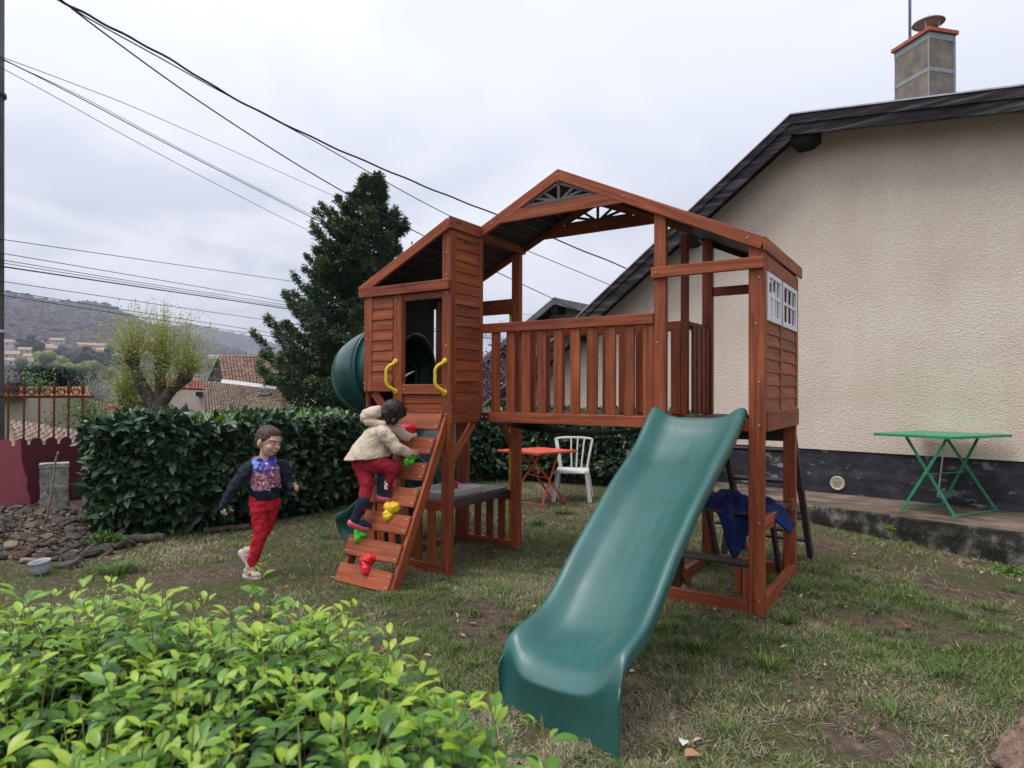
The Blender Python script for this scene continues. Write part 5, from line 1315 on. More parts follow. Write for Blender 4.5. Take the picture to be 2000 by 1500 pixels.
# ---- conifer
def conifer():
    B = Vector((-4.60, 18.0, -1.6)); t = empty('conifer', B); tag(t, 'tall dark green conifer with an uneven top behind the tube slide', 'tree')
    H = 8.95; g = G(); g.tube(smooth_path([(0, 0, -.5), (.05, 0, 3), (.35, 0, 6), (.72, 0, H - .1)], 6), list(np.linspace(.24, .02, 19)), 8); g.obj('trunk', M_bark, t, True)
    # (height above base, left reach, right reach) read along the trunk
    zs = [.6, 1.6, 2.5, 3.2, 4.2, 5.0, 5.6, 6.2, 6.9, 7.5, 8.2, 8.9]
    lf = [2.7, 3.1, 2.9, 2.65, 2.35, 2.15, 1.80, 1.55, 1.65, 1.45, .75, .20]
    rt_ = [2.0, 2.0, 2.0, 1.9, 1.8, 1.75, 1.75, 1.6, 1.4, 1.10, .60, .18]
    pos, d, nr, sz, ti = [], [], [], [], []; bg = G()
    for k in range(430):
        z = .3 + (H - .35) * (k / 430) ** 1.12 + rnd.uniform(-.1, .1); z = min(z, H - .08)
        az = rnd.uniform(0, 2 * math.pi); w = Vector((math.cos(az), math.sin(az), 0))
        reach = np.interp(z, zs, rt_) if w.x > 0 else np.interp(z, zs, lf)
        R_ = reach * (.62 + .45 * rnd.random()) * (abs(w.x) * 1 + (1 - abs(w.x)) * .95)
        if mnoise.noise(Vector((az * 1.2, z * 1.3, 5))) < -.30 and z > 3: R_ *= .55
        cx_ = np.interp(z, [0, 3, 6, H], [0, .05, .35, .72]); tipz = z + R_ * rnd.uniform(-.05, .32) + .10
        p0 = Vector((cx_, 0, z - .12 * R_)); p1 = p0 + w * R_ * .6 + Vector((0, 0, .02)); p2 = Vector((cx_, 0, 0)) + w * R_ + Vector((0, 0, tipz))
        br = smooth_path([p0, p1, p2], 5); bg.tube(br, list(np.linspace(.030, .006, len(br))), 4)
        shade = rnd.gauss(0, .12)
        nsp = int(22 + 46 * R_)
        for _ in range(nsp):
            f = rnd.random() ** .6; f = .18 + .82 * f; j = f * (len(br) - 1); i = min(int(j), len(br) - 2); q = br[i].lerp(br[i + 1], j - i)
            side = Vector((-w.y, w.x, 0)) * rnd.choice((-1, 1)) * rnd.random() * (.30 * (1.15 - f)) * (1 + R_ * .5)
            c = q + side + Vector((0, 0, rnd.gauss(.02, .045)))
            for _ in range(7):
                dd = (w * .7 + side.normalized() * .6 + Vector((rnd.gauss(0, .5), rnd.gauss(0, .5), rnd.gauss(.15, .4)))).normalized() if side.length > 0 else w
                pos.append(c + Vector((rnd.gauss(0, .035), rnd.gauss(0, .035), rnd.gauss(0, .025)))); d.append(dd); nr.append(Vector((rnd.gauss(0, .4), rnd.gauss(0, .4), 1)))
                sz.append(rnd.uniform(.08, .15)); ti.append(max(0, min(1, .38 + shade + .25 * (f - .5) + rnd.gauss(0, .12))))
    M = leafmat('dark conifer needles', [(.036, .074, .046), (.078, .140, .070), (.140, .205, .090), (.23, .28, .12)], .6, .25, True, .08)
    o = scatter('crown', np.array(pos), np.array(d), np.array(nr), np.array(sz), np.array(ti), quad_tpl(.17), M, t); 
    bg.obj('branches', M_bark, t)
conifer()

# ---- pollard with swollen knuckles and yellow-green new leaf
def pollard():
    B = Vector((-7.55, 13.9, -1.6)); t = empty('pollard_tree', B); tag(t, 'yellow-green pollard tree with three thick dark knuckled limbs, left of the tiled roofs', 'tree')
    def w(pxx, pyy): 
        q = CAMP + (fw + rt * ((pxx - 1000) / 1264.2) + up * ((750 - pyy) / 1264.2)) * 13.9; return q - B
    base = w(306, 810); limbs = [[w(306, 850), base, w(290, 775) , w(275, 748), w(262, 715), w(258, 700)], [w(306, 850), w(308, 800), w(312, 760), w(310, 735), w(316, 700)], [w(306, 850), w(312, 800), w(330, 770), w(352, 750), w(372, 728)]]
    limbs.append([w(306, 850), w(275, 800), w(245, 790), w(232, 778)])
    g = G(); kn = []
    for L, dy in zip(limbs, (0, .1, -.1, .3)):
        n_ = len(L); L = [q + Vector((0, dy * i / n_, 0)) for i, q in enumerate(L)]; pth = smooth_path(L, 4); rr = list(np.linspace(.17, .095, len(pth) - 4)) + [.12, .15, .15, .09]
        g.add(tube_geo(pth, rr, 9)); kn.append((pth[-2], 1.0)); kn.append((pth[len(pth) // 2 + 2], .6))
    g.obj('trunk', M_bark, t, True)
    pos, d, nr, sz, ti = [], [], [], [], []; tw = G()
    for (c, wt), (nt, ln) in zip(kn, ((150, .95), (14, .5), (190, 1.02), (14, .5), (150, .90), (14, .5), (150, .85), (40, .5))):
        for _ in range(nt):
            a = rnd.uniform(0, 6.28); e = rnd.gauss(.9, .42); e = max(-.2, min(1.57, e)); v = Vector((math.cos(a) * math.cos(e), math.sin(a) * math.cos(e) * .9, math.sin(e)))
            L = ln * rnd.uniform(.35, 1.30); p1 = c + v * L * .5 + Vector((0, 0, .03)); p2 = c + v * L + Vector((0, 0, .10 * L)) + Vector((rnd.gauss(0, .05), rnd.gauss(0, .05), 0))
            tw.tube([c + v * .08, p1, p2], [.006, .004, .002], 3)
            for _ in range(26):
                f = .2 + .85 * rnd.random(); q = (c.lerp(p1, f * 2) if f < .5 else p1.lerp(p2, f * 2 - 1)) + Vector((rnd.gauss(0, .05), rnd.gauss(0, .05), rnd.gauss(0, .05)))
                pos.append(q); d.append(Vector((rnd.gauss(0, 1), rnd.gauss(0, 1), rnd.gauss(.3, 1)))); nr.append(Vector((rnd.gauss(0, .6), rnd.gauss(0, .6), 1))); sz.append(rnd.uniform(.026, .050)); ti.append(rnd.random())
    for _ in range(1500):     # ivy and side shoots on the limbs
        L = rnd.choice(limbs); f = rnd.uniform(.5, len(L) - 1.2); i = int(f); q = L[i].lerp(L[i + 1], f - i) + Vector((rnd.gauss(0, .11), rnd.gauss(0, .1), rnd.gauss(0, .05)))
        pos.append(q); d.append(Vector((rnd.gauss(0, 1), rnd.gauss(0, 1), rnd.gauss(0, 1)))); nr.append(Vector((rnd.gauss(0, .6), rnd.gauss(0, .6), 1))); sz.append(rnd.uniform(.03, .055)); ti.append(rnd.uniform(0, .35))
    M = leafmat('yellow green young leaf', [(.20, .25, .06), (.36, .42, .10), (.50, .55, .17), (.58, .60, .24)], .6, .3, True, .35)
    scatter('crown', np.array(pos), np.array(d), np.array(nr), np.array(sz), np.array(ti), quad_tpl(.3), M, t); tw.obj('twigs', noisy('twigs', [(.26, .23, .11), (.36, .32, .16)], 6, 2, .8, 0), t)
pollard()

# ---- generic bush / small tree
def bush(name, lab, cat, c, r, n, cols, leaf=.06, clumps=40, tr=.2, stems=True, tw=.28, cutz=None):
    o = empty(name, (c[0], c[1], c[2])); tag(o, lab, cat); r = np.array(r)
    cc = rng.normal(0, 1, (clumps, 3)); cc = norm(cc) * (rng.uniform(.35, 1, (clumps, 1)) ** .6) * r * .85; cc[:, 2] += r[2]
    ci = rng.integers(0, clumps, n); p = cc[ci] + rng.normal(0, .17, (n, 3)) * r
    p = p[p[:, 2] > -.2]; n = len(p); ci = ci[:n]
    ti = np.clip(rng.normal(.45, .16, n) + (rng.uniform(-.25, .25, clumps))[ci], 0, 1)
    M = leafmat(name + ' leaf', cols, .55, .3, True, tr)
    scatter('foliage', p, rng.normal(0, 1, (n, 3)), rng.normal(0, .5, (n, 3)) + np.array([0, -.1, 1]), rng.uniform(.6, 1.3, n) * leaf, ti, quad_tpl(tw), M, o)
    if stems:
        g = G()
        for i in range(min(clumps, 16)):
            q = Vector(cc[i]); g.tube(smooth_path([Vector((rnd.gauss(0, .08) * r[0], rnd.gauss(0, .05), -.4)), q * .5 + Vector((0, 0, -.05)), q], 3), [.03 * r[2], .025 * r[2], .022 * r[2], .018 * r[2], .014 * r[2], .01 * r[2], .006 * r[2]], 5)
        g.obj('stems', M_bark, o)
    return o
GR = [(.030, .070, .020), (.065, .135, .035), (.12, .22, .05), (.20, .30, .09)]
def gp(pxx, D, z): 
    x = (pxx - 1000) / 1264.2 * D; return (x, D, z)
bush('garden_shrub', 'leafy fresh green shrub seen through the right bars of the iron gate', 'shrub', gp(148, 11.5, -.35), (1.05, .7, .85), 9000, GR, .05, 60)
bush('garden_shrub', 'yellowish green shrub behind the left bars of the iron gate, before the cream wall', 'shrub', gp(75, 12.0, -.45), (.45, .5, .62), 3000, [(.10, .15, .03), (.19, .24, .05), (.30, .33, .09)], .05, 30)
bush('garden_tree', 'pale green young tree rising behind the finials of the iron gate', 'tree', gp(82, 15, -.9), (.55, .5, 1.5), 3500, [(.07, .14, .05), (.15, .26, .10), (.26, .38, .18)], .06, 30)
bush('garden_tree', 'dark leafed fresh green sapling right of the last gate bar', 'tree', gp(170, 14, -.9), (.32, .4, 1.35), 2600, [(.04, .10, .04), (.09, .18, .06), (.17, .27, .10)], .05, 26)
bush('garden_shrub', 'orange tinged flowering shrub at the foot of the pollard, left', 'shrub', gp(222, 13, -.9), (.62, .5, .75), 3800, [(.12, .15, .03), (.26, .24, .06), (.42, .17, .05), (.46, .24, .10)], .05, 34)
bush('garden_shrub', 'loose green shrub between the gate and the laurel hedge top', 'shrub', gp(230, 10.5, -.5), (.75, .5, .72), 4200, GR, .05, 40)
bush('garden_shrub', 'pale leafed twiggy shrub poking above the hedge before the tiled roofs', 'shrub', gp(505, 11.5, -.1), (1.2, .4, .72), 2600, [(.14, .20, .05), (.28, .34, .10), (.42, .45, .20)], .035, 60)
bush('garden_shrub', 'loose white-green leafy shrub above the hedge beneath the conifer', 'shrub', gp(610, 11.0, .1), (.75, .4, .62), 2400, [(.14, .22, .07), (.30, .40, .16), (.46, .52, .30)], .035, 40)
bush('plum_tree', 'purple-leafed blossoming plum tree glimpsed between the balcony and the left tower', 'tree', gp(962, 13.5, -.9), (.55, .6, 1.75), 7000, [(.045, .012, .022), (.10, .030, .045), (.30, .20, .24), (.50, .42, .46)], .05, 50, tw=.4)
bush('plum_tree', 'purple-brown leafless shrub at far left behind the iron gate', 'tree', gp(20, 13.0, -.7), (.55, .5, 1.25), 5200, [(.040, .024, .028), (.085, .05, .055), (.14, .095, .10)], .045, 36)
# flat-topped cedar far behind the gate
def cedar():
    c = gp(88, 31, -4.6); o = empty('cedar', c); tag(o, 'flat-topped dark blue-green cedar rising behind the iron gate', 'tree')
    pos, d, nr, sz, ti = [], [], [], [], []; g = G(); g.tube([(0, 0, -1), (.1, 0, 3), (0, 0, 6.3)], [.4, .3, .12], 8)
    for k in range(110):
        z = rnd.uniform(5.0, 7.15); a = rnd.uniform(0, 6.28); R_ = rnd.uniform(.5, 1.75) * (1.12 - .55 * max(0, z - 5.9)); w_ = Vector((math.cos(a), math.sin(a), 0)); tip = w_ * R_ + Vector((0, 0, z)); g.tube([(0, 0, z - .5), tip * .6 + Vector((0, 0, z * .4 - .05)), tip], [.06, .04, .02], 4)
        for _ in range(260):
            q = tip + Vector((rnd.gauss(0, .48), rnd.gauss(0, .48), rnd.gauss(0, .07))); pos.append(q); d.append(Vector((rnd.gauss(0, 1), rnd.gauss(0, 1), rnd.gauss(0, .2)))); nr.append(Vector((0, 0, 1))); sz.append(rnd.uniform(.10, .2)); ti.append(max(0, min(1, rnd.gauss(.45, .2))))
    M = leafmat('cedar needles', [(.008, .020, .016), (.020, .040, .032), (.045, .072, .055)], .7, .2, True, .05)
    scatter('crown', np.array(pos), np.array(d), np.array(nr), np.array(sz), np.array(ti), quad_tpl(.2), M, o); g.obj('trunk', M_bark, o)
cedar()
# weeds
bush('weed', 'bushy green weed at the end of the rubble beside the hedge', 'plant', (-3.73, 5.98, gz(-3.73, 5.98) - .02), (.16, .14, .10), 900, [(.03, .08, .015), (.07, .16, .03), (.14, .26, .05)], .03, 20, stems=False)
bush('weed', 'light green creeping weed by the terrace edge, right of the playset', 'plant', (4.55, 5.95, gz(4.55, 5.95) - .03), (.26, .16, .05), 900, [(.06, .12, .02), (.14, .22, .04), (.22, .30, .06)], .03, 24, stems=False)
bush('weed', 'small lime green tuft growing on the face of the terrace edge', 'plant', (3.98, 6.83, .02), (.06, .05, .04), 160, [(.12, .20, .03), (.25, .36, .05)], .03, 8, stems=False)

# ---- grass: green and straw blades, thick where the noise says so
def grass():
    N = 900000
    x = np.concatenate([rng.uniform(-4.5, 5.2, N // 2), rng.uniform(-1.0, 3.2, N // 2)]); y = np.concatenate([rng.uniform(2.0, 10.6, N // 2), rng.uniform(1.8, 5.6, N // 2)])
    keep = (abs(x / y) < .85)
    keep &= ~((x < -3.45) & (y > 5.5 + (-3.6 - x) * .1)); 
    # terrace line
    e0 = np.array([3.885, 8.771]); c, s = math.cos(HA), math.sin(HA); nn = -(x - e0[0]) * s + (y - e0[1]) * c; keep &= nn < -1.10 - .05
    x, y = x[keep], y[keep]; n = len(x)
    g = np.array([mnoise.noise(Vector((a * 1.1, b * 1.1, 0))) + .6 * mnoise.noise(Vector((a * 3.1, b * 3.1, 4))) for a, b in zip(x, y)])
    g2 = np.array([mnoise.noise(Vector((a * 6.5, b * 6.5, 9))) for a, b in zip(x, y)])
    wall = np.clip((x - 2.2) / 1.6, 0, 1) * np.clip((5.6 - abs(y - 5.2)) / 3, 0, 1)
    dens = .46 + .7 * g + .65 * g2 - .30 * wall
    k = rng.random(n) < np.clip(dens, .04, 1); x, y, g, g2, wall = x[k], y[k], g[k], g2[k], wall[k]; n = len(x)
    z = np.array([gz(a, b) for a, b in zip(x, y)]) - .004
    dry = np.array([mnoise.noise(Vector((a * .9, b * .9, 30))) + .5 * mnoise.noise(Vector((a * 4, b * 4, 33))) for a, b in zip(x, y)])
    isdry = rng.random(n) < np.clip(.34 + .9 * dry + .12 * wall, .08, .9)
    h = np.where(isdry, rng.uniform(.015, .05, n), rng.uniform(.018, .055, n)) * (1 + .8 * np.clip(g2, 0, 1)) * np.where(y < 5.6, .85, 1)
    a = rng.uniform(0, 2 * np.pi, n); lean = np.where(isdry, rng.uniform(.5, 3.5, n), rng.uniform(.2, 1.6, n))
    d = np.stack([np.cos(a) * lean, np.sin(a) * lean, np.ones(n)], 1); P_ = np.stack([x, y, z], 1)
    nrm = np.stack([-np.cos(a), -np.sin(a), lean + .2], 1) + rng.normal(0, .3, (n, 3))
    tp = (np.array([(0, .035, 0), (0, -.035, 0), (.55, .028, .03), (.55, -.028, .03), (1, 0, -.06)]), np.array([(0, 1, 3), (0, 3, 2), (2, 3, 4)]))
    Mg = leafmat('grass blade', [(.048, .085, .024), (.100, .160, .042), (.175, .245, .065), (.27, .32, .11)], .5, .3, True, .2)
    Md = leafmat('straw blade', [(.18, .15, .09), (.33, .28, .17), (.46, .40, .27), (.58, .52, .39)], .7, .2, True, .15)
    for nm, m_, M, lab in (('grass', ~isdry, Mg, 'patchy short green grass over the whole lawn'), ('dry_grass', isdry, Md, 'pale dead grass and thatch lying among the green')):
        i = np.where(m_)[0]; o = scatter(nm, P_[i], d[i], nrm[i], h[i] * np.linalg.norm(d[i], axis=1) ** .4, np.clip(rng.normal(.42, .2, len(i)) + .25 * g[i], 0, 1), tp, M); tag(o, lab, 'grass', kind='stuff')
grass()
# tufts that stand out
def tuft(x, y, r, n, hh, lab, cols=None):
    n = int(n * .7); r *= 1.2; hh *= .9
    o = empty('grass_tuft', (x, y, gz(x, y) - .005)); tag(o, lab, 'grass tuft', 'taller tufts standing out of the lawn')
    a = rng.uniform(0, 6.28, n); q = np.abs(rng.normal(0, .45, n)) * r; P_ = np.stack([np.cos(a) * q, np.sin(a) * q, np.zeros(n)], 1); ln = rng.uniform(.3, 2.6, n)
    a2 = a + rng.normal(0, .6, n); d = np.stack([np.cos(a2) * ln, np.sin(a2) * ln, np.ones(n)], 1); nrm = np.stack([-np.cos(a2), -np.sin(a2), ln], 1)
    tp = (np.array([(0, .03, 0), (0, -.03, 0), (.35, .032, .05), (.35, -.032, .05), (.7, .024, .03), (.7, -.024, .03), (1, 0, -.10)]), np.array([(0, 1, 3), (0, 3, 2), (2, 3, 5), (2, 5, 4), (4, 5, 6)]))
    M = leafmat('tuft blade', cols or [(.05, .095, .022), (.095, .17, .038), (.17, .26, .065)], .45, .3, True, .2)
    scatter('blades', P_, d, nrm, rng.uniform(.6, 1.1, n) * hh, rng.uniform(0, 1, n), tp, M, o)['kind'] = 'stuff'
for a in ((-3.20, 5.28, .28, 420, .16, 'long bright tuft just right of the grey pot'), (.30, 7.2, .12, 160, .13, 'tuft on bare soil before the red table'), (.62, 7.9, .13, 150, .15, 'tuft between the slide and the white chair'), (1.62, 5.6, .10, 150, .14, 'tuft under the picnic table, left'), (2.18, 5.75, .11, 150, .14, 'tuft behind the right rear post, under the ladder'),
          (1.10, 3.75, .12, 200, .10, 'upright tuft right of the slide foot, below the frame'), (1.40, 3.55, .13, 220, .10, 'middle tuft of the three beneath the front base beam'), (2.85, 4.75, .20, 260, .09, 'broad green tuft halfway between frame and terrace'), (3.4, 4.6, .12, 170, .10, 'small dark tuft near the right edge, below the terrace'), (2.3, 3.45, .15, 220, .09, 'tuft above the boulder, right side'),
          (1.78, 3.02, .15, 240, .09, 'tuft left of the boulder'), (.95, 2.85, .13, 220, .08, 'near tuft right of the slide lip'), (1.80, 4.25, .12, 170, .12, 'tuft growing against the front right post'), (2.15, 4.9, .16, 200, .12, 'tuft growing along the side base beam'), (-.62, 5.9, .10, 130, .12, 'tuft against the low slatted wall'), (-.55, 4.85, .12, 160, .09, 'tuft right of the climbing ramp foot'), (-1.9, 6.6, .25, 300, .09, 'green patch by the branch under the hedge'), (4.0, 5.2, .12, 150, .09, 'tuft beside the creeping weed, right edge')):
    tuft(*a)
# fallen leaves, blossom, twigs
Mlit = leafmat('fallen leaf', [(.13, .06, .03), (.26, .13, .06), (.36, .27, .15), (.48, .44, .32)], .8, .2, True, 0)
nl = 420; x = rng.uniform(-3, 4.5, nl); y = rng.uniform(2.2, 8.5, nl); k = (-(x - 3.885) * math.sin(HA) + (y - 8.771) * math.cos(HA)) < -1.2; x, y = x[k], y[k]; nl = len(x)
o = scatter('leaf_litter', np.stack([x, y, [gz(a, b) + .018 for a, b in zip(x, y)]], 1), np.stack([rng.normal(0, 1, nl), rng.normal(0, 1, nl), rng.normal(0, .15, nl)], 1), np.stack([rng.normal(0, .3, nl), rng.normal(0, .3, nl), np.ones(nl)], 1), rng.uniform(.02, .05, nl), rng.random(nl), leaf_tpl(.2, .08, .2), Mlit); tag(o, 'scattered small brown dead leaves and bits on the lawn', 'leaf litter', kind='stuff')
def big_leaf(x, y, s, col, lab, rz_):
    V, F = leaf_tpl(.32, .14, .25); me = mesh('fallen_leaf', V, [tuple(map(int, f)) for f in F]); o = link('fallen_leaf', me, noisy('dead leaf ' + lab[:8], [tuple(c * .7 for c in col), col], 20, 3, .8, .2), None, smooth=True); o.location = (x, y, gz(x, y) + .03); o.scale = (s,) * 3; o.rotation_euler = (.1, -.15, rz_); tag(o, lab, 'leaf')
big_leaf(.70, 2.62, .075, (.46, .24, .13), 'orange-brown dead leaf on the lawn below the white feather', .3); big_leaf(.715, 2.70, .060, (.72, .72, .70), 'white feather-like petal lying above the orange dead leaf', 1.2)
big_leaf(.88, 3.45, .07, (.20, .11, .08), 'dark curled leaf right of the slide foot', 2.2); big_leaf(2.46, 4.05, .08, (.30, .09, .05), 'rust-red leaf on the lawn near the right edge', .9); big_leaf(.62, 3.40, .04, (.72, .72, .70), 'small white petal beside the slide foot', .4)

# ================================================================== neighbours' houses and roofs
def tilem(name, cols): return noisy(name, cols, 5, 7, .9, .5, 30, .15)
def tiled(parent, TL, TR, BR, BL, rows, cols, mat, name='roof'):
    TL, TR, BR, BL = map(Vector, (TL, TR, BR, BL)); nrm = (TR - TL).cross(BL - TL).normalized()
    if nrm.z < 0: nrm = -nrm
    link(name, mesh(name, [TL - nrm * .05, TR - nrm * .05, BR - nrm * .05, BL - nrm * .05, TL - nrm * .01, TR - nrm * .01, BR - nrm * .01, BL - nrm * .01], [(0, 1, 2, 3), (4, 5, 6, 7), (0, 1, 5, 4), (1, 2, 6, 5), (2, 3, 7, 6), (3, 0, 4, 7)]), mat, parent)
    V = []; F = []
    for i in range(rows):
        for j in range(cols):
            a, b_ = i / rows, (i + 1.12) / rows; c_, d_ = (j + .04) / cols, (j + .96) / cols
            jit = rnd.uniform(-.012, .012)
            def q(u, w, h): return (TL.lerp(TR, u)).lerp(BL.lerp(BR, u), min(w, 1.03)) + nrm * h
            m = (c_ + d_) / 2; w_ = (TR - TL).length / cols; hh = w_ * .36; o = len(V)
            for s_, h0 in ((a, -.004), (b_, .022 + jit)):
                for u_, k in ((c_, 0), (c_ + (m - c_) * .45, .8), (m, 1), (d_ - (d_ - m) * .45, .8), (d_, 0)): V.append(q(u_, s_, h0 + hh * k))
            for k in range(4): F.append((o + k, o + k + 1, o + k + 6, o + k + 5))
            F.append((o + 5, o + 6, o + 7, o + 8)); 
    o = link('roof_tiles', mesh('roof_tiles', V, F), mat, parent); o['kind'] = 'stuff'
    return o
M_tA = tilem('old brown pink tiles', [(.16, .10, .075), (.27, .165, .13), (.36, .25, .20)])
M_tB = tilem('grey ochre tiles', [(.15, .115, .09), (.26, .20, .155), (.35, .28, .21)])
M_tC = tilem('red orange tiles', [(.24, .09, .06), (.34, .14, .10), (.42, .22, .16)])
M_tD = tilem('pink lichened tiles', [(.20, .145, .125), (.29, .215, .19), (.37, .30, .265)])
M_wall2 = noisy('old cream render', [(.36, .31, .25), (.50, .44, .36)], 3, 6, .95, .4, 30)
def W_(o, pts): return [Vector(p) - o.location for p in pts]
o = empty('tiled_house', at(470, 760, 21)); tag(o, 'neighbouring house with a steep old pantile roof left of the conifer', 'house')
q = W_(o, [at(428, 699, 22), at(655, 704, 22.5), at(668, 765, 18.6), at(437, 748, 19)])
tiled(o, *q, 14, 34, M_tA)
a_, b_, c_ = at(428, 701, 22), at(437, 749, 19), at(408, 746, 24.5)
g = G(); g.add(([Vector(p) - o.location for p in (a_, b_, c_, b_ + Vector((0, 0, -3.5)), c_ + Vector((0, 0, -3.5)))], [(0, 2, 1), (1, 2, 4, 3)])); g.obj('gable_wall', M_soff, o)
g = G(); g.bar(Vector(at(427.2, 699, 21.95)) - o.location, Vector(at(404, 750, 25)) - o.location, .10, .05); g.obj('verge_board', M_zinc, o)
dn = Vector((0, 0, -3)); g = G(); g.add(([q[3] + Vector((0, .25, -.05)), q[2] + Vector((0, .25, -.05)), q[2] + dn, q[3] + dn], [(0, 1, 2, 3)])); g.obj('wall', M_wall2, o)
g = G()
for i in range(22): p = q[0].lerp(q[1], i / 22); p2 = q[0].lerp(q[1], (i + 1.05) / 22); g.tube([p + Vector((0, 0, .03)), p2 + Vector((0, 0, .045))], .065, 6)
r_ = g.obj('ridge_tiles', M_tA, o); r_['kind'] = 'stuff'
o = empty('low_outbuilding', at(480, 790, 16)); tag(o, 'low outbuilding with a broad ochre tiled roof and white flashing, just above the hedge', 'outbuilding')
q = W_(o, [at(401, 745, 18.2), at(545, 762, 17.2), at(600, 830, 14.2), at(405, 822, 14.6)]); tiled(o, *q, 17, 30, M_tB)
g = G(); 
fl = [at(433, 745, 18.4), at(470, 749, 18.1), at(505, 754, 17.7), at(540, 760, 17.3)]
for a_, b_ in zip(fl[:-1], fl[1:]): g.bar(a_ - o.location, b_ - o.location, .12, .05, (0, -1, .5))
g.obj('flashing', M_fw2, o)
c0 = at(517, 768, 16.6) - o.location; g = G(); g.bar(c0 - Vector((.15, 0, 0)), c0 + Vector((.15, 0, 0)), .22, .06, (0, -.2, 1)); g.obj('skylight', M_band, o); g = G(); g.bar(c0 + Vector((-.11, -.01, .04)), c0 + Vector((.11, -.01, .04)), .15, .02, (0, -.2, 1)); g.obj('skylight_pane', M_fwin, o)
g = G(); g.add(([q[3] + Vector((0, .3, -.04)), q[2] + Vector((0, .3, -.04)), q[2] + dn, q[3] + dn], [(0, 1, 2, 3)])); g.obj('wall', M_wall2, o)
o = empty('cream_cottage', at(360, 790, 19)); tag(o, 'small cream cottage with red tile roof and barred window behind the pollard tree', 'house')
q = W_(o, [at(322, 737, 20.5), at(401, 743, 20), at(401, 762, 18.6), at(318, 757, 19)]); tiled(o, *q, 5, 13, M_tC)
wp = W_(o, [at(300, 760, 19), at(401, 763, 18.5), at(401, 860, 18.5), at(300, 860, 19)]); g = G(); g.add((wp + [p + Vector((0, 3, 0)) for p in wp], [(0, 1, 2, 3), (7, 6, 5, 4), (0, 4, 5, 1), (1, 5, 6, 2), (2, 6, 7, 3), (3, 7, 4, 0)])); g.obj('wall', M_wall2, o)
c0 = at(388, 769, 18.45) - o.location; g = G(); g.box(c0.x - .08, c0.x + .08, c0.y - .02, c0.y + .1, c0.z - .07, c0.z + .06); g.obj('window', M_fwin, o)
g = G()
for k in (-.04, 0, .04): g.box(c0.x + k - .006, c0.x + k + .006, c0.y - .04, c0.y - .025, c0.z - .07, c0.z + .06)
g.obj('window_bars', M_blackmetal, o)
o = empty('orange_roofed_shed', at(280, 790, 17)); tag(o, 'orange tiled roof of a shed glimpsed under the pollard crown', 'shed')
q = W_(o, [at(196, 790, 17), at(305, 788, 17), at(310, 812, 15.5), at(190, 815, 15.5)]); tiled(o, *q, 6, 22, M_tC)
g = G(); g.add(([q[3] + Vector((0, .3, -.04)), q[2] + Vector((0, .3, -.04)), q[2] + dn, q[3] + dn], [(0, 1, 2, 3)])); g.obj('wall', M_wall2, o)
o = empty('orange_roofed_house', at(130, 775, 24)); tag(o, 'orange roof showing between the scrolls of the iron gate, under the cedar', 'house')
q = W_(o, [at(40, 757, 26), at(172, 757, 26), at(182, 782, 23), at(30, 782, 23)]); tiled(o, *q, 7, 20, M_tC)
g = G(); g.add(([q[3] + Vector((0, .3, -.04)), q[2] + Vector((0, .3, -.04)), q[2] + dn, q[3] + dn], [(0, 1, 2, 3)])); g.obj('wall', M_wall2, o)
o = empty('cream_building', at(25, 830, 11)); tag(o, 'cream rendered wall of a building behind the left bars of the gate', 'building')
wp = W_(o, [at(-70, 779, 10.6), at(56, 778, 11.8), at(56, 960, 11.8), at(-70, 990, 10.6)]); g = G(); g.add((wp + [p + Vector((-.4, 2.5, 0)) for p in wp], [(0, 1, 2, 3), (7, 6, 5, 4), (0, 4, 5, 1), (1, 5, 6, 2), (2, 6, 7, 3), (3, 7, 4, 0)])); g.obj('wall', noisy('smooth cream render', [(.44, .38, .31), (.54, .47, .39)], 2, 5, .9, .2), o)
g = G(); g.bar(Vector(wp[0]) + Vector((0, -.05, .03)), Vector(wp[1]) + Vector((.1, -.05, .03)), .3, .05); g.obj('eave', M_tC, o)
o = empty('low_tiled_building', at(130, 900, 9.6)); tag(o, 'low building with pinkish lichened tile roof directly behind the iron gate', 'outbuilding')
TLp, TRp, BRp, BLp = at(18, 824, 10.4), at(172, 848, 11.0), at(232, 985, 8.9), at(52, 905, 9.1)
q = W_(o, [TLp, TRp, BRp, BLp])
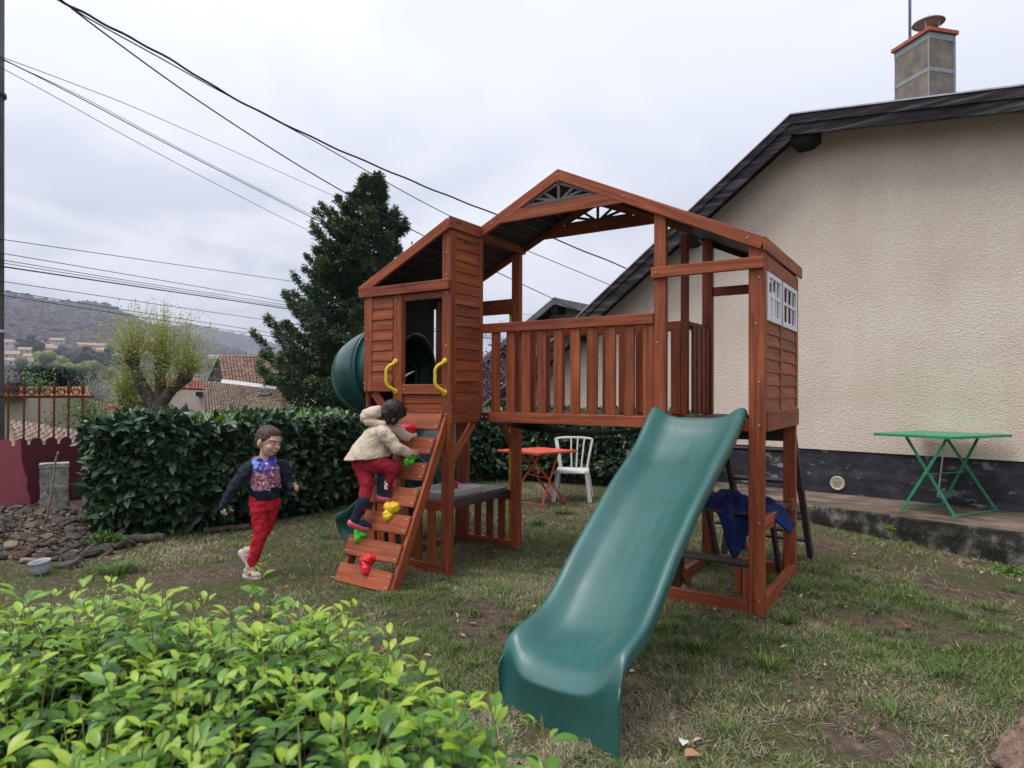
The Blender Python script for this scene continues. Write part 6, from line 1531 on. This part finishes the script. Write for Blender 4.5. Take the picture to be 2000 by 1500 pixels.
# individual canal tiles laid down the slope
nrm = (q[1] - q[0]).cross(q[3] - q[0]).normalized(); nrm = nrm if nrm.z > 0 else -nrm
link('roof', mesh('roof', [p - nrm * .02 for p in q] + [p - nrm * .10 for p in q], [(0, 1, 2, 3), (7, 6, 5, 4), (0, 4, 5, 1), (1, 5, 6, 2), (2, 6, 7, 3), (3, 7, 4, 0)]), M_tD, o)
rows, cols = 12, 14; tmes = []
for mm in (M_tD, M_tD, M_tA, M_tD):
    V = []; F = []
    for s_, k_ in ((-.5, .92), (.5, 1.05)):
        for k in range(6): a = math.pi * k / 5; V.append((-.5 * k_ * math.cos(a), s_, .42 * k_ * math.sin(a)))
    for k in range(5): F.append((k, k + 1, k + 7, k + 6))
    F.append((6, 7, 8, 9, 10, 11)); me = mesh('tile', V, F); me.materials.append(mm); tmes.append(me)
for i in range(rows):
    for j in range(cols):
        c0 = q[0].lerp(q[1], (j + .5) / cols).lerp(q[3].lerp(q[2], (j + .5) / cols), (i + .5) / rows)
        dx = (q[1] - q[0]).lerp(q[2] - q[3], i / rows) / cols; dy = (q[3] - q[0]) / rows; X = dx.normalized(); Y = -(dy - X * dy.dot(X)).normalized(); Z = X.cross(Y)
        if Z.z < 0: Z = -Z
        sx, sy = dx.length * .98, dy.length * 1.15
        t_ = bpy.data.objects.new('tile', rnd.choice(tmes)); COL.objects.link(t_); t_.parent = o; Yd = (Y + Z * .10 * 1).normalized(); j_ = rnd.uniform(-.01, .01); c0 = c0 + Z * (.01 + j_)
        t_.matrix_local = Matrix(((X.x * sx, Yd.x * sy, Z.x * sx, c0.x), (X.y * sx, Yd.y * sy, Z.y * sx, c0.y), (X.z * sx, Yd.z * sy, Z.z * sx, c0.z), (0, 0, 0, 1)))
g = G(); g.add(([q[0] - nrm * .1, q[3] - nrm * .1, q[3] + dn * .6, q[0] + dn * .6, q[2] - nrm * .1, q[2] + dn * .6], [(0, 1, 2, 3), (1, 4, 5, 2)])); g.obj('wall', M_wall2, o)
# gabled house behind, right of centre
nh = empty('gabled_house', (1.52, 19.0, 0), R(-38)); tag(nh, 'smaller grey-cream gabled house behind the balcony, left of the big house', 'house')
f = lambda s: 4.02 + (.62 * s if s < 0 else -.30 * s)
g = G(); g.prism([(-4.2, -2), (3.5, -2), (3.5, f(3.5)), (0, f(0)), (-4.2, f(-4.2))], 0, 5); g.obj('wall', noisy('grey cream render', [(.22, .20, .17), (.33, .30, .26)], 3, 5, .95, .3), nh)
for s0, s1 in ((-4.6, -.002), (0, 3.8)):
    g = G(); g.prism([(s0, f(s0) + .16), (s1, f(s1) + .16), (s1, f(s1) - .04), (s0, f(s0) - .04)], -.52, -.46); g.obj('bargeboard', noisy('grey weathered board', [(.10, .10, .105), (.19, .185, .19)], 6, 6, .85, .3), nh)
    g = G(); g.prism([(s0, f(s0) + .03), (s1, f(s1) + .03), (s1, f(s1) + .15), (s0, f(s0) + .15)], -.455, 5.2); g.obj('roof', M_soff, nh)
for s in (-.05, -1.8): g = G(); g.prism([(s - .1, f(s) - .25), (s + .1, f(s) - .25), (s + .1, f(s) + .0), (s - .1, f(s) + .0)], -.45, 0); g.obj('purlin_end', M_soff, nh)

# ================================================================== children
M_skin = noisy('light skin', [(.56, .33, .25), (.64, .40, .31)], 8, 3, .5, 0); M_skin2 = noisy('tanned skin', [(.30, .15, .10), (.38, .20, .14)], 8, 3, .5, 0)
M_hair = noisy('short brown hair', [(.030, .020, .016), (.070, .050, .042), (.12, .092, .078)], 60, 4, .7, .8, 140, .25, (1, 1, .5), dist=.004)
M_hair2 = noisy('dark brown hair', [(.010, .006, .006), (.028, .017, .015), (.05, .032, .027)], 40, 4, .45, .9, 90, .4, (1, 1, .3), dist=.006)
M_redp = noisy('red sweatpants', [(.42, .010, .022), (.60, .022, .040)], 9, 4, .85, .9, 22)
M_redl = noisy('crimson leggings', [(.27, .010, .022), (.38, .018, .035)], 9, 4, .8, .9, 22)
M_shoe = noisy('beige trainer', [(.42, .36, .28), (.56, .50, .42)], 12, 3, .7, .2); M_sole = plastic('pale sole', (.55, .50, .44), .6); M_navy = noisy('dark navy cotton', [(.010, .013, .024), (.022, .028, .048)], 9, 4, .85, .9, 22)
M_eye = plastic('eye white', (.6, .58, .55), .3); M_iris = plastic('dark iris', (.02, .012, .008), .2); M_mouth = plastic('open mouth', (.16, .02, .02), .5); M_teeth = plastic('teeth', (.7, .68, .62), .3); M_pink2 = plastic('pink trim', (.62, .10, .16), .5)
def printmat():
    m, n, l, b = base_mat('printed sweatshirt cotton', .85, .15)
    tc = n.new('ShaderNodeTexCoord'); v = n.new('ShaderNodeTexVoronoi'); v.inputs['Scale'].default_value = 62; l.new(tc.outputs['Object'], v.inputs[0]); sx = n.new('ShaderNodeSeparateColor'); l.new(v.outputs['Color'], sx.inputs[0])
    c = ramp(m.node_tree, [(.0, (.02, .02, .07)), (.25, (.30, .05, .16)), (.42, (.60, .22, .10)), (.58, (.10, .08, .42)), (.72, (.70, .45, .22)), (.86, (.45, .10, .30)), (.97, (.75, .62, .60))], sx.outputs[0]); r0 = n.new('ShaderNodeMix'); 
    t = n.new('ShaderNodeTexNoise'); t.inputs['Scale'].default_value = 16; t.inputs['Detail'].default_value = 4; l.new(tc.outputs['Object'], t.inputs[0]); blue = ramp(m.node_tree, [(.35, (.02, .04, .22)), (.55, (.05, .09, .42)), (.7, (.20, .08, .30))], t.outputs[0])
    sp = n.new('ShaderNodeSeparateXYZ'); l.new(tc.outputs['Object'], sp.inputs[0])
    def mth(op, a, b_=0, c_=None):
        q = n.new('ShaderNodeMath'); q.operation = op
        for i, x in enumerate((a, b_, c_)):
            if x is None: continue
            if isinstance(x, (int, float)): q.inputs[i].default_value = x
            else: l.new(x, q.inputs[i])
        return q.outputs[0]
    # upper chest blue sky, figures jumble lower down, fading to dark hem
    zt = mth('ADD', sp.outputs[2], mth('MULTIPLY', t.outputs[0], .06)); mixf = ramp(m.node_tree, [(.925, (1, 1, 1)), (.945, (0, 0, 0))], mth('ADD', sp.outputs[2], mth('MULTIPLY', sx.outputs[1], .12)))
    m1 = n.new('ShaderNodeMix'); m1.data_type = 'RGBA'; l.new(mixf, m1.inputs[0]); l.new(blue, m1.inputs[6]); l.new(c, m1.inputs[7])
    # yoke in sky blue / red on the shoulder
    yk = ramp(m.node_tree, [(.44, (.11, .22, .62)), (.56, (.16, .32, .72)), (.60, (.35, .05, .12))], t.outputs[0]); yf = mth('MULTIPLY', mth('GREATER_THAN', zt, .905), mth('LESS_THAN', sp.outputs[0], .085))
    m2 = n.new('ShaderNodeMix'); m2.data_type = 'RGBA'; l.new(yf, m2.inputs[0]); l.new(m1.outputs[2], m2.inputs[6]); l.new(yk, m2.inputs[7])
    dark = ramp(m.node_tree, [(.4, (.010, .013, .024)), (.6, (.024, .03, .05))], t.outputs[0])
    # print only on the chest side: line from the armpit to the hem
    f = mth('GREATER_THAN', mth('ADD', mth('ADD', sp.outputs[0], mth('MULTIPLY', t.outputs[0], .16)), mth('MULTIPLY', sp.outputs[2], -.12)), -.020); f2 = mth('GREATER_THAN', mth('ADD', sp.outputs[2], mth('MULTIPLY', t.outputs[0], .16)), .785); f3 = mth('MULTIPLY', f, f2)
    m3 = n.new('ShaderNodeMix'); m3.data_type = 'RGBA'; l.new(f3, m3.inputs[0]); l.new(dark, m3.inputs[6]); l.new(m2.outputs[2], m3.inputs[7]); l.new(m3.outputs[2], b.inputs['Base Color']); return m

def hand(base, dirv, side, palm_n, s, curl=.5):
    """palm and five bent fingers as capsules; side = direction of the thumb"""
    d = Vector(dirv).normalized(); sd = Vector(side); sd = (sd - d * sd.dot(d)).normalized(); pn = Vector(palm_n); pn = (pn - d * pn.dot(d) - sd * pn.dot(sd)).normalized(); b = Vector(base); out = []
    for k in (-.3, 0, .3): out.append(('c', b, b + d * .042 * s + sd * k * .045 * s, .014 * s, .0105 * s))
    for i, (off, L) in enumerate(((.018, .036), (.006, .041), (-.006, .038), (-.017, .030))):
        p0 = b + d * .044 * s + sd * off * s; a1, a2 = curl * .7, curl * 1.7
        p1 = p0 + (d * math.cos(a1) + pn * math.sin(a1) + sd * off * 4) * L * .5 * s; p2 = p1 + (d * math.cos(a2) + pn * math.sin(a2)) * L * .5 * s
        out += [('c', p0, p1, .0068 * s, .0062 * s), ('c', p1, p2, .0062 * s, .0052 * s)]
    t0 = b + d * .012 * s + sd * .018 * s; t1 = t0 + (d * .6 + sd * .8 + pn * .2) * .022 * s; t2 = t1 + (d * .9 + sd * .2 + pn * .4) * .018 * s
    return out + [('c', t0, t1, .0085 * s, .0075 * s), ('c', t1, t2, .0072 * s, .006 * s)]

def boy():
    S = .00409
    def K(x, y, d=0.0): return Vector(((x - 490) * S, d, (1127 - y) * S))
    o = empty('person', (-2.062, 5.165, gz(-2.06, 5.16))); tag(o, 'boy in dark printed sweatshirt and red trousers running towards the ramp', 'person')
    HS = 1.16; hc = K(521, 863, -.01); Rm = Matrix.Rotation(R(14), 3, 'Y') @ Matrix.Rotation(R(-24), 3, 'Z'); Rh = Rm
    h = lambda a, b_, c: hc + Rm @ Vector((a, b_, c)) * HS
    def E_(a, b_, c, r): return ('e', h(a, b_, c), tuple(x * HS for x in r), Rm)
    body = [E_(-.006, 0, .018, (.088, .070, .086)), E_(.026, 0, -.030, (.058, .056, .066)), E_(.040, 0, -.070, (.032, .036, .024)),
            ('c', h(.084, 0, -.004), h(.094, 0, -.022), .008, .011), ('c', h(.074, 0, .014), h(.085, 0, -.004), .008, .008), E_(.056, 0, .026, (.028, .054, .014)),
            E_(.050, -.032, -.028, (.028, .024, .028)), E_(.050, .032, -.028, (.028, .024, .028)), ('c', h(.079, -.014, -.046), h(.079, .014, -.046), .0075, .0075), ('c', h(.072, -.012, -.068), h(.072, .012, -.068), .008, .008),
            E_(-.010, -.072, -.014, (.017, .009, .026)), E_(-.010, .072, -.014, (.017, .009, .026)), ('c', h(-.012, 0, -.05), K(512, 906), .038, .044),
            ('c', K(512, 915), K(514, 960), .08, .075), ('c', K(496, 917, -.05), K(535, 915, .08), .035, .035)]
    sh1, el1, wr1 = K(490, 914, -.085), K(464, 951, -.12), K(448, 984, -.14); sh2, el2, wr2 = K(538, 915, .10), K(549, 953, .12), K(565, 953, .02)
    body += [('c', sh1, el1, .030, .023), ('c', el1, wr1, .023, .018), ('c', sh2, el2, .030, .023), ('c', el2, wr2, .023, .018)]
    body += hand(wr1, (-.1, -.05, -1), (.6, -.7, .1), (.8, .4, 0), 1.05, 1.1); body += hand(wr2, (1, -.15, -.05), (0, -.2, 1), (0, -.6, -.5), 1.0, 1.1)
    hp1, kn1, an1 = K(505, 985, -.04), K(511, 1042, -.05), K(493, 1100, -.03); hp2, kn2, an2 = K(523, 985, .05), K(508, 1040, .07), K(481, 1074, .10)
    body += [('c', hp1, kn1, .048, .038), ('c', kn1, an1, .036, .025), ('c', hp2, kn2, .048, .038), ('c', kn2, an2, .036, .025), ('c', K(512, 960), K(513, 980), .07, .07)]
    body += [('c', an1, K(496, 1116, -.04), .024, .02), ('c', an2, K(476, 1090, .10), .024, .02)]
    organic('body', body, .0042, M_skin, o, 2, 0, fac=.4)
    def small(name, a, b_, c, r, mat):
        bm = bmesh.new(); ellipsoid(bm, h(a, b_, c), tuple(x * HS for x in r), Rm); me = bpy.data.meshes.new(name); bm.to_mesh(me); bm.free(); link(name, me, mat, o, smooth=True)
    for s_ in (-1, 1):
        small('eye', .073, s_ * .029, .004, (.008, .0100, .0042), M_eye); small('iris', .0775, s_ * .028 - .001, .0035, (.004, .0062, .0046), M_iris)
        g = G(); g.tube([h(.076, s_ * .046, .016), h(.087, s_ * .030, .021), h(.085, s_ * .014, .017)], .0024, 5); g.obj('eyebrow', M_hair, o)
    small('mouth', .0765, 0, -.0575, (.010, .0150, .0060), M_mouth); small('teeth', .0815, 0, -.0535, (.006, .0105, .0022), M_teeth)
    organic('hair', [E_(-.014, 0, .030, (.089, .075, .080)), E_(.014, 0, .064, (.060, .058, .040)), E_(-.050, 0, -.004, (.044, .060, .052)), ('c', h(.010, -.068, .018), h(.012, -.068, .002), .011, .006), ('c', h(.010, .068, .018), h(.012, .068, .002), .011, .006)], .0048, M_hair, o, 2, .005, .015)
    X = Vector((1, 0, 0)); Y = Vector((0, 1, 0)); yaw = Vector((.86, .50, 0)); yv = Vector((-.5, .86, 0))
    def sec(x, y, ru, rv, d=0): return (K(x, y, d), yaw * ru, yv * rv)
    organic('sweatshirt', [('l', [sec(508, 899, .045, .05), sec(508, 904, .098, .120), sec(511, 914, .118, .145), sec(514, 940, .112, .120), sec(515, 958, .114, .112), sec(514, 968, .112, .110), sec(514, 974, .105, .104)]), ('c', K(500, 901, -.03), K(526, 901, .02), .036, .036)], .0062, printmat(), o, 2, .026, .05)
    organic('sleeve', [('c', sh1, el1, .054, .043), ('c', el1, wr1 - (wr1 - el1) * .02, .042, .030)], .006, M_navy, o, 2, .030, .045)
    organic('sleeve', [('c', sh2, el2, .060, .044), ('c', el2, wr2 - (wr2 - el2) * .1, .041, .032)], .006, M_navy, o, 2, .030, .045)
    organic('sweatshirt_hood', [('c', K(494, 899, .0), K(508, 903, -.05), .034, .030), ('c', K(496, 899, .03), K(490, 905, -.03), .030, .032)], .006, M_navy, o, 3, .01, .05)
    organic('trousers', [('l', [sec(512, 968, .108, .100), sec(511, 982, .106, .098), sec(510, 996, .085, .09)]), ('c', hp1, kn1, .068, .050), ('c', kn1, an1 + Vector((0, 0, .010)), .050, .037), ('c', hp2, kn2, .068, .048), ('c', kn2, an2 + Vector((.008, 0, .01)), .048, .036)], .0060, M_redp, o, 2, .026, .038)
    def shoe(a, f, tilt):
        Rs = Matrix.Rotation(tilt, 3, 'Y') @ Matrix.Rotation(f, 3, 'Z'); q = lambda x, y, z: a + Rs @ Vector((x, y, z)); Ry = Rs
        organic('shoe', [('e', q(-.02, 0, -.01), (.042, .035, .038), Ry), ('e', q(.040, 0, -.026), (.062, .037, .027), Ry), ('c', q(-.012, 0, .02), q(-.012, 0, .03), .032, .032), ('c', q(-.02, 0, -.02), q(.05, 0, -.03), .034, .031)], .004, M_shoe, o, 2)
        organic('sole', [('c', q(-.035, 0, -.048), q(.072, 0, -.048), .034, .030, 1)], .004, M_sole, o, 1)
        g = G(); g.bar(q(.005, -.036, -.035), q(.03, -.037, -.005), .010, .006, (0, 1, 0)); g.bar(q(.02, -.037, -.035), q(.042, -.036, -.012), .010, .006, (0, 1, 0)); g.obj('shoe_stripe', M_pink2, o)
    shoe(K(490, 1112, -.03), R(-20), R(3)); shoe(K(474, 1086, .10), R(-12), R(50))
boy()

def girl():
    S = .0041
    def K(x, y, d=0.0): return Vector(((x - 740) * S, d, (975 - y) * S))
    o = empty('person', (-1.066, 5.175, .618)); tag(o, 'girl in hooded cream jacket, crimson leggings and navy wellingtons climbing the ramp', 'person')
    HS = 1.03; Rm = Matrix.Rotation(R(48), 3, 'Y') @ Matrix.Rotation(R(46), 3, 'Z'); hc = K(766, 806, .04); h = lambda a, b_, c: hc + Rm @ Vector((a, b_, c)) * HS
    def E_(a, b_, c, r): return ('e', h(a, b_, c), tuple(x * HS for x in r), Rm)
    shR, elR, wrR = K(756, 844, -.10), K(782, 872, -.10), K(802, 884, -.03); shL, elL, wrL = K(764, 838, .12), K(800, 860, .18), K(798, 846, .20)
    hpR, knR, anR = K(742, 903, -.05), K(770, 912, -.03), K(755, 950, -.02); hpL, knL, anL = K(708, 905, .02), K(722, 940, -.05), K(716, 985, -.10)
    body = [E_(-.004, 0, .012, (.084, .070, .084)), E_(.034, 0, -.034, (.054, .054, .062)), ('c', h(.084, 0, -.008), h(.094, 0, -.024), .008, .011), E_(-.006, -.073, -.015, (.016, .008, .024)), E_(-.006, .073, -.015, (.016, .008, .024)), E_(.058, -.034, -.032, (.024, .020, .022)), E_(.058, .034, -.032, (.024, .020, .022)), ('c', h(.077, -.013, -.055), h(.077, .013, -.055), .006, .006),
            ('c', h(-.015, 0, -.05), K(744, 838), .034, .038), ('c', K(744, 845), K(722, 885), .07, .08), ('c', shR, elR, .028, .022), ('c', elR, wrR, .022, .017), ('c', shL, elL, .028, .022), ('c', elL, wrL, .022, .017), ('c', hpR, knR, .055, .045), ('c', knR, anR, .040, .028), ('c', hpL, knL, .055, .042), ('c', knL, anL, .040, .028), ('c', anR, K(758, 962), .026, .026), ('c', anL, K(712, 1005, -.10), .026, .026)]
    body += hand(wrR, (.9, .25, .15), (.1, .3, .9), (.3, .9, -.5), 1.0, .45); body += hand(wrL, (.8, .3, .4), (0, -.6, .6), (.5, .6, -.4), .95, .6)
    organic('body', body, .0042, M_skin2, o, 2, fac=.4)
    for s_ in (-1, 1):
        for nm, a, r, mt in (('eye', .078, (.008, .012, .006), M_eye), ('iris', .084, (.004, .006, .005), M_iris)):
            bm = bmesh.new(); ellipsoid(bm, h(a, s_ * .028, 0), r, Rm); me = bpy.data.meshes.new(nm); bm.to_mesh(me); bm.free(); link(nm, me, mt, o, smooth=True)
    organic('hair', [E_(-.016, 0, .024, (.094, .082, .088)), E_(.034, 0, .052, (.060, .062, .044)), E_(-.05, 0, -.022, (.050, .066, .056)), ('c', h(.000, -.070, .035), h(.014, -.074, -.045), .024, .014), ('c', h(.002, .074, .03), h(.02, .076, -.09), .022, .012), ('c', h(-.03, -.05, -.05), h(.0, -.065, -.08), .022, .010)], .005, M_hair2, o, 2, .010, .025)
    m, n, l, b = base_mat('cream jacket with small flecks', .8, .15); tc = n.new('ShaderNodeTexCoord'); v = n.new('ShaderNodeTexVoronoi'); v.inputs['Scale'].default_value = 46; l.new(tc.outputs['Object'], v.inputs[0]); c = ramp(m.node_tree, [(.11, (.33, .22, .16)), (.19, (.60, .49, .38))], v.outputs['Distance']); l.new(c, b.inputs['Base Color'])
    ax = (K(716, 894) - K(748, 832)).normalized(); U0 = Vector((ax.z * -1, 0, ax.x)).normalized()
    if U0.x < 0: U0 = -U0
    hemU = (K(766, 888) - K(674, 897)) * .5; Y = Vector((0, 1, 0))
    secs = [(K(750, 828), U0 * .045, Y * .05), (K(746, 836), U0 * .078, Y * .095), (K(741, 846), U0 * .098, Y * .118), (K(735, 858), U0.lerp(hemU.normalized(), .3).normalized() * .118, Y * .122), (K(728, 872), U0.lerp(hemU.normalized(), .65).normalized() * .148, Y * .130), (K(722, 884), hemU.normalized() * .175, Y * .142), (K(720, 893), hemU * 1.0, Y * .150)]
    organic('jacket', [('l', secs), ('c', K(748, 841, -.085), K(757, 836, .095), .050, .050), ('c', shR, elR, .054, .046), ('c', elR, wrR - (wrR - elR) * .12, .046, .035), ('c', shL, elL, .050, .044), ('c', elL, wrL - (wrL - elL) * .12, .044, .034)], .0062, m, o, 2, .024, .065)
    hx = (K(762, 822) - K(712, 806)).normalized(); hz = Vector((-hx.z, 0, hx.x))
    organic('hood', [('l', [(K(710, 822), hx * .02, Y * .05), (K(718, 815), hx * .055, Y * .082), (K(729, 806, .0), hx * .085, Y * .088), (K(738, 797), hx * .052, Y * .070), (K(742, 792), hx * .02, Y * .04)]), ('c', K(722, 822, -.05), K(752, 826, -.06), .034, .024)], .006, m, o, 4, .012, .05)
    0 and g.tube(smooth_path([K(706, 825, -.06), K(722, 832, -.098), K(742, 828, -.108), K(756, 820, -.085)], 5), .005, 6)
    organic('cuff', [('c', wrR - (wrR - elR) * .16, wrR - (wrR - elR) * .02, .030, .027)], .004, M_navy, o, 1)
    organic('leggings', [('c', hpR, knR, .078, .062), ('c', knR, anR, .058, .042), ('c', hpL, knL, .078, .060), ('c', knL, anL, .056, .040), ('c', hpL, hpR, .082, .082)], .006, M_redl, o, 3, .014, .04)
    def boot(a, top, f, tilt):
        Rs = Matrix.Rotation(f, 3, 'Z') @ Matrix.Rotation(tilt, 3, 'Y'); q = lambda x, y, z: a + Rs @ Vector((x, y, z))
        organic('boot', [('c', top, q(-.012, 0, .01), .052, .043), ('c', q(-.015, 0, .0), q(-.02, 0, -.01), .040, .038), ('e', q(.055, 0, -.018), (.066, .038, .028), Rs), ('c', q(-.01, 0, -.01), q(.055, 0, -.02), .038, .033)], .0045, M_navy, o, 3)
        organic('boot_sole', [('c', q(-.030, 0, -.040), q(.085, 0, -.040), .036, .031, 1)], .004, M_pink2, o, 1)
    boot(K(753, 960, -.02), K(752, 930, -.02), R(8), R(6)); boot(K(706, 1008, -.10), K(717, 975, -.10), R(12), R(20))
    # pale horse-like emblem on the boot shaft
    pz = [(-.010, .034), (-.004, .044), (-.002, .030), (.006, .022), (.016, .006), (.012, -.004), (.002, .004), (.004, -.012), (.012, -.024), (.006, -.032), (-.006, -.026), (-.014, -.034), (-.012, -.014), (-.016, .0), (-.008, .012), (-.014, .024)]
    g = G(); g.prism([(x, z) for x, z in pz], -.004, .004); e = g.obj('boot_emblem', M_wht, o); e.location = K(759, 944, -.068)
girl()

# ================================================================== air: a light valley haze
g = G(); g.box(-4200, 4200, -4200, 4200, -70, 285)
mh = bpy.data.materials.new('valley haze'); mh.use_nodes = True; nh_ = mh.node_tree.nodes; nh_.remove(nh_['Principled BSDF'])
pv = nh_.new('ShaderNodeVolumePrincipled'); pv.inputs['Color'].default_value = (.80, .86, 1.0, 1); pv.inputs['Density'].default_value = .00028; pv.inputs['Anisotropy'].default_value = .2
mh.node_tree.links.new(pv.outputs[0], nh_['Material Output'].inputs['Volume'])
tag(g.obj('haze', mh), 'pale even haze in the air over the whole valley', 'haze', kind='stuff')
